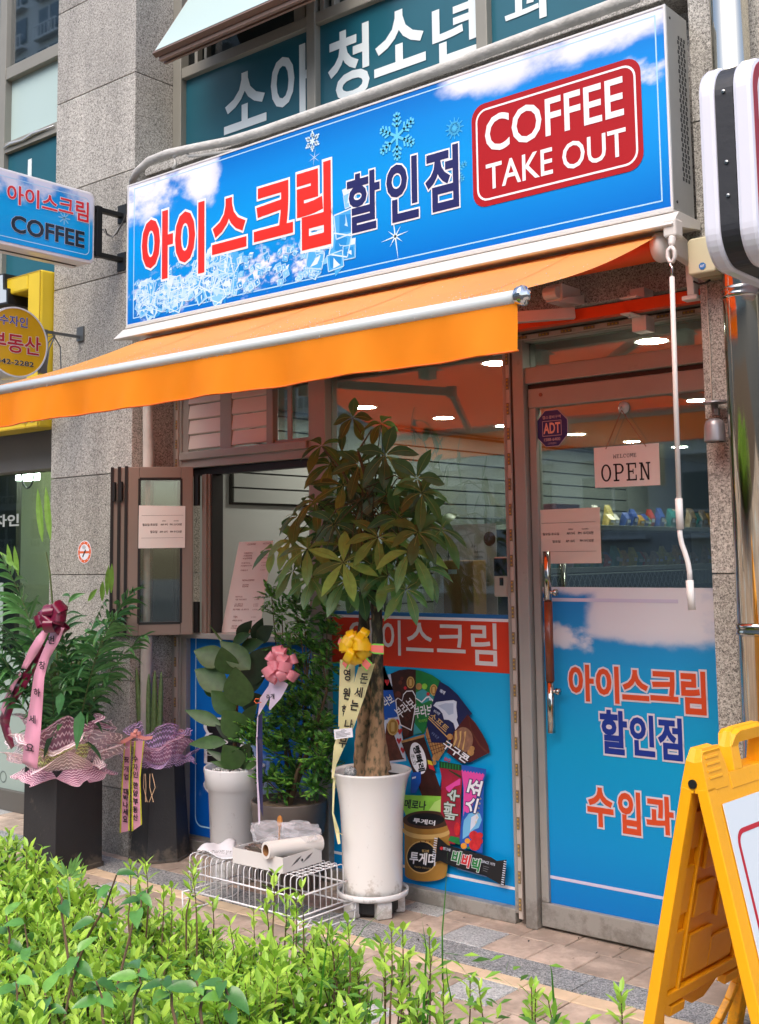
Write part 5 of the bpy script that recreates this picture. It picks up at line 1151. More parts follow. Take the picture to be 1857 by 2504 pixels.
for v in (.86, .83, .80, .75, .72, .67, .38, .35, .30, .28, .24, .16, .12, .06): write(m, '%d,500' % (2 + int(v * 10) % 3), pm[1] + Um * .72 + Vm * v + e_ * 1.5, Um * .13, Vm * .012, off=0)
m.build('print', mat('menu_ink', '8a4a44'), MNU)
CT = MB().box(-4.9, -2.9, .055, .7, 0, 1.07).build('counter', mat('counter_wood', '5a4334', .5, var=(6, .15)), None, bevel=.005); tag(CT, 'brown service counter behind the serving window', 'counter')
def g_at(px, py, y): return at(px, py, 'y', y)
p = g_at(565, 1420, .9); tag(MB().box(p.x - .22, p.x + .25, .8, 1.2, 1.07, p.z - .02).build('coffee_machine', mat('dark_machine', '3b3634', .3, .3), None, bevel=.01), 'dark coffee machine on the counter behind the menu board', 'machine')
m = MB(); p = g_at(560, 1330, .9); m.lathe([(.06, 0), (.085, .03), (.09, .07), (.07, .12), (.03, .14), (.001, .145)], (p.x, .95, p.z - .06), 24, fn=None); tag(m.build('cup_lid_stack', mat('clear_lid', '9a8f8a', .3), smooth=True), 'translucent dome lids stacked above the dark coffee machine', 'lid')
# kraft bag, papers and intercom near the window
p = g_at(1095, 1360, .1); q = g_at(1150, 1500, .1)
m = MB(); m.box(p.x - .02, q.x + .03, .09, .19, 1.07, p.z - .02); b_ = m.build('paper_bag', mat('kraft', 'b08458', .8), None, bevel=.004); tag(b_, 'brown kraft paper bag with handle behind the window glass', 'paper bag')
hn = MB().tube([(p.x + .01, .09, p.z - .02), (p.x + .015, .09, p.z + .02), (p.x + .035, .09, p.z + .03), (p.x + .055, .09, p.z + .02), (p.x + .06, .09, p.z - .02)], .003, 6).build('handle', BLACK, b_, smooth=True)
lb = MB().poly([(p.x + .01, .088, p.z - .08), (p.x + .06, .088, p.z - .08), (p.x + .06, .088, p.z - .06), (p.x + .01, .088, p.z - .06)]).build('label', mat('cone_white'), b_)
a = P(1058, 1285, .24); b = P(1218, 1500, .24)
PN = thing('menu_poster', (a.x, .24, b.z), 'large grey white menu sheet inside the window glass', 'poster')
MB().box(a.x, b.x, .24, .243, 1.072, a.z).build('sheet', mat('sheet_grey', 'e2dfe2', .6), PN)
m = MB(); r_ = random.Random(8)
for u, v, t in ((.62, .72, '음료'), (.66, .65, '아메리카노'), (.66, .59, '카페라떼'), (.66, .56, '모카'), (.68, .49, '바닐라라떼'), (.72, .37, '에이드'), (.72, .31, '레몬에이드'), (.72, .26, '자몽에이드'), (.72, .23, '청포도'), (.25, .66, '빙수'), (.22, .6, '팥빙수')):
    x_ = a.x + (b.x - a.x) * u; z_ = 1.26 + (a.z - 1.26) * v; writeY(m, t, x_, x_ + .012 * len(t), z_, z_ + .011, .2385, off=.01)
disc(m, (b.x - .035, 0, a.z - .07), .033, .238, 1, 30)
m.build('print', [INK, mat('seal_brown', '6e3a2e')], PN)
a = P(1205, 1362, -.04); b = P(1248, 1460, -.04)
IC = thing('door_keypad', (a.x, .02, b.z), 'grey access keypad with dark screen on the window glass by the post', 'keypad')
MB().box(a.x, b.x, -.035, -.001, b.z, a.z).build('body', mat('keypad_grey', 'a3a096', .4), IC, bevel=.006)
h_ = a.z - b.z
MB().box(a.x + .004, b.x - .004, -.038, -.035, b.z + h_ * .52, a.z - .006).build('screen', mat('screen_black', '101216', .08, coat=1), IC, bevel=.002)
m = MB(); m.box((a.x + b.x) / 2 - .012, (a.x + b.x) / 2 + .008, -.038, -.034, b.z + h_ * .28, b.z + h_ * .48); m.build('finger_pad', mat('screen_black'), IC, bevel=.003)
# gondola shelves with snacks (runs along the left side of the room)
SHX = -4.35
p0 = at(1478, 1284, 'x', SHX); p1 = at(1735, 1296, 'x', SHX); p2 = at(1480, 1386, 'x', SHX); p3 = at(1480, 1436, 'x', SHX)
GD = thing('snack_shelf', (SHX - .2, (p0.y + p1.y) / 2, 0), 'long grey shelf rack with snack packets seen through the door glass', 'shelf')
ya, yb = p0.y - .9, p1.y + .6
SHM = mat('shelf_grey', '9aa4a2', .5)
for z in (p0.z, p2.z): 
    MB().box(SHX - .45, SHX, ya, yb, z - .035, z).build('shelf_board', SHM, GD, bevel=.003)
MB().box(SHX - .47, SHX - .45, ya, yb, .2, p0.z + .05).build('back_board', mat('shelf_dark', '4a524f', .7), GD)
m = MB(); zt_, zb_ = p2.z - .05, p2.z - .17; n = 44
for i in range(n):
    yy_ = ya + (yb - ya) * i / n; st_ = (yb - ya) / n
    for sgn in (0, 1): 
        A_ = Vector((SHX + .01, yy_ + (st_ if sgn else 0), zb_)); B_ = Vector((SHX + .01, yy_ + (0 if sgn else st_), zt_)); m.tube([A_, B_], .004, 4, cap=False)
m.tube([(SHX + .01, ya, zt_), (SHX + .01, yb, zt_)], .006, 6); m.build('lattice', mat('lattice_grey', '8b9694', .4), GD)
MB().box(SHX - .02, SHX + .002, ya, yb, .1, zb_ - .0).build('front_board', mat('shelf_dark'), GD)
cols_ = ['d0a040', 'c04434', '5e9a44', 'b09a80', 'c8c044', '4460b0', 'd8c470', '90502e', 'd0cac0', '3f9090']
r_ = random.Random(3); yy_ = ya + .05; k = 0
while yy_ < yb - .1:
    for z in (p0.z, p2.z):
        w_ = r_.uniform(.07, .105); h = r_.uniform(.09, .17); cx = SHX - .06 - r_.uniform(0, .08); c_ = cols_[r_.randrange(10)]
        m = MB(); m.add([(cx, yy_, z), (cx, yy_ + w_, z), (cx + .02, yy_ + w_ - .004, z + h * .5), (cx + .02, yy_ + .004, z + h * .5), (cx - .02, yy_ + w_, z + h), (cx - .02, yy_, z + h), (cx - .05, yy_, z), (cx - .05, yy_ + w_, z)], [(0, 1, 2, 3), (3, 2, 4, 5), (0, 3, 5, 6), (1, 7, 4, 2), (5, 4, 7, 6)], 0)
        m.poly([(cx + .0195, yy_ + w_ * .2, z + h * .25), (cx + .0195, yy_ + w_ * .8, z + h * .25), (cx + .0195, yy_ + w_ * .8, z + h * .46), (cx + .0195, yy_ + w_ * .2, z + h * .46)], 1)
        o = m.build('snack_packet', [mat('snack_' + c_, c_, .3, var=(30, .3)), mat('cone_white')])
        tag(o, 'small snack packet standing on the shelf rack behind the door glass', 'snack packet', 'snack packets on the shelf rack')
    yy_ += .095; k += 1
p = at(1400, 1250, 'x', SHX + .3)
tag(MB().box(p.x - .2, p.x + .05, p.y - .35, p.y + .15, p.z - .1, p.z).build('snack_carton', mat('carton_dark', '3b3f48', .5, var=(20, .5)), None, bevel=.003), 'dark printed carton on top of the rack behind the notice', 'carton')
tag(MB().box(p.x - .18, p.x + .03, p.y - .25, p.y + .05, p.z + .003, p.z + .045).build('snack_carton', mat('carton_red', '6c2a30', .5, var=(20, .3)), None, bevel=.003), 'dark red carton lying on the dark printed carton', 'carton')
# ------------------------------------------------------------------ bows and ribbons
def ribbon(mb, left, right, y, mi=0, wob=.006, n=6):
    """ribbon whose two edges follow measured outlines on a plane in front of the plant; subdivided, gently waved in depth"""
    vs = []; k = 0; N = len(left)
    for i in range(N - 1):
        for j in range(n + (1 if i == N - 2 else 0)):
            t = j / n; a = (left[i][0] + (left[i + 1][0] - left[i][0]) * t, left[i][1] + (left[i + 1][1] - left[i][1]) * t); b = (right[i][0] + (right[i + 1][0] - right[i][0]) * t, right[i][1] + (right[i + 1][1] - right[i][1]) * t)
            d = wob * math.sin(k * .55); k += 1
            vs += [at(a[0], a[1], 'y', y + d), at(b[0], b[1], 'y', y + d * .6)]
    m_ = len(vs) // 2
    return mb.add(vs, [(2 * i, 2 * i + 1, 2 * i + 3, 2 * i + 2) for i in range(m_ - 1)], mi)
def bow(mb, c, size, wd, loops, seed=1, mis=(0,), face=Vector((.5, -.8, .1)), flat=.55):
    r = random.Random(seed); c = Vector(c); face = face.normalized(); sx = face.cross(Vector((0, 0, 1))).normalized(); sz = sx.cross(face).normalized()
    for i in range(loops):
        a = 2 * math.pi * i / loops + r.uniform(-.25, .25); tilt = r.uniform(.0, .8)
        d = ((sx * math.cos(a) + sz * math.sin(a)) * (1 - tilt * .4) + face * tilt).normalized(); L = size * r.uniform(.8, 1.1)
        n = (face - d * face.dot(d)).normalized(); s_ = d.cross(n).normalized()
        pts = []; ws = []
        for k in range(13):
            t = k / 12; pts.append(c + d * (L * math.sin(math.pi * t) ** .8) + n * (math.sin(2 * math.pi * t) * L * flat * .5 + .25 * L * tilt)); ws.append(s_ * wd * (.35 + .65 * math.sin(math.pi * t) ** .6))
        mb.strip(pts, ws, mis[i % len(mis)])
    mb.lathe([(.001, -wd * .25), (wd * .18, -wd * .2), (wd * .2, 0), (wd * .18, wd * .2), (.001, wd * .25)], c, 12, mi=mis[0])
    return mb
SATP = mat('satin_pink', 'e4a0b8', .3, coat=.3, trans=.15); SATM = mat('satin_maroon', '6a0f32', .3, coat=.3); LIL = mat('satin_lilac', 'dccbe0', .35, coat=.2, trans=.2); CRR = mat('ribbon_cream', 'e6e0a8', .55, trans=.25); YBOW = mat('bow_yellow', 'f6cc1a', .3, coat=.3, trans=.2); PKW = mat('bow_coral', 'f0807a', .5); LGR = mat('edge_lime', '86e05a', .45)
NVR = mat('ribbon_navy', '23264e', .3, coat=.3); ROSE = mat('satin_rose', 'e8929e', .25, coat=.4, trans=.15); SALM = mat('satin_salmon', 'ea9a90', .3, coat=.3)
C4 = lambda a, b: (a / 3.304, 1300 + b / 3.304)
C5 = lambda a, b: (a / 3.304, 1750 + b / 3.304)
C7 = lambda a, b: (400 + a / 3.304, 1350 + b / 3.304)
C8 = lambda a, b: (400 + a / 3.304, 1800 + b / 3.304)
S7p = lambda a, b: (800 + a / 3.304, 1450 + b / 3.304)
def ink_on(mb, items, fn, y, hw, hh, off=.02, mi=0, skew=0):
    for s, x, y_ in items:
        a = at(*fn(x - hw, y_ + hh), 'y', y); b = at(*fn(x + hw, y_ + hh), 'y', y); t_ = at(*fn(x - hw + skew, y_ - hh), 'y', y)
        write(mb, s, a, (b.x - a.x, 0, 0), (t_.x - a.x, 0, t_.z - a.z), off=off, mi=mi)

# ------------------------------------------------------------------ net wrapping
def net(name, c1, c2):
    m = bpy.data.materials.new(name); MATS[name] = m; m.use_nodes = True; n = m.node_tree.nodes; l = m.node_tree.links; b = n['Principled BSDF']; b.inputs['Base Color'].default_value = lin(c1); b.inputs['Roughness'].default_value = .6
    tc = n.new('ShaderNodeTexCoord'); sp = n.new('ShaderNodeSeparateXYZ'); l.new(tc.outputs['UV'], sp.inputs[0])
    def mth(op, a, b_=None, v=None):
        q = n.new('ShaderNodeMath'); q.operation = op
        l.new(a, q.inputs[0])
        if b_ is not None: l.new(b_, q.inputs[1])
        elif v is not None: q.inputs[1].default_value = v
        return q.outputs[0]
    zig = mth('PINGPONG', sp.outputs[0], v=.5); zz = mth('MULTIPLY', zig, v=.9); s_ = mth('ADD', sp.outputs[1], zz); w_ = mth('PINGPONG', s_, v=.5); th = mth('LESS_THAN', w_, v=.13)
    t = n.new('ShaderNodeBsdfTransparent'); veil = n.new('ShaderNodeMixShader'); d = n.new('ShaderNodeBsdfDiffuse'); d.inputs[0].default_value = lin(c2); veil.inputs[0].default_value = .42
    l.new(t.outputs[0], veil.inputs[1]); l.new(d.outputs[0], veil.inputs[2])
    mx = n.new('ShaderNodeMixShader'); l.new(th, mx.inputs[0]); l.new(veil.outputs[0], mx.inputs[1]); l.new(b.outputs[0], mx.inputs[2]); l.new(mx.outputs[0], n['Material Output'].inputs[0])
    return m
NETP = net('net_pink', 'f0d2da', 'e6a0c0'); NETW = net('net_white', 'f4e4e4', 'f0ccd6'); NETL = net('net_lilac', 'e0c6e6', 'b890cc'); NETY = net('net_lime', 'dfe8a0', 'b8cc50')
def ruffle(name, c, r0, r1, z0, z1, mt, parent, waves=9, seed=0, amp=.03, a0=0, a1=360, n=150, zz=.02, sx=1, sy=1):
    r = random.Random(seed); ph = [r.uniform(0, 6.28) for _ in range(4)]; rows = 8; vs = []; uv = []
    for j in range(rows + 1):
        t = j / rows
        for i in range(n + 1):
            a = rad(a0 + (a1 - a0) * i / n); rr = r0 + (r1 - r0) * t + amp * t * math.sin(waves * a + ph[0] + t * 1.5) + amp * .5 * t * math.sin(waves * 2.3 * a + ph[1])
            z = z0 + (z1 - z0) * math.sin(t * 1.9) / math.sin(1.9) + zz * t * math.sin(waves * .7 * a + ph[2])
            vs.append((c[0] + sx * rr * math.cos(a), c[1] + sy * rr * math.sin(a), z)); uv.append((i / n * (a1 - a0) / 360 * 46, t * 9))
    fs = [(j * (n + 1) + i, j * (n + 1) + i + 1, (j + 1) * (n + 1) + i + 1, (j + 1) * (n + 1) + i) for j in range(rows) for i in range(n)]
    o = MB().add(vs, fs).build(name, mt, parent, smooth=True)
    ul = o.data.uv_layers.new(name='UVMap')
    for lp in o.data.loops: ul.data[lp.index].uv = uv[lp.vertex_index]
    return o

# ------------------------------------------------------------------ black planter with areca palm
BPL = dirt(mat('planter_black', '232324', .55, bump=(90, .12), var=(5, .25)), '6a6052', 0, .12, .5, 16, .5)
PB = thing('black_planter', (-4.99, -.65, 0), 'tall square black planter with pink net frill at the left pillar', 'planter')
A1, B1 = Vector((-4.864, -.789, 0)), Vector((-4.889, -.499, 0)); dA = (B1 - A1); dB = Vector((-.247, -.016, 0))
Q = [A1, B1, B1 + dB, A1 + dB]; cQ = sum(Q, Vector()) / 4
def sq(k, z, dz=0): return [cQ + (p - cQ) * k + Vector((0, 0, z)) for p in Q]
m = MB(); lv = [sq(1.05, 0), sq(1.05, .022), sq(1.0, .024), sq(.985, .50), sq(.90, .50), sq(.90, .46)]
m.add([p for q in lv for p in q], [(i * 4 + k, i * 4 + (k + 1) % 4, i * 4 + 4 + (k + 1) % 4, i * 4 + 4 + k) for i in range(5) for k in range(4)]); m.f = [tuple(f) for f in m.f]
m.build('body', BPL, PB, bevel=.004)
MB().poly(sq(.9, .47)).build('soil', SOIL, PB)
ruffle('net_frill', (cQ.x, cQ.y), .14, .27, .47, .55, NETW, PB, 7, 1, .045, zz=.045); ruffle('net_frill', (cQ.x, cQ.y), .10, .20, .49, .70, NETP, PB, 5, 2, .05, zz=.05); ruffle('net_frill', (cQ.x, cQ.y), .10, .26, .48, .63, NETW, PB, 6, 9, .05, zz=.05); ruffle('net_frill', (cQ.x, cQ.y), .13, .20, .48, .60, NETY, PB, 7, 3, .02, -110, 10)
ruffle('net_frill', (cQ.x, cQ.y), .16, .24, .50, .455, NETP, PB, 9, 5, .02)

LP = [leafmat('palm_leaf_%d' % i, c, .25, .35) for i, c in enumerate(('3f7040', '4f8446', '355f3a', '76a044'))]
STEMG = mat('stem_green', '4a5a30', .5)
def frond(mb, base, az, el, L, leaves=20, ll=.17, lw=.020, mi=0, bend=1.1, start=.35, stem_mi=4, tip=1, rnd=RND):
    d = Vector((math.cos(az) * math.cos(el), math.sin(az) * math.cos(el), math.sin(el))); p = Vector(base); pts = [p.copy()]; ds = [d.copy()]; n = 16
    for i in range(n):
        d = (d + Vector((0, 0, -bend / n * (i / n) * 1.6))).normalized(); p = p + d * L / n; pts.append(p.copy()); ds.append(d.copy())
    mb.tube(pts, [.005 - .0038 * i / n for i in range(n + 1)], 5, stem_mi, cap=False)
    for k in range(leaves):
        t = start + (1 - start) * k / (leaves - 1); f_ = t * n; i = min(int(f_), n - 1); q = pts[i].lerp(pts[i + 1], f_ - i); dd = ds[i]
        side = dd.cross(Vector((0, 0, 1)))
        side = side.normalized() if side.length > .05 else Vector((1, 0, 0))
        up = side.cross(dd).normalized(); s = ll * (math.sin(math.pi * (.22 + .68 * (k / (leaves - 1)))) ** .7)
        for sg in (-1, 1):
            if rnd.random() < .12: continue
            v = (dd * (.75 + .25 * t) + side * sg * rnd.uniform(.4, 1.1) + up * rnd.uniform(-.1, .4)).normalized()
            mb.leaf(q, v, up + side * sg * .2, s * rnd.uniform(.85, 1.1), lw * rnd.uniform(.8, 1.15), droop=rnd.uniform(.7, 2.0), fold=.25, mi=mi if rnd.random() < .7 else rnd.choice((0, 1, 2)), seg=5)
    return mb
PT = thing('areca_palm', (cQ.x, cQ.y, .47), 'bushy green palm with arching fronds growing from the square black planter', 'palm')
r_ = random.Random(21); m = MB()
for i in range(17):
    az = r_.uniform(0, 6.28); el = rad(r_.uniform(58, 84)); L = r_.uniform(.65, 1.0)
    if math.cos(az - rad(-50)) > .45: L *= .55; el = rad(80)
    frond(m, (cQ.x + r_.uniform(-.05, .05), cQ.y + r_.uniform(-.05, .05), .46), az, el, L, 20, .17, .027, r_.choice((0, 0, 1, 2)), r_.uniform(.9, 1.6), .3, 4, 1, r_)
for az, el, L in ((rad(200), 76, 1.12), (rad(185), 70, 1.0), (rad(250), 68, 1.0), (rad(225), 66, .95), (rad(345), 66, .95), (rad(20), 74, .98), (rad(230), 60, .9), (rad(160), 62, .95)):
    frond(m, (cQ.x + r_.uniform(-.04, .04), cQ.y + r_.uniform(-.04, .04), .46), az, rad(el), L, 22, .20, .028, r_.choice((0, 1, 1)), 1.25, .42, 4, 1, r_)
for i in range(70):                                    # lower broad drooping leaves
    a = r_.uniform(0, 6.28); q = Vector((cQ.x + .1 * math.cos(a), cQ.y + .1 * math.sin(a), r_.uniform(.62, 1.15)))
    m.leaf(q, (math.cos(a), math.sin(a), r_.uniform(-.2, .7)), (0, 0, 1), r_.uniform(.10, .19), r_.uniform(.02, .034), r_.uniform(.6, 1.6), .2, r_.choice((0, 1, 2)), 4)
for px, py, L, W in ((150, 1695, .10, .05), (198, 1740, .17, .06)):
    q = at(px, py, 'y', -.85); m.leaf(q, (.1, -.2, -1), (.4, -1, .2), L, W, 0, .15, 0, 5, wide=.3)
q = at(122, 1400, 'y', -.66)                           # the tall unopened spear, fresh green
for px, py in ((92, 1195), (112, 1190)): 
    t_ = at(px, py, 'y', -.66); b_ = at(px + 12, py + 130, 'y', -.66); m.leaf(b_, t_ - b_, (.5, -1, 0), (t_ - b_).length, .038, 0, .25, 3, 5)
m.tube([at(112, 1350, 'y', -.66), q, (cQ.x, cQ.y, .6)], [.004, .005, .007], 6, 4)
for px, py, tx_, ty_ in ((250, 1470, 252, 1420), (262, 1455, 266, 1382), (272, 1450, 274, 1378), (215, 1470, 238, 1440), (0, 1350, 45, 1395), (30, 1400, 18, 1330), (45, 1408, 35, 1335)):
    b_ = at(px, py, 'y', -.6); t_ = at(tx_, ty_, 'y', -.62); m.leaf(b_, t_ - b_, (.5, -1, .2), (t_ - b_).length, .03, 0, .2, 3, 4)
m.build('fronds', LP + [STEMG], PT)
m = MB()
for i in range(9): a = i * .7; m.tube([(cQ.x + .04 * math.cos(a), cQ.y + .04 * math.sin(a), .46), (cQ.x + .07 * math.cos(a), cQ.y + .07 * math.sin(a), 1.0)], [.008, .005], 6)
m.build('stems', STEMG, PT)
# maroon and pink congratulation ribbon
RB1 = thing('congratulation_ribbon', at(132, 1505, 'y', -.9), 'maroon bow with long pink lettered ribbons tied on the palm', 'ribbon')
m = bow(MB(), at(134, 1508, 'y', -.90), .086, .052, 12, 3, flat=.8); m.build('bow', SATM, RB1, smooth=True)
yr = -.91
m = MB(); ribbon(m, [C4(430, 760), C4(395, 850), C4(330, 1000), C4(275, 1150), C4(240, 1400), C4(200, 1640), C5(180, 385)], [C4(520, 780), C4(478, 890), C4(400, 1020), C4(358, 1180), C4(345, 1400), C4(328, 1640), C5(300, 430)], yr)
ribbon(m, [C4(340, 800), C4(290, 860), C4(235, 950), C4(170, 1105)], [C4(395, 810), C4(350, 900), C4(300, 990), C4(215, 1110)], yr + .02)
ribbon(m, [C4(155, 1130), C4(90, 1230), C4(40, 1340), C4(5, 1440)], [C4(175, 1150), C4(115, 1260), C4(60, 1380), C4(30, 1480)], yr + .03, 0); m.build('ribbon_tail', SATP, RB1, smooth=True, solid=.0012)
m = MB(); ribbon(m, [C4(330, 880), C4(260, 1000), C4(215, 1110), C4(130, 1230), C4(40, 1390), C4(0, 1500), C5(0, 60), C5(40, 190), C5(90, 275)], [C4(370, 960), C4(320, 1080), C4(265, 1150), C4(215, 1250), C4(130, 1370), C4(85, 1500), C5(75, 80), C5(100, 170), C5(115, 245)], yr + .045); m.build('ribbon_back', SATM, RB1, smooth=True, solid=.0012)
m = MB(); ink_on(m, (('번', 412, 872), ('창', 340, 1078), ('하', 298, 1297), ('세', 260, 1513)), C4, yr - .012, 27, 33, .02); ink_on(m, (('요', 240, 252),), C5, yr - .012, 34, 30, .02); m.build('ribbon_lettering', INK, RB1)

# ------------------------------------------------------------------ tapered planter with cylinder sansevieria
PH = thing('black_planter', (-4.80, -.20, 0), 'smaller six sided black planter with lilac net frill beside the pillar', 'planter')
hc = Vector((-4.795, -.212, 0))
def hexr(R, z, ph=-65): return [hc + Vector((R * math.cos(rad(ph + 60 * k)), R * math.sin(rad(ph + 60 * k)), z)) for k in range(6)]
m = MB(); lv = [hexr(.160, 0), hexr(.160, .012), hexr(.150, .014), hexr(.118, .47), hexr(.105, .47), hexr(.105, .43)]
m.add([p for q in lv for p in q], [(i * 6 + k, i * 6 + (k + 1) % 6, i * 6 + 6 + (k + 1) % 6, i * 6 + 6 + k) for i in range(5) for k in range(6)]); m.build('body', BPL, PH, bevel=.003)
MB().poly(hexr(.105, .44)).build('soil', SOIL, PH)
ruffle('net_frill', (hc.x, hc.y), .11, .19, .455, .50, NETL, PH, 7, 6, .03, zz=.03); ruffle('net_frill', (hc.x, hc.y), .07, .14, .46, .64, NETL, PH, 4, 7, .035, 200, 420, zz=.04); ruffle('net_frill', (hc.x, hc.y), .08, .16, .46, .58, NETP, PH, 6, 8, .03, zz=.035)
SV = thing('cylinder_snake_plant', (hc.x, hc.y, .44), 'upright spear leaved snake plant standing in the six sided black planter', 'plant')
SVM = mat('snake_leaf', '5e7646', .45, var=(60, .3))
m = MB()
for (px, py), (bx_, by_), rr in (((306, 1635), (338, 1800), .011), ((323, 1640), (343, 1800), .012), ((334, 1632), (350, 1800), .012), ((344, 1636), (356, 1800), .012), ((363, 1640), (366, 1800), .013), ((379, 1640), (376, 1800), .012), ((395, 1642), (388, 1800), .012), ((273, 1690), (332, 1805), .011), ((290, 1665), (330, 1800), .011)):
    a = at(bx_, by_, 'y', -.25); b = at(px, py, 'y', -.24 - U(-.03, .05)); a.z = .45
    rr *= 1.25; m.tube([a, a.lerp(b, .3), a.lerp(b, .6), a.lerp(b, .85), a.lerp(b, .96), b], [rr, rr * 1.08, rr, rr * .75, rr * .4, .001], 10)
m.build('spear_leaf', SVM, SV, smooth=True)
RB2 = thing('congratulation_ribbon', at(332, 1800, 'y', -.40), 'two pink lettered ribbons with a small salmon bow on the six sided planter', 'ribbon')
yr = -.42
m = MB(); L_ = [C5(1005, 200), C5(985, 500), C5(966, 950)]; R_ = [C5(1062, 200), C5(1050, 500), C5(1048, 930)]; L2 = [C5(1085, 205), C5(1066, 500), C5(1064, 938)]; R2 = [C5(1168, 205), C5(1135, 500), C5(1148, 880)]
ribbon(m, L_, R_, yr); ribbon(m, L2, R2, yr - .012); m.build('ribbon_tail', SATP, RB2, smooth=True)
m = MB()
def inset(L, R, t): return [(a[0] + (b[0] - a[0]) * t, a[1] + (b[1] - a[1]) * t) for a, b in zip(L, R)]
for A_, B_, yy_ in ((L_, R_, yr), (L2, R2, yr - .012)):
    ribbon(m, A_, inset(A_, B_, .16), yy_ - .0015); ribbon(m, inset(A_, B_, .86), B_, yy_ - .0015)
m.build('gold_edge', mat('gold_lime', 'c9cc3a', .35, .2, var=(12, .4)), RB2, smooth=True)
bow(MB(), at(*C5(1100, 150), 'y', yr - .02), .028, .016, 4, 5, flat=.9).build('bow', SALM, RB2, smooth=True)
m = MB(); ribbon(m, [C5(1085, 150), C5(1010, 185), C5(940, 225)], [C5(1085, 180), C5(1020, 215), C5(945, 258)], yr - .02); ribbon(m, [C5(1110, 150), C5(1170, 170), C5(1235, 165)], [C5(1110, 182), C5(1175, 200), C5(1228, 190)], yr - .02); m.build('bow_tail', SALM, RB2, smooth=True)
m = MB(); ink_on(m, [(c, 1022 - i * 1.5, y_) for i, (c, y_) in enumerate((('祝', 352), ('개', 428), ('업', 490), ('대', 612), ('박', 662), ('나', 718), ('세', 775), ('요', 832)))], C5, yr - .008, 19, 25, .022)
ink_on(m, [(c, 1094 - 0 * i, y_) for i, (c, y_) in enumerate((('수', 347), ('자', 413), ('인', 473), ('한', 560), ('양', 625), ('부', 690), ('동', 757), ('산', 818)))], C5, yr - .02, 20, 26, .022)
p = at(*C5(1014, 545), 'y', yr - .008); m.lathe([(.001, 0), (.002, 0)], p, 8, 'y'); m.build('ribbon_lettering', INK, RB2)
m = MB()
for k, (x0, x1, x2) in enumerate(((1165, 1160, 1190), (1175, 1180, 1175), (1212, 1210, 1240), (1230, 1255, 1205))): m.tube([at(*C5(x0, 470), 'y', -.40), at(*C5(x1, 580), 'y', -.40), at(*C5(x2, 700), 'y', -.40)], .0018, 5)
m.build('cord', mat('cord_peach', 'd8b48c', .7), RB2)

# ------------------------------------------------------------------ white banded pot with rubber plant
PW = dirt(mat('pot_white', 'dcdcdc', .35, coat=.3, var=(3, .03)), '857a6a', 0, .12, .6, 18, .5); pc = Vector((-4.18, -.27, 0))
W1 = thing('white_banded_pot', pc, 'white round pot with a raised upper band behind the wire rack', 'pot')
zt = at(565, 1872, 'y', pc.y).z; zbnd = at(565, 1937, 'y', pc.y - .1).z
m = MB(); m.lathe([(.001, .0), (.104, .0), (.108, .006), (.126, zbnd - .004), (.136, zbnd), (.147, zt - .006), (.147, zt), (.137, zt), (.133, zt - .03), (.128, zt - .05)], pc, 56); m.build('body', PW, W1, smooth=True, bevel=0)
peb = MB(); r_ = random.Random(6)
for i in range(150):
    a = r_.uniform(0, 6.28); q = .115 * math.sqrt(r_.random()); s_ = r_.uniform(.006, .011); peb.lathe([(.001, -s_ * .6), (s_ * .8, -s_ * .4), (s_, 0), (s_ * .7, s_ * .5), (.001, s_ * .6)], (pc.x + q * math.cos(a), pc.y + q * math.sin(a), zt - .022 + r_.uniform(0, .008)), 7)
tag(peb.build('white_pebbles', mat('pebble_white', 'cfcdc8', .7), smooth=True), 'white pebbles covering the soil of the banded pot', 'pebbles', kind='stuff')
MB().lathe([(.001, 0), (.121, 0)], (pc.x, pc.y, zt - .035), 40).build('soil', SOIL, W1)
RP = thing('rubber_plant', (pc.x, pc.y, zt - .03), 'rubber plant with broad dark green oval leaves in the white banded pot', 'plant')
RL = [leafmat('rubber_leaf_%d' % i, c, .12, .42, .2) for i, c in enumerate(('3e5e2c', '2e4824', '4a6c36', '22321f'))]
m = MB(); st_top = at(600, 1560, 'y', pc.y)
m.tube([(pc.x, pc.y, zt - .04), at(575, 1790, 'y', pc.y), at(580, 1700, 'y', pc.y), at(590, 1610, 'y', pc.y), at(612, 1540, 'y', pc.y)], [.012, .010, .008, .006, .003], 8, 4)
def pleaf(tip, base, wpx, fn, mi, dy=.0, nrm=(.5, -.8, .35), wide=.42, bz_=.0):
    b = at(*fn(*base), 'y', pc.y - .02 - dy * .5 + bz_); t = at(*fn(*tip), 'y', pc.y - .04 - dy + bz_); m.leaf(b, t - b, nrm, (t - b).length * 1.1, wpx / 3.304 / 505 * 1.28, .12, .22, mi, 8, wide)
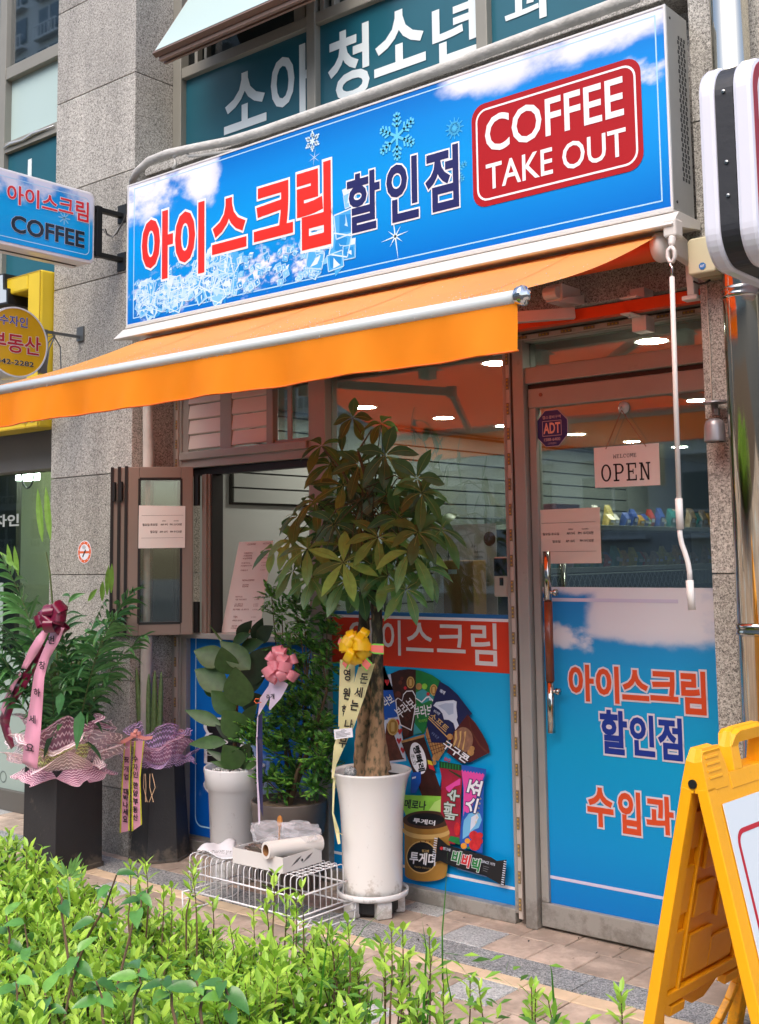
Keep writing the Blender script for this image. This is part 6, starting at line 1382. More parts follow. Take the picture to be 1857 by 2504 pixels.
for a in (((700, 560), (600, 700), 85, C7, 3, -.04, (.6, -.4, .3)), ((790, 545), (720, 705), 75, C7, 3, -.06, (.6, -.3, .3)), ((870, 600), (760, 720), 110, C7, 3, -.05), ((380, 590), (500, 775), 30, C7, 2, .0, (.9, .2, .2)), ((690, 655), (560, 735), 75, C7, 1), ((790, 715), (620, 790), 95, C7, 1, -.02),
          ((275, 790), (500, 900), 150, C7, 0, .08), ((490, 730), (700, 950), 140, C7, 0, .05), ((480, 780), (540, 990), 150, C7, 0, .10), ((855, 770), (645, 1070), 180, C7, 3, -.02), ((820, 960), (650, 1120), 120, C7, 3, -.03), ((285, 950), (510, 1110), 160, C7, 0, .08), ((590, 950), (635, 1250), 190, C7, 0, .12),
          ((410, 1130), (570, 1310), 140, C7, 0, .09), ((330, 1090), (400, 1170), 45, C7, 2, .06), ((780, 1150), (640, 1260), 110, C7, 3, .02), ((205, 1270), (465, 1400), 85, C7, 0, .06), ((500, 1290), (640, 1480), 170, C7, 0, .10), ((740, 1240), (630, 1440), 100, C7, 1, .03), ((520, 1340), (600, 1540), 90, C7, 1, .03),
          ((232, 1530), (510, 1540), 85, C7, 0, .07), ((500, 1570), (610, 1720), 150, C7, 2, .09), ((680, 1580), (610, 1740), 120, C7, 0, .04), ((440, 1400), (580, 1540), 60, C7, 3, .05), ((370, 110), (570, 235), 50, C8, 1, .05), ((400, 200), (575, 262), 42, C8, 0, .10), ((505, 80), (610, 262), 150, C8, 0, .10), ((690, 60), (615, 255), 110, C8, 1, .05), ((760, 200), (665, 262), 45, C8, 2, .08)):
    pleaf(*a)
o = m.build('leaves', RL + [mat('rubber_stem', '6e4a2e', .6)], RP, smooth=True)

# ------------------------------------------------------------------ brown pot with small leaved shrub
bc = Vector((-3.885, -.205, 0)); zt = at(728, 1958, 'y', bc.y).z
W2 = thing('brown_pot', bc, 'round grey brown pot with raised rim band between the white pots', 'pot')
MB().lathe([(.001, 0), (.125, 0), (.130, .01), (.152, zt * .62), (.160, zt * .63), (.176, zt - .006), (.176, zt), (.166, zt), (.162, zt - .04)], bc, 56).build('body', mat('pot_taupe', '5f5650', .5, bump=(80, .08)), W2, smooth=True)
MB().lathe([(.001, .004), (.08, .006), (.163, 0)], (bc.x, bc.y, zt - .03), 40).build('soil', mat('dry_soil', '7a6650', .95, bump=(60, .8, .02)), W2)
SH = thing('small_leaf_shrub', (bc.x, bc.y, zt - .03), 'airy shrub with tiny glossy leaves growing in the brown pot', 'shrub')
SL = [leafmat('shrub_leaf_%d' % i, c, .3, .35, .15) for i, c in enumerate(('467a36', '5a923c', '7cae42', '305c2e'))]
BARKS = mat('shrub_bark', '5a4632', .8, var=(30, .2))
m = MB(); tw = MB(); r_ = random.Random(14)
base = Vector((bc.x, bc.y, zt - .03)); mains = []
for (px, py), dy in (((735, 1880), 0), ((700, 1800), .05), ((770, 1800), -.03), ((750, 1700), .02), ((690, 1690), .03), ((800, 1690), -.02)):
    e = at(px, py, 'y', bc.y + dy); mid = base.lerp(e, .5) + Vector((r_.uniform(-.03, .03), r_.uniform(-.03, .03), 0)); tw.tube([base, mid, e], [.012, .009, .006], 7); mains.append(e)
blobs = [(790, 1550, 30, .0), (745, 1520, 34, .02), (722, 1482, 22, .0), (690, 1500, 20, .02), (705, 1580, 36, -.03), (760, 1590, 44, .03), (800, 1620, 30, .0), (780, 1680, 48, .0), (720, 1660, 46, .05), (740, 1730, 56, -.02), (690, 1750, 50, -.06), (640, 1790, 46, -.10), (610, 1815, 34, -.12), (780, 1780, 52, -.02), (720, 1810, 60, -.06), (670, 1840, 44, -.10), (780, 1850, 46, -.04), (720, 1900, 36, -.02), (690, 1930, 26, -.04), (775, 1920, 30, .0), (790, 1890, 34, .02), (655, 1910, 22, -.06), (800, 1500, 16, 0), (665, 1460, 14, .02)]
for px, py, rp, dy in blobs:
    c = at(px, py, 'y', bc.y + dy); R = rp / 505
    src = min(mains + [base], key=lambda q: (q - c).length); tw.tube([src, src.lerp(c, .5) + Vector((r_.uniform(-.02, .02), 0, .01)), c], [.004, .003, .0022], 5)
    for k in range(int(12 + (rp / 10) ** 2 * 1.2)):
        d = Vector((r_.gauss(0, 1), r_.gauss(0, 1), r_.gauss(.15, .9))).normalized(); p0 = c + d * R * r_.uniform(.0, .75); ax = (d + Vector((0, 0, r_.uniform(-.2, .8)))).normalized(); L = r_.uniform(.04, .075); p1 = p0 + ax * L
        tw.tube([p0, p1], [.0012, .0006], 3, cap=False)
        sd_ = ax.cross(Vector((.2, .3, 1))).normalized(); young = .25 if c.z > .9 else .5
        for i in range(7):
            q = p0.lerp(p1, (i + .5) / 7)
            for sg in (-1, 1):
                v = (ax * .8 + sd_ * sg + Vector((r_.uniform(-.3, .3), r_.uniform(-.3, .3), r_.uniform(-.1, .5)))).normalized()
                m.leaf(q, v, Vector((r_.uniform(-.5, .5), -.5, 1)), r_.uniform(.021, .034), r_.uniform(.009, .013), .2, .15, r_.choice((0, 1, 1, 3)) if r_.random() > .3 * (1.3 - c.z) else 2, 2)
m.build('leaves', SL, SH); tw.build('branches', BARKS, SH)
RB3 = thing('congratulation_ribbon', at(690, 1625, 'y', -.44), 'rose pink bow with pale lilac and navy ribbon tails on the small leaved shrub', 'ribbon')
bow(MB(), at(*C7(950, 915), 'y', -.45), .088, .042, 11, 8, flat=.8).build('bow', ROSE, RB3, smooth=True)
yr = -.44; m = MB()
ribbon(m, [C7(880, 960), C7(850, 1080), C7(780, 1180), C7(762, 1330)], [C7(940, 990), C7(900, 1100), C7(830, 1220), C7(775, 1310)], yr)
ribbon(m, [C7(900, 1000), C7(870, 1130), C7(850, 1260)], [C7(1010, 1070), C7(950, 1180), C7(860, 1280)], yr - .02); ribbon(m, [C7(870, 960), C7(790, 1005)], [C7(880, 985), C7(800, 1010)], yr)
ribbon(m, [C7(757, 1330), C7(750, 1500), C8(748, 0), C8(752, 350), C8(762, 560), C8(768, 720)], [C7(766, 1330), C7(760, 1500), C8(758, 0), C8(764, 350), C8(780, 560), C8(782, 700)], yr - .004); m.build('lilac_tail', LIL, RB3, smooth=True)
m = MB(); ribbon(m, [C7(766, 1330), C7(758, 1480), C8(758, 60), C8(760, 350), C8(772, 560)], [C7(800, 1300), C7(800, 1480), C8(802, 60), C8(800, 350), C8(806, 660)], yr + .003); ribbon(m, [C7(860, 1040), C7(835, 1150), C7(830, 1210)], [C7(920, 1060), C7(870, 1160), C7(840, 1210)], yr + .006); m.build('navy_tail', NVR, RB3, smooth=True)
m = MB(); ink_on(m, (('축', 845, 1170), ('개', 880, 1165)), C7, yr - .026, 16, 22, .02); m.build('lettering', INK, RB3)
m = MB(); m.tube([at(*C7(a, b), 'y', -.46) for a, b in ((790, 1215), (750, 1222), (735, 1205), (745, 1185), (775, 1188))], .0022, 6)
tag(m.build('orange_tie', mat('tie_orange', 'e0601c', .5)), 'orange twist tie below the rose bow', 'tie')

# ------------------------------------------------------------------ tall white pot with money tree
tc_ = Vector((-3.335, -.262, 0)); zt = at(921, 1884, 'y', tc_.y).z
W3 = thing('tall_white_pot', tc_, 'tall glossy white flared pot on a wheeled saucer beside the wire rack', 'pot')
zb0 = .085
prof = [(.001, zb0), (.122, zb0), (.128, zb0 + .006)] + [(.128 + .006 * t + .036 * t ** 5, zb0 + (zt - zb0) * t) for t in [k / 14 for k in range(1, 14)]] + [(.171, zt - .008), (.174, zt), (.166, zt + .002), (.160, zt - .012), (.15, zt - .05)]
MB().lathe(prof, tc_, 72).build('body', dirt(mat('pot_gloss', 'e0dfdb', .22, coat=.6), '8a7c68', .05, .22, .5, 22, .52), W3, smooth=True)
MB().lathe([(.001, 0), (.153, 0)], (tc_.x, tc_.y, zt - .035), 40).build('soil', mat('dark_soil', '221b17', .95, bump=(50, 1, .02)), W3)
m = MB(); m.lathe([(.001, .07), (.135, .07), (.152, .078), (.154, .098), (.147, .10), (.143, .086)], tc_, 56); m.build('saucer', PW, W3, smooth=True)
m = MB()
for k in range(5):
    a = rad(-100 + 72 * k); q = tc_ + Vector((.115 * math.cos(a), .115 * math.sin(a), 0)); t_ = Vector((-math.sin(a), math.cos(a), 0)); n_2 = Vector((math.cos(a), math.sin(a), 0)); m.obox(q + Vector((0, 0, .036)), t_ * .034, n_2 * .02, (0, 0, .034))
m.build('foot', PW, W3, bevel=.006); MB().lathe([(.001, .01), (.1, .01), (.11, .02), (.11, .066), (.001, .07)], tc_, 30).build('wheel_base', BLACK, W3)
stn = MB(); sc_ = at(857, 1871, 'y', tc_.y - .13); 
sc_.z = zt + .01
vs = []; 
for i in range(9):
    for j in range(16):
        th = math.pi * i / 8; ph = 2 * math.pi * j / 16; v = Vector((math.sin(th) * math.cos(ph) * .031, math.sin(th) * math.sin(ph) * .024, math.cos(th) * .024)); v *= 1 + .12 * noise.noise(v * 40); vs.append(sc_ + v)
stn.add(vs, [(i * 16 + j, i * 16 + (j + 1) % 16, (i + 1) * 16 + (j + 1) % 16, (i + 1) * 16 + j) for i in range(8) for j in range(16)])
tag(stn.build('round_stone', GRAN_D, smooth=True), 'round speckled grey stone on the soil of the tall white pot', 'stone')
MT = thing('money_tree', (tc_.x, tc_.y, zt - .03), 'money tree with two thick trunks and star shaped leaves in the tall white pot', 'tree')
bark = bpy.data.materials.new('money_bark'); bark.use_nodes = True; n = bark.node_tree.nodes; l = bark.node_tree.links; b = n['Principled BSDF']; b.inputs['Roughness'].default_value = .8
tco = n.new('ShaderNodeTexCoord'); mp = n.new('ShaderNodeMapping'); mp.inputs['Scale'].default_value = (1, 1, .5); l.new(tco.outputs['Object'], mp.inputs[0]); no = n.new('ShaderNodeTexNoise'); no.inputs['Scale'].default_value = 55; no.inputs['Detail'].default_value = 6; l.new(mp.outputs[0], no.inputs[0])
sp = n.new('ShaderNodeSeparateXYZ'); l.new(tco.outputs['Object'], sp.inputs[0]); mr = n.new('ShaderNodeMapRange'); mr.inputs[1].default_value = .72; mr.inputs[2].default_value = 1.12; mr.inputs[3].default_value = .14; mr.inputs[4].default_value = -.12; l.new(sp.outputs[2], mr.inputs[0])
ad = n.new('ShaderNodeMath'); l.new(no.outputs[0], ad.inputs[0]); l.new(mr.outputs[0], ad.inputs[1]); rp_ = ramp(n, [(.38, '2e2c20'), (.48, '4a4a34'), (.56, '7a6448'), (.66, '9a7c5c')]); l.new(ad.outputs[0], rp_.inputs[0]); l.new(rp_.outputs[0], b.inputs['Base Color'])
bp = n.new('ShaderNodeBump'); bp.inputs['Strength'].default_value = .7; bp.inputs['Distance'].default_value = .006; l.new(no.outputs[0], bp.inputs['Height']); l.new(bp.outputs[0], b.inputs['Normal'])
def trunk(ptsw, dy, name='trunk'):
    P_ = []; R_ = []
    for px0, px1, py in ptsw:
        q = at((px0 + px1) / 2, py, 'y', tc_.y + dy); P_.append(q); R_.append((px1 - px0) / 2 / 578)
    pp = []; rr = []
    for i in range(len(P_) - 1):
        for k in range(6): t = k / 6; pp.append(P_[i].lerp(P_[i + 1], t)); rr.append((R_[i] + (R_[i + 1] - R_[i]) * t) * (1 + .05 * math.sin(i * 6 + k * 1.9)))
    pp.append(P_[-1]); rr.append(R_[-1]); MB().tube(pp, rr, 18).build(name, bark, MT, smooth=True)
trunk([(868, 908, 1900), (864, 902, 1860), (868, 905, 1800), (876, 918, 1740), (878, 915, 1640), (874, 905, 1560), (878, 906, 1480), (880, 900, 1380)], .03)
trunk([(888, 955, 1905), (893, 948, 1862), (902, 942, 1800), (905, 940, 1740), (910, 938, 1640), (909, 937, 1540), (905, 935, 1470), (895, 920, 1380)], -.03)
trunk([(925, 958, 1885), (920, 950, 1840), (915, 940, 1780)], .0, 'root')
ML = [leafmat('money_leaf_%d' % i, c, .3, .33, .18) for i, c in enumerate(('4c7c42', '5f9048', '42683a', '7aa650'))]
VEIN = mat('leaf_vein', '8a9a50', .5)
m = MB(); st = MB()
def star(c, nrm, L, n=6, W=.05, mi=0, droop=.5, rot=0, r=RND, spread=.15):
    c = Vector(c); nrm = Vector(nrm).normalized(); sx_ = nrm.cross(Vector((0, 0, 1)))
    sx_ = sx_.normalized() if sx_.length > .05 else Vector((1, 0, 0)); sy_ = sx_.cross(nrm).normalized()
    for k in range(n):
        a = rot + 2 * math.pi * k / n + r.uniform(-.14, .14); d = (sx_ * math.cos(a) - sy_ * math.sin(a)) + nrm * spread
        l_ = L * (1.12 if d.z < -.2 else .92) * r.uniform(.85, 1.08); q = c + d * .006; mk = mi if r.random() > .3 else r.choice((0, 1, 2))
        m.leaf(q, d, nrm, l_, W * r.uniform(.85, 1.12), droop * r.uniform(.7, 1.3), .14, mk, 6, .56, .05)
        dd = d.normalized(); pts = [q + nrm * .0008]
        for i in range(5): dd = (dd + Vector((0, 0, -droop / 6))).normalized(); pts.append(pts[-1] + dd * l_ * .17)
        m.tube([p_ + nrm * .0012 for p_ in pts], [.0012, .0011, .001, .0008, .0006, .0004], 4, 4, cap=False)
hub = at(905, 1330, 'y', tc_.y)
GP = lambda a, b: (650 + a / 3.0036, 950 + b / 3.0036)
camdir = Vector((.62, -.76, .12))
LX = [((570, 710), .0, .165, 6, 1, .3), ((890, 780), .05, .15, 6, 2, .35), ((570, 1280), -.22, .155, 7, 3, .3), ((825, 1095), -.12, .15, 7, 1, .55), ((1065, 1200), -.12, .17, 6, 3, .8), ((305, 1185), -.2, .165, 6, 1, .8), ((590, 1410), -.18, .135, 6, 0, .6), ((1030, 1480), -.15, .13, 6, 0, .7), ((190, 1110), -.1, .14, 6, 3, .8), ((340, 1400), -.2, .13, 6, 0, .7),
      ((410, 420), .05, .13, 5, 0, .7), ((850, 260), .08, .10, 5, 1, 1.0), ((640, 215), .05, .10, 5, 2, .7), ((880, 490), .0, .14, 6, 2, .6), ((1110, 660), .02, .13, 6, 2, .5), ((1150, 770), .0, .14, 6, 0, .7), ((480, 560), .05, .14, 6, 0, .6), ((690, 560), .0, .13, 6, 2, .5), ((360, 830), -.05, .14, 6, 0, .8), ((240, 940), -.05, .12, 5, 0, .9), ((700, 1000), .0, .14, 6, 0, .8),
      ((500, 1000), -.1, .13, 6, 2, .8), ((960, 960), -.02, .14, 6, 2, .7), ((1290, 1040), .0, .15, 5, 0, .9), ((1180, 950), .05, .13, 6, 2, .7), ((780, 1300), -.1, .14, 6, 0, .8), ((900, 1380), -.1, .13, 6, 1, .9), ((200, 1340), -.08, .12, 6, 0, .8), ((60, 1180), -.05, .11, 5, 3, .9), ((700, 1480), -.1, .10, 6, 2, .8), ((480, 1500), -.08, .09, 5, 0, .7),
      ((620, 880), .08, .14, 6, 2, .6), ((840, 900), .1, .14, 6, 2, .6), ((440, 1120), .05, .13, 6, 2, .8), ((1000, 1180), .08, .13, 6, 2, .8), ((640, 1180), .05, .13, 6, 2, .8), ((1180, 1330), -.05, .12, 5, 0, .9), ((560, 480), .1, .12, 5, 2, .6), ((760, 700), .12, .13, 6, 2, .6), ((1020, 820), .1, .12, 6, 0, .6), ((1150, 1160), .02, .13, 6, 2, .8), ((520, 800), .12, .13, 6, 2, .6),
      ((420, 1300), -.05, .14, 6, 0, 1.0), ((950, 1290), .05, .15, 6, 0, 1.0), ((1120, 1060), -.08, .14, 6, 0, .9)]
r_ = random.Random(31)
for (a, b), dy, L, n_, mi, dr in LX:
    c = at(*GP(a, b), 'y', tc_.y + dy); out = (c - hub); nrm = (camdir * .8 + Vector((out.x, out.y, 0)) * .9 + Vector((0, 0, .55 if mi != 2 else -.05)) + Vector((r_.uniform(-.15, .15), r_.uniform(-.15, .15), 0))).normalized()
    star(c, nrm, L * 1.1, n_, (.046 + .014 * r_.random()), mi, dr * 1.5, r_.uniform(0, 1), r_)
    h2 = hub + Vector((r_.uniform(-.03, .03), r_.uniform(-.03, .03), r_.uniform(-.05, .25))); mid = h2.lerp(c, .55) + Vector((0, 0, .07))
    st.tube([h2, mid, c - nrm * .003], [.0036, .0028, .002], 5)
st.tube([hub, hub + Vector((.0, 0, .25)), at(*GP(680, 460), 'y', tc_.y), at(*GP(780, 300), 'y', tc_.y)], [.02, .012, .006, .003], 8)
st.tube([hub + Vector((0, 0, .1)), at(*GP(560, 600), 'y', tc_.y), at(*GP(420, 430), 'y', tc_.y)], [.012, .006, .003], 8)
m.build('leaves', ML + [VEIN], MT, smooth=True); st.build('branches', mat('petiole_green', '3f4a2c', .6), MT, smooth=True)
RB4 = thing('congratulation_ribbon', at(870, 1590, 'y', -.45), 'yellow bow with watermelon coloured loops and cream lettered ribbons on the money tree', 'ribbon')
yr = -.44
bow(MB(), at(*S7p(245, 440), 'y', yr - .03), .082, .032, 17, 12, flat=.95).build('bow', YBOW, RB4, smooth=True)
m = MB()
for (a, b), (c, d), wd in (((200, 460), (100, 380), 70), ((300, 440), (460, 455), 80), ((220, 500), (140, 590), 75), ((280, 500), (345, 600), 90)):
    p, q = at(*S7p(a, b), 'y', yr - .02), at(*S7p(c, d), 'y', yr - .03); dd = (q - p); n2_ = Vector((-dd.z, 0, dd.x)).normalized(); w_ = wd / 3.304 / 578
    pts = [p.lerp(q, t) + Vector((0, -.012 * math.sin(t * 3.1), 0)) for t in (0, .3, .6, .9, 1.0, .9, .6, .3)]; m.strip(pts[:5], [n2_ * w_ * (.4 + .6 * min(1, k / 2)) for k in range(5)], 1)
    m.strip([x + Vector((0, -.002, 0)) for x in pts[:5]], [n2_ * w_ * (.4 + .6 * min(1, k / 2)) * .7 for k in range(5)], 0)
m.build('patterned_loop', [PKW, LGR], RB4, smooth=True)
m = MB(); ribbon(m, [S7p(105, 540), S7p(97, 800), S7p(92, 1080)], [S7p(228, 530), S7p(225, 680), S7p(150, 1080)], yr + .01)
Lr = [S7p(255, 600), S7p(180, 850), S7p(100, 1090), S7p(55, 1240), S7p(42, 1400), S7p(38, 1500), C8(1370, 330), C8(1362, 620), C8(1385, 760), C8(1410, 875)]
Rr = [S7p(388, 570), S7p(300, 850), S7p(215, 1090), S7p(170, 1180), S7p(75, 1390), S7p(52, 1500), C8(1392, 330), C8(1375, 620), C8(1420, 760), C8(1430, 870)]
ribbon(m, Lr, Rr, yr - .006, wob=.008); ribbon(m, [C8(1380, 740), C8(1410, 770), C8(1448, 800)], [C8(1400, 770), C8(1425, 790), C8(1450, 804)], yr - .006); m.build('ribbon_tail', CRR, RB4, smooth=True)
m = MB(); ink_on(m, (('영', 162, 660), ('원', 158, 812), ('한', 148, 950)), S7p, yr + .0015, 28, 48, .022); ink_on(m, (('돈', 292, 690), ('세', 248, 800), ('는', 215, 905), ('나', 168, 1060), ('무', 122, 1205)), S7p, yr - .0165, 32, 42, .022, skew=14); m.build('ribbon_lettering', INK, RB4)
k0, k1, k2, k3 = [at(*S7p(a, b), 'y', yr - .03) for a, b in ((62, 1185), (208, 1165), (202, 1090), (55, 1105))]
KD = thing('florist_card', k0, 'tiny white florist card clipped over the cream ribbon', 'card')
MB().prism([k0, k1, k2, k3], (0, .002, 0)).build('card', WHITE, KD)
m = MB(); Uc, Vc = k1 - k0, k3 - k0
for i, (u, wd) in enumerate(((.4, .2), (.1, .6), (.1, .5), (.1, .8), (.1, .8), (.1, .6))): o = k0 + Uc * u + Vc * (.82 - i * .13) + Vector((0, -.001, 0)); m.poly([o, o + Uc * wd, o + Uc * wd + Vc * .04, o + Vc * .04])
m.build('small_print', mat('grey_ink', '55555a'), KD)

# ------------------------------------------------------------------ white wire rack and what lies on it
WR = thing('wire_rack', (-3.7, -.55, 0), 'white coated wire rack standing on the paving in front of the pots', 'wire rack')
WW = mat('wire_white', 'dfe0e2', .35, coat=.3)
x0, x1, y0, y1, z0, z1 = -4.018, -3.373, -.688, -.408, .07, .222
m = MB(); n = 19
def rod(pts, r=.0022): m.tube(pts, r, 6)
for i in range(n + 1):
    x = x0 + (x1 - x0) * i / n; rod([(x, y0, z0), (x, y0, z1 - .016), (x, y0 + .004, z1 - .004), (x, y0 + .016, z1), (x, y1 - .016, z1), (x, y1 - .004, z1 - .004), (x, y1, z1 - .016), (x, y1, z0)])
for j in range(1, 8):
    y = y0 + (y1 - y0) * j / 8
    for sx_, x in ((1, x0), (-1, x1)): rod([(x, y, z0), (x, y, z1 - .016), (x + sx_ * .004, y, z1 - .004), (x + sx_ * .016, y, z1)])
    rod([(x0 + .014, y, z1 - .003), (x1 - .014, y, z1 - .003)], .0018)
m.build('basket', WW, WR, smooth=True)
m = MB()
for z in (z0, .148): rod([(x0 - .004, y0 - .004, z), (x1 + .02, y0 - .004, z)], .0036); rod([(x0, y1 + .004, z), (x1, y1 + .004, z)], .0036); rod([(x0 - .004, y0 - .004, z), (x0 - .004, y1, z)], .0036); rod([(x1 + .004, y0 - .015, z), (x1 + .004, y1 + .02, z)], .0036)
m.build('frame_wire', WW, WR, smooth=True)
m = MB()
for xe, sg in ((x0 + .01, 1), (x1 + .06, -1)):
    rod([(xe - .0 if sg > 0 else x1, y0 - .01, z0), (xe, y0 - .05, .075), (xe + .01 * sg, y0 - .055, .004), (xe + .005 * sg, y0 - .02, .004), (xe + .03 * sg, y0 + .03, .004), (xe + .03 * sg, y1 - .06, .004), (xe, y1, .004), (xe, y1 + .01, .075), (xe if sg > 0 else x1, y1, z0)], .0036)
    rod([(xe, y0 - .05, .045), (xe, y1 + .01, .045)], .003); rod([(xe, y0 - .045, .07), (xe + .006 * sg, y0 + .07, .004)], .003); rod([(xe, y0 + .02, .07), (xe + .006 * sg, y0 - .045, .008)], .003); rod([(xe, y0 - .05, .075), (xe, y1 + .01, .075)], .003)
m.build('folding_leg', WW, WR, smooth=True)
# carton tray
KX0, KX1, KY0, KY1, KZ = -3.752, -3.455, -.682, -.45, z1 + .003; kh = .062
CB = thing('carton_tray', ((KX0 + KX1) / 2, (KY0 + KY1) / 2, KZ), 'open shallow white carton tray on the right half of the wire rack', 'box')
CW_ = mat('carton_white', 'cfccc8', .7, var=(8, .04)); t = .003
m = MB(); m.box(KX0, KX1, KY0, KY1, KZ, KZ + t); m.box(KX0, KX1, KY0, KY0 + t, KZ + t, KZ + kh); m.box(KX0, KX1, KY1 - t, KY1, KZ + t, KZ + kh); m.box(KX0, KX0 + t, KY0 + t, KY1 - t, KZ + t, KZ + kh); m.box(KX1 - t, KX1, KY0 + t, KY1 - t, KZ + t, KZ + kh); m.build('tray', CW_, CB)
m = MB(); r_ = random.Random(2)
for yc in (KY0 + .08, KY0 + .145):
    for k in range(6): m.tube([(KX1 + .0006, yc - .03 + .006 * k, KZ + .02 + .004 * k), (KX1 + .0006, yc + .01 + .004 * k, KZ + .034 + .003 * k)], .0006, 3)
m.lathe([(.001, .001), (.006, .001)], (KX1 + .0006, KY0 + .112, KZ + .032), 10, 'x'); m.build('printed_drawing', INK, CB)
# paper roll with brown core
ra = at(*C8(888, 932), 'y', -.675); RR = .034; ra = Vector((-3.535, -.70, KZ + kh + .022)); rb = Vector((-3.475, -.44, KZ + kh + .012))
RO = thing('film_roll', ra, 'white roll with brown cardboard core lying across the carton tray', 'roll')
dr_ = (rb - ra).normalized(); m = MB(); m.tube([ra, rb], RR, 30, cap=False)
def ringcap(c, r1, r0, mi=0):
    u = dr_.cross(Vector((0, 0, 1))).normalized(); v = u.cross(dr_); N = 30; o = [c + (u * math.cos(k * 2 * math.pi / N) + v * math.sin(k * 2 * math.pi / N)) * r1 for k in range(N)]; i_ = [c + (u * math.cos(k * 2 * math.pi / N) + v * math.sin(k * 2 * math.pi / N)) * r0 for k in range(N)]; ringpoly(m, o, i_, mi)
ringcap(ra, RR, RR * .66); ringcap(rb, RR, RR * .66); m.build('roll', mat('roll_white', 'd8d4ce', .45), RO, smooth=False)
m = MB(); m.tube([ra - dr_ * .001, rb + dr_ * .001], RR * .67, 26, cap=False); m.build('core', mat('core_brown', '8a6038', .8), RO, smooth=True)
# crumpled clear bags
CLR = bpy.data.materials.new('clear_bag'); CLR.use_nodes = True; n = CLR.node_tree.nodes; l = CLR.node_tree.links; b = n['Principled BSDF']; b.inputs['Base Color'].default_value = (.8, .8, .84, 1); b.inputs['Roughness'].default_value = .18; tr_ = n.new('ShaderNodeBsdfTransparent'); mx = n.new('ShaderNodeMixShader'); mx.inputs[0].default_value = .24; l.new(tr_.outputs[0], mx.inputs[1]); l.new(b.outputs[0], mx.inputs[2]); l.new(mx.outputs[0], n['Material Output'].inputs[0])
def crumple(c, sx_, sy_, sz_, seed, nn_=22, amp=.3):
    vs = []; o = Vector((seed * 3.1, 1.7, .3)); mb = MB()
    for i in range(nn_ + 1):
        for j in range(nn_ * 2):
            th = math.pi * i / nn_; ph = math.pi * j / nn_; d = Vector((math.sin(th) * math.cos(ph), math.sin(th) * math.sin(ph), math.cos(th))); k = 1 + amp * noise.noise(d * 2.2 + o) + amp * .8 * abs(noise.noise(d * 6 + o)) - .1
            cu = lambda t: math.copysign(abs(t) ** .7, t); v = Vector((cu(d.x) * sx_, cu(d.y) * sy_, cu(d.z) * sz_)) * k; vs.append(Vector(c) + v)
    N = nn_ * 2; return mb.add(vs, [(i * N + j, i * N + (j + 1) % N, (i + 1) * N + (j + 1) % N, (i + 1) * N + j) for i in range(nn_) for j in range(N)])
tag(crumple((-3.66, -.53, KZ + kh + .045), .12, .07, .04, 1).build('plastic_bag', CLR), 'crumpled clear plastic bag spilling over the left end of the carton tray', 'plastic bag')
tag(crumple((-3.53, -.50, KZ + kh + .065), .10, .05, .035, 2).build('plastic_bag', CLR), 'crumpled clear plastic bag standing behind the white roll', 'plastic bag')
tag(crumple((-3.64, -.60, KZ + .042), .09, .06, .03, 3, 16, .5).build('wrapped_utensils', mat('dark_wrap', '5a5048', .25, coat=.6, var=(30, .6))), 'dark wrapped utensils heaped inside the carton tray', 'utensils')
sp0 = at(683, 2009, 'y', -.50)
tag(MB().prism([(sp0.x + .014 * math.cos(a) * (1.0), -.50, sp0.z + .024 * math.sin(a)) for a in [k * math.pi / 10 for k in range(20)]], (0, .008, 0)).tube([(sp0.x, -.496, sp0.z), (sp0.x - .005, -.496, sp0.z - .09)], .005, 8).build('wooden_spoon', mat('spoon_wood', 'b07434', .5, var=(30, .15)), bevel=.002), 'small wooden spoon handle sticking up from the plastic bag', 'spoon')
pz = z1 + .004; pp_ = [at(a, b, 'z', pz) for a, b in (C8(270, 955), C8(565, 1018), C8(585, 850), C8(560, 812), C8(400, 880))]
PPR = thing('paper_sheet', pp_[0], 'white printed paper sheet lying on the left half of the wire rack', 'paper')
m = MB(); N = 12; g_ = []
for j in range(N + 1):
    for i in range(N + 1):
        u, v = i / N, j / N; a = pp_[0].lerp(pp_[1], u); b = pp_[4].lerp(pp_[2], u); q = a.lerp(b, v); q.z = pz + .012 * (1 - u) * (.5 + .5 * math.sin(v * 5)) + .008 * math.sin(u * 7 + v * 3) + .009; g_.append(q)
m.add(g_, [(j * (N + 1) + i, j * (N + 1) + i + 1, (j + 1) * (N + 1) + i + 1, (j + 1) * (N + 1) + i) for j in range(N) for i in range(N)]); m.build('sheet', mat('paper_white', 'd9dadf', .7), PPR, smooth=True, solid=.0008)
m = MB(); c = at(*C8(480, 930), 'z', pz + .03)
for k, wd in enumerate((.06, .10, .12)): 
    o = c + Vector((-.02 - .02 * k, -.02 * k - .01, 0)); write(m, ('개업', '축하합니다', '감사합니다')[k], o, (wd, .02, 0), (-.012, .014, .0), off=.01)
m.build('print', INK, PPR)
# ------------------------------------------------------------------ yellow folding A-frame sign
AF = thing('folding_floor_sign', (-1.45, -.8, 0), 'yellow plastic folding floor sign with white red bordered panel beside the glass door', 'floor sign')
YP = mat('yellow_plastic', 'eda50c', .42, bump=(30, .12), var=(3, .07)); dirt(YP, '8a6a2a', 0, .25, .45, 20, .52)
N0 = Vector((-1.67, -1.10, 0)); hd = Vector((.0576, .9983, 0)); nd = Vector((.9983, -.0576, 0)); AW_ = .61; OFF = .215; HT = .965
def leafpt(side, u, v, t):
    """u along the hinge, v up the slope, t outwards from the sign's middle"""
    foot = N0 if side == 0 else N0 + nd * (2 * OFF + .02); topd = (nd * (OFF if side == 0 else -OFF) + Vector((0, 0, HT))); L = topd.length; up = topd / L
    outw = up.cross(hd); outw = outw if (outw.dot(nd) < 0) == (side == 0) else -outw
    return foot + hd * u + up * v + outw * t
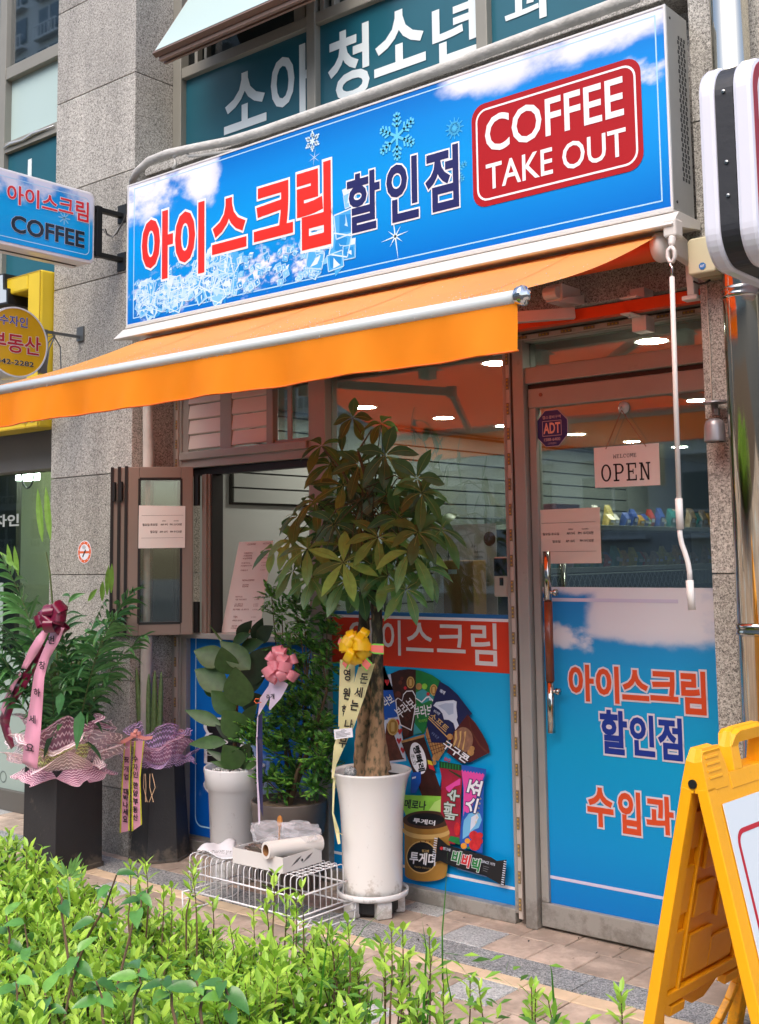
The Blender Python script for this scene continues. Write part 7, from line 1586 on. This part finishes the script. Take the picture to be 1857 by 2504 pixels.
def slab_uv(m, side, pts, t0, t1, mi=0):
    a = [leafpt(side, u, v, t0) for u, v in pts]; n_ = len(pts); b = [leafpt(side, u, v, t1) for u, v in pts]
    m.add(a + b, [tuple(range(n_)), tuple(range(2 * n_ - 1, n_ - 1, -1))] + [(i, n_ + i, n_ + (i + 1) % n_, (i + 1) % n_) for i in range(n_)], mi)
def bxuv(m, side, u0, u1, v0, v1, t0, t1): slab_uv(m, side, [(u0, v0), (u1, v0), (u1, v1), (u0, v1)], t0, t1)
def arcuv(m, side, pts, w_, t0, t1):
    P_ = [Vector((a, b)) for a, b in pts]; L_ = []; R_ = []
    for i, p in enumerate(P_):
        d = (P_[min(i + 1, len(P_) - 1)] - P_[max(i - 1, 0)]).normalized(); n_ = Vector((-d.y, d.x)) * w_ / 2; L_.append(p + n_); R_.append(p - n_)
    for i in range(len(P_) - 1): slab_uv(m, side, [tuple(L_[i]), tuple(R_[i]), tuple(R_[i + 1]), tuple(L_[i + 1])], t0, t1)
for side in (0, 1):
    lf = MB()
    # side rails
    bxuv(lf, side, 0, .052, 0, .88, -.028, .006); bxuv(lf, side, AW_ - .052, AW_, 0, .88, -.028, .006)
    # thin web with a wavy lower edge
    slab_uv(lf, side, [(.052, .16), (.10, .225), (.17, .235), (.22, .205), (.27, .18), (.34, .18), (.39, .205), (.44, .235), (.51, .225), (AW_ - .052, .16), (AW_ - .052, .90), (.052, .90)], -.004, .004)
    bxuv(lf, side, .052, AW_ - .052, .24, .275, -.024, -.004); bxuv(lf, side, .052, AW_ - .052, .83, .87, -.024, -.004)
    # raised inner ribs and steps
    for u0, u1, v0, v1 in ((.052, .12, .28, .45), (.052, .12, .50, .64), (.052, .12, .69, .80), (.16, .30, .29, .42), (.30, .45, .29, .38), (.16, .27, .47, .57), (.31, .46, .44, .55), (.18, .36, .61, .70), (.38, .50, .62, .76), (.20, .34, .75, .81)):
        bxuv(lf, side, u0 + .003, u1, v0, v1, -.016, -.004)
    bxuv(lf, side, .125, .135, .26, .83, -.022, -.004); bxuv(lf, side, .47, .48, .26, .83, -.022, -.004)
    # curved leg braces
    for sg in (0, 1):
        f_ = (lambda u: u) if sg == 0 else (lambda u: AW_ - u)
        arcuv(lf, side, [(f_(u), v) for u, v in ((.035, .30), (.055, .24), (.10, .215), (.18, .215))], .03, -.024, .004)
        arcuv(lf, side, [(f_(u), v) for u, v in ((.30, .02), (.22, .035), (.15, .07), (.10, .12), (.07, .17), (.055, .24))], .028, -.020, .002)
    bxuv(lf, side, .24, .37, .0, .035, -.02, .002)
    lf.build('panel', YP, AF, bevel=.0035)
    # top: knobs and handle
    tp_ = MB()
    t0, t1 = (-.034, .006)
    slab_uv(tp_, side, [(0, .87), (.12, .87), (.14, .905), (.135, .93), (.115, .985), (.02, .985), (.004, .95)], t0, t1)
    slab_uv(tp_, side, [(AW_ - .12, .87), (AW_, .87), (AW_ - .004, .95), (AW_ - .02, .985), (AW_ - .115, .985), (AW_ - .14, .93)], t0, t1)
    hb = [(.175, .88), (.185, .97), (.205, 1.01), (.23, 1.02), (.38, 1.02), (.405, 1.01), (.425, .97), (.435, .88)]
    slab_uv(tp_, side, [(.14, .86), (AW_ - .14, .86), (AW_ - .14, .905), (.14, .905)], t0, t1)
    slab_uv(tp_, side, [(.175, .905), (.225, .905), (.235, .985), (.23, 1.02), (.205, 1.01), (.185, .97)], t0, t1); slab_uv(tp_, side, [(.385, .905), (.435, .905), (.425, .97), (.405, 1.01), (.38, 1.02), (.375, .985)], t0, t1)
    slab_uv(tp_, side, [(.235, .985), (.375, .985), (.38, 1.02), (.23, 1.02)], t0, t1)
    for k in range(4): bxuv(tp_, side, .025, .10, .90 + k * .018, .907 + k * .018, .006, .0085)
    tp_.build('top_grip', YP, AF, bevel=.004)
m = MB(); pz_ = leafpt(0, -.004, .895, -.028); m.tube([pz_, pz_ + hd * .03], .0125, 16); pz2 = leafpt(0, AW_ - .026, .895, -.028); m.tube([pz2, pz2 + hd * .03], .0125, 16); m.build('hinge_pin', BLACK, AF)
m = MB(); m.tube([leafpt(0, .36, .47, -.02), leafpt(1, .33, .47, -.02)], .004, 6); m.build('brace_cord', mat('cord_grey', '6a665c', .7), AF)
bd = MB(); slab_uv(bd, 1, [(.06, .06), (AW_ - .06, .06), (AW_ - .06, .83), (.06, .83)], .007, .0095); bd.build('white_board', mat('board_coat', 'd3dade', .4), AF)
bd = MB()
def rr2(u0, u1, v0, v1, r): return [(p[0], p[2]) for p in rrect(u0, u1, v0, v1, r, 0, 6)]
o_ = [leafpt(1, u, v, .0102) for u, v in rr2(.09, AW_ - .09, .14, .755, .04)]; i_ = [leafpt(1, u, v, .0102) for u, v in rr2(.103, AW_ - .103, .153, .742, .03)]; ringpoly(bd, o_, i_); bd.build('red_border', mat('sign_crimson', 'b9182c', .35), AF)
bd = MB(); ro_ = [leafpt(1, .305 + .155 * math.cos(k * math.pi / 20), .50 + .155 * math.sin(k * math.pi / 20), .0104) for k in range(40)]; ri_ = [leafpt(1, .305 + .115 * math.cos(k * math.pi / 20), .50 + .115 * math.sin(k * math.pi / 20), .0104) for k in range(40)]; ringpoly(bd, ro_, ri_)
slab_uv(bd, 1, [(.20, .59), (.22, .61), (.41, .41), (.39, .39)], .0103, .0107); bd.build('prohibition_ring', mat('sign_crimson'), AF)

# ------------------------------------------------------------------ hedge in the foreground
HG = thing('hedge', (-2.2, -2.7, .06), 'low bright green hedge with fresh yellow green shoots along the paving edge', 'hedge')
HL = [leafmat('hedge_leaf_%d' % i, c, .38, .36, .15) for i, c in enumerate(('5c8a34', '7aa83c', '9cc444', '456e2c', 'b6d652'))]
TW = mat('hedge_twig', '5a4630', .85, var=(30, .2))
r_ = random.Random(77); m = MB(); tw = MB()
def htop(x, y):
    e = min(1, max(0, (y + 3.6) / .5)); back = -2.20 + .035 * math.sin(x * 5) + .03 * math.sin(x * 13)
    return back, .708 + .035 * math.sin(x * 4.1 + 1) + .03 * math.sin(y * 6 + x * 3)
def shoot(b, tip, n, ls, wsz, young=.5, r=r_):
    ax = (tip - b); L = ax.length; ax.normalize(); s1 = ax.cross(Vector((.3, .2, 1)) if abs(ax.z) < .9 else Vector((1, .1, 0))).normalized(); s2 = s1.cross(ax)
    tw.tube([b, b.lerp(tip, .5) + s1 * L * .03, tip], [.0024, .0016, .001], 4, cap=False)
    for i in range(n):
        t = .22 + .78 * ((i + r.random() * .5) / n) ** .8; q = b.lerp(tip, t); ph = i * 2.4 + r.uniform(-.4, .4)
        d = (s1 * math.cos(ph) + s2 * math.sin(ph)) * (1.15 - .5 * t) + ax * (.35 + .65 * t); sz = ls * (.75 + .4 * math.sin(t * 3.0)) * r.uniform(.75, 1.15)
        mi = (4 if r.random() < .5 else 2) if t > 1 - .35 * young * 2 else r.choice((0, 1, 1, 3, 2))
        m.leaf(q, d, ax + Vector((0, 0, .4)), sz, sz * wsz * r.uniform(.85, 1.15), r.uniform(-.1, .5), .22, mi, 3)
cnt = 0
while cnt < 3900:
    x = r_.uniform(-3.7, -.75); y = r_.uniform(-3.35, -2.18)
    back, top = htop(x, y)
    # leave out what lies outside the frame on the camera side
    if y > back: continue
    dens = 1.0 if x < -1.6 else (.45 if x < -1.4 else .12)
    if r_.random() > dens: continue
    if (Vector((x, y, .7)) - CAM).length < .75: continue
    h = top - (.04 if x > -1.6 else 0) - (.10 if x > -1.35 else 0)
    deep = r_.random() ** 1.6 * .30; edge_ = max(0, .10 - (back - y)) * 1.2
    zt_ = h - deep - edge_ + r_.uniform(-.01, .035); L = r_.uniform(.07, .15)
    lean = Vector((r_.uniform(-.35, .35), r_.uniform(-.35, .35) + (.3 if back - y < .08 else 0), 1)).normalized()
    tip = Vector((x, y, zt_)); shoot(tip - lean * L, tip, r_.randint(9, 13), r_.uniform(.028, .040), .42, .9 if deep < .08 else .25); cnt += 1
# inner leaf mass that closes the hedge
n_in = 0
while n_in < 18000:
    x = r_.uniform(-3.7, -1.0); y = r_.uniform(-3.3, -2.22); back, top = htop(x, y)
    if y > back - .01 or (x > -1.6 and r_.random() < .6) or (x > -1.3 and r_.random() < .7): continue
    q = Vector((x, y, top - .02 - r_.random() ** 1.5 * .45)); sz = r_.uniform(.024, .036); m.leaf(q, (r_.uniform(-1, 1), r_.uniform(-1, 1), r_.uniform(-.2, .8)), (0, -.3, 1), sz, sz * .45, .3, .2, r_.choice((0, 3, 1, 2, 1)) if q.z > top - .12 else r_.choice((0, 3, 0, 1)), 2); n_in += 1
# single shoots that stand above the back edge
for px, py in ((95, 2115), (85, 2090), (155, 2135), (170, 2160), (120, 2150), (320, 2110), (355, 2105), (335, 2125), (470, 2130), (480, 2110), (620, 2220), (650, 2200), (700, 2195), (718, 2240), (725, 2190), (670, 2130), (735, 2160), (800, 2265), (850, 2250), (812, 2275), (930, 2300), (958, 2270), (985, 2265), (1050, 2280), (1060, 2310), (10, 2070), (20, 2100), (230, 2180), (200, 2190), (400, 2170), (420, 2165), (520, 2200), (560, 2245), (1085, 2400), (1150, 2390), (1170, 2400), (1300, 2410), (1085, 2440), (1340, 2440), (880, 2330), (1000, 2330), (940, 2340)):
    y = -2.36 + r_.uniform(-.05, .08); tip = at(px, py, 'y', y); b = tip + Vector((r_.uniform(-.02, .02), r_.uniform(-.02, .02), -r_.uniform(.10, .16))); shoot(b, tip, 10, .032, .36, 1.0)
    tw.tube([b, b + Vector((r_.uniform(-.03, .03), r_.uniform(-.03, .02), -.25))], [.0026, .004], 4)
# woody stems reaching the soil
for i in range(230):
    x = r_.uniform(-3.6, -.9); y = r_.uniform(-3.3, -2.3)
    if (x > -1.6 and i % 3): continue
    a = Vector((x, y, .04)); b = a + Vector((r_.uniform(-.12, .12), r_.uniform(-.12, .12), r_.uniform(.4, .58))); tw.tube([a, a.lerp(b, .5) + Vector((r_.uniform(-.03, .03), r_.uniform(-.03, .03), 0)), b], [.006, .005, .003], 5, cap=False)
tag(m.build('foliage', HL, HG), kind=None); tw.build('twigs', TW, HG)
# broad leaved climber sprigs scrambling through the hedge
BLM = [leafmat('broad_leaf_%d' % i, c, .3, .22, .2) for i, c in enumerate(('5c9244', '4a7c3a', '74a84a', '3c6c30'))]
EU = []
sprigs = [((150, 2225), (140, 2110 + 60), 2), ((70, 2420), (60, 2260), 5), ((175, 2400), (190, 2330), 6), ((290, 2310), (310, 2245), 4), ((330, 2440), (340, 2370), 6), ((215, 2290), (285, 2140), 5), ((400, 2300), (380, 2225), 5), ((490, 2470), (480, 2400), 5), ((560, 2490), (545, 2400), 6), ((640, 2420), (655, 2340), 6), ((20, 2330), (15, 2240), 4), ((690, 2480), (690, 2400), 4), ((250, 2480), (235, 2400), 6), ((420, 2460), (400, 2395), 5), ((760, 2500), (790, 2440), 4), ((30, 2490), (40, 2400), 5), ((120, 2500), (110, 2430), 5), ((870, 2480), (880, 2420), 4), ((980, 2500), (1000, 2460), 4), ((330, 2240), (345, 2190), 4)]
r_ = random.Random(5)
for k, ((bx_, by_), (px, py), n) in enumerate([q for i, q in enumerate(sprigs) if i not in (6, 9, 11, 14, 17, 18, 3)]):
    y = -2.72 - max(0, (py - 2250)) / 250 * .26
    tip = at(px, py, 'y', y); b = at(bx_, by_, 'y', y - .02); m = MB(); t2 = MB()
    t2.tube([b + (b - tip).normalized() * .25 + Vector((0, 0, -.05)), b, b.lerp(tip, .5) + Vector((.01, 0, 0)), tip], [.003, .0026, .0022, .0016], 6)
    for i in range(n):
        t = i / max(1, n - 1); q = b.lerp(tip, .25 + .75 * t); a = i * 2.4 + k; d = Vector((math.cos(a), math.sin(a) * .7 - .25, r_.uniform(-.1, .55))); L = r_.uniform(.038, .056)
        m.leaf(q, d, Vector((.35, -.55, 1)), L, L * r_.uniform(.40, .52), r_.uniform(.2, 1.2), .38, r_.choice((0, 0, 1, 2, 3)), 6, .38, .12)
    o = thing('climber_sprig', b, None, None)
    tag(o, 'sprig of broad wet green leaves on a brown twig in the hedge', 'sprig', 'broad leaved sprigs in the hedge')
    m.build('leaves', BLM, o, smooth=True); t2.build('twig', TW, o)
# feathery weed and grass blades
GR = leafmat('grass_blade', '3f7a22', .35, .4)
GT = thing('grass_tuft', at(780, 2440, 'y', -2.4), 'long thin grass blades rising out of the hedge in front of the pots', 'grass')
m = MB()
def blade(pts, w_, y):
    P_ = [at(a, b, 'y', y) for a, b in pts]; Q_ = []
    for i in range(len(P_) - 1):
        for k in range(4): Q_.append(P_[i].lerp(P_[i + 1], k / 4))
    Q_.append(P_[-1]); n = len(Q_); m.strip(Q_, [Vector((w_ * (1 - (i / (n - 1)) ** 2) + .0004, -.0015, 0)) for i in range(n)])
for pts, w_, y in (([(778, 2500), (788, 2400), (800, 2300), (810, 2200)], .007, -2.45), ([(1035, 2500), (1040, 2400), (1043, 2320), (1030, 2230)], .007, -2.4), ([(1083, 2400), (1082, 2280), (1090, 2180), (1095, 2085)], .005, -2.3), ([(1084, 2330), (1120, 2335), (1190, 2360), (1270, 2425)], .005, -2.3), ([(1084, 2330), (1110, 2340), (1140, 2380), (1180, 2440)], .004, -2.3), ([(815, 2390), (850, 2330), (890, 2270), (950, 2215)], .004, -2.4), ([(1360, 2500), (1355, 2450), (1350, 2380), (1345, 2350)], .006, -2.4), ([(805, 2504), (806, 2400), (808, 2280)], .004, -2.4), ([(1045, 2504), (1050, 2440), (1047, 2380)], .005, -2.4), ([(900, 2500), (910, 2440), (912, 2410)], .004, -2.45), ([(1105, 2450), (1095, 2400), (1090, 2340)], .005, -2.35)):
    blade(pts, w_, y)
m.build('blades', GR, GT)
FW = thing('feathery_weed', at(170, 2150, 'y', -2.4), 'pale feathery mugwort like weed sprig standing above the hedge at lower left', 'weed')
m = MB(); FWM = leafmat('weed_leaf', '7fae62', .35, .45)
for base_, tips in (((165, 2150), ((122, 2098), (135, 2110), (150, 2105), (198, 2086), (202, 2100), (190, 2115), (200, 2125), (185, 2098), (175, 2100), (160, 2120), (145, 2122), (205, 2138))), ((175, 2180), ((200, 2150), (150, 2150), (140, 2165)))):
    b = at(base_[0], base_[1], 'y', -2.4)
    for tx_, ty_ in tips: t_ = at(tx_, ty_, 'y', -2.41); m.leaf(b.lerp(t_, .25), t_ - b, (.4, -1, .3), (t_ - b).length * .78, .009, 0, .2, 0, 3)
m.tube([at(165, 2150, 'y', -2.4), at(172, 2230, 'y', -2.42)], .0025, 5); m.build('leaves', FWM, FW)
# sapling by the floor sign
r_ = random.Random(3)
for (px, py), (bx_, by_), lb_ in (((1519, 2425), (1522, 2560), 'fresh shoot with yellow green leaves just left of the floor sign'), ((1310, 2412), (1306, 2560), 'fresh shoot with yellow green leaves in front of the door, clear of the hedge')):
    y = -2.3; m = MB(); tw = MB(); SP = thing('young_shoot', at(bx_, by_, 'y', y), lb_, 'shoot'); shoot(at(bx_, by_, 'y', y), at(px, py, 'y', y), 14, .034, .38, 1.0, r_)
    m.build('leaves', HL, SP); tw.tube([at(bx_, by_, 'y', y), at(bx_, by_ + 400, 'y', y)], .003, 5); tw.build('stem', TW, SP)

# ------------------------------------------------------------------ the far side of the street (seen in the panes and steel)
OB = thing('apartment_block', (-6, -34, 0), 'pale apartment block with balconies mirrored in the upper left window', 'building')
m = MB(); m.box(-40, 26, -42, -34, 0, 17); m.build('wall', mat('block_wall', 'c9cac4', .8, var=(.3, .06)), OB)
m = MB(); m2 = MB()
for i in range(16):
    for j in range(5):
        x = -38 + i * 4; z = 2 + j * 2.9; m.box(x, x + 2.6, -34.0, -33.9, z + .5, z + 2.3); m2.box(x - .1, x + 2.7, -33.9, -33.5, z, z + .12)
        for k in range(7): m2.box(x + k * .4, x + k * .4 + .05, -33.55, -33.5, z + .1, z + .9)
        m2.box(x, x + 2.6, -33.56, -33.49, z + .9, z + .96); m2.box(x + 1.25, x + 1.33, -33.9, -33.85, z + .5, z + 2.3)
m.build('window', mat('block_glass', '56676c', .15), OB, whole=True)['kind'] = 'stuff'; m2.build('balcony', mat('block_rail', 'd9dbd8', .6), OB)

# tall tower mirrored in the upper left window
OT = thing('apartment_tower', (-58, -40, 0), 'tall pale apartment tower mirrored in the upper left window pane', 'building')
m = MB(); m.box(-80, -42, -52, -40, 0, 44); m.build('wall', mat('block_wall'), OT)
m = MB(); m2 = MB()
for i in range(9):
    for j in range(14):
        x = -79 + i * 4.1; z = 2 + j * 2.9; m.box(x, x + 2.6, -40.0, -39.9, z + .5, z + 2.3); m2.box(x - .1, x + 2.7, -39.9, -39.5, z, z + .14); m2.box(x, x + 2.6, -39.56, -39.49, z + .9, z + .98); m2.box(x + 1.2, x + 1.34, -39.9, -39.85, z + .5, z + 2.3)
        for k in range(7): m2.box(x + k * .4, x + k * .4 + .06, -39.55, -39.5, z + .1, z + .9)
m.build('window', mat('block_glass'), OT, whole=True)['kind'] = 'stuff'; m2.build('balcony', mat('block_rail'), OT)

# crumbs and dry leaf bits on the paving
m = MB(); r_ = random.Random(12)
for i in range(170):
    x = r_.uniform(-5.4, -1.0); y = r_.choice((r_.uniform(-2.2, -.02), -.03 - r_.random() ** 2 * .5)); s_ = r_.uniform(.003, .010); a = r_.uniform(0, 6.28); d = Vector((math.cos(a), math.sin(a), r_.uniform(0, .5)))
    m.leaf((x, y, .003), d, (0, 0, 1), s_ * 2, s_, -.2, .4, r_.randrange(2), 2)
tag(m.build('leaf_litter', [mat('dry_bit', '5a4430', .9), mat('dark_bit', '3a332c', .9)]), 'dry leaf bits and crumbs scattered over the paving', 'litter', kind='stuff')
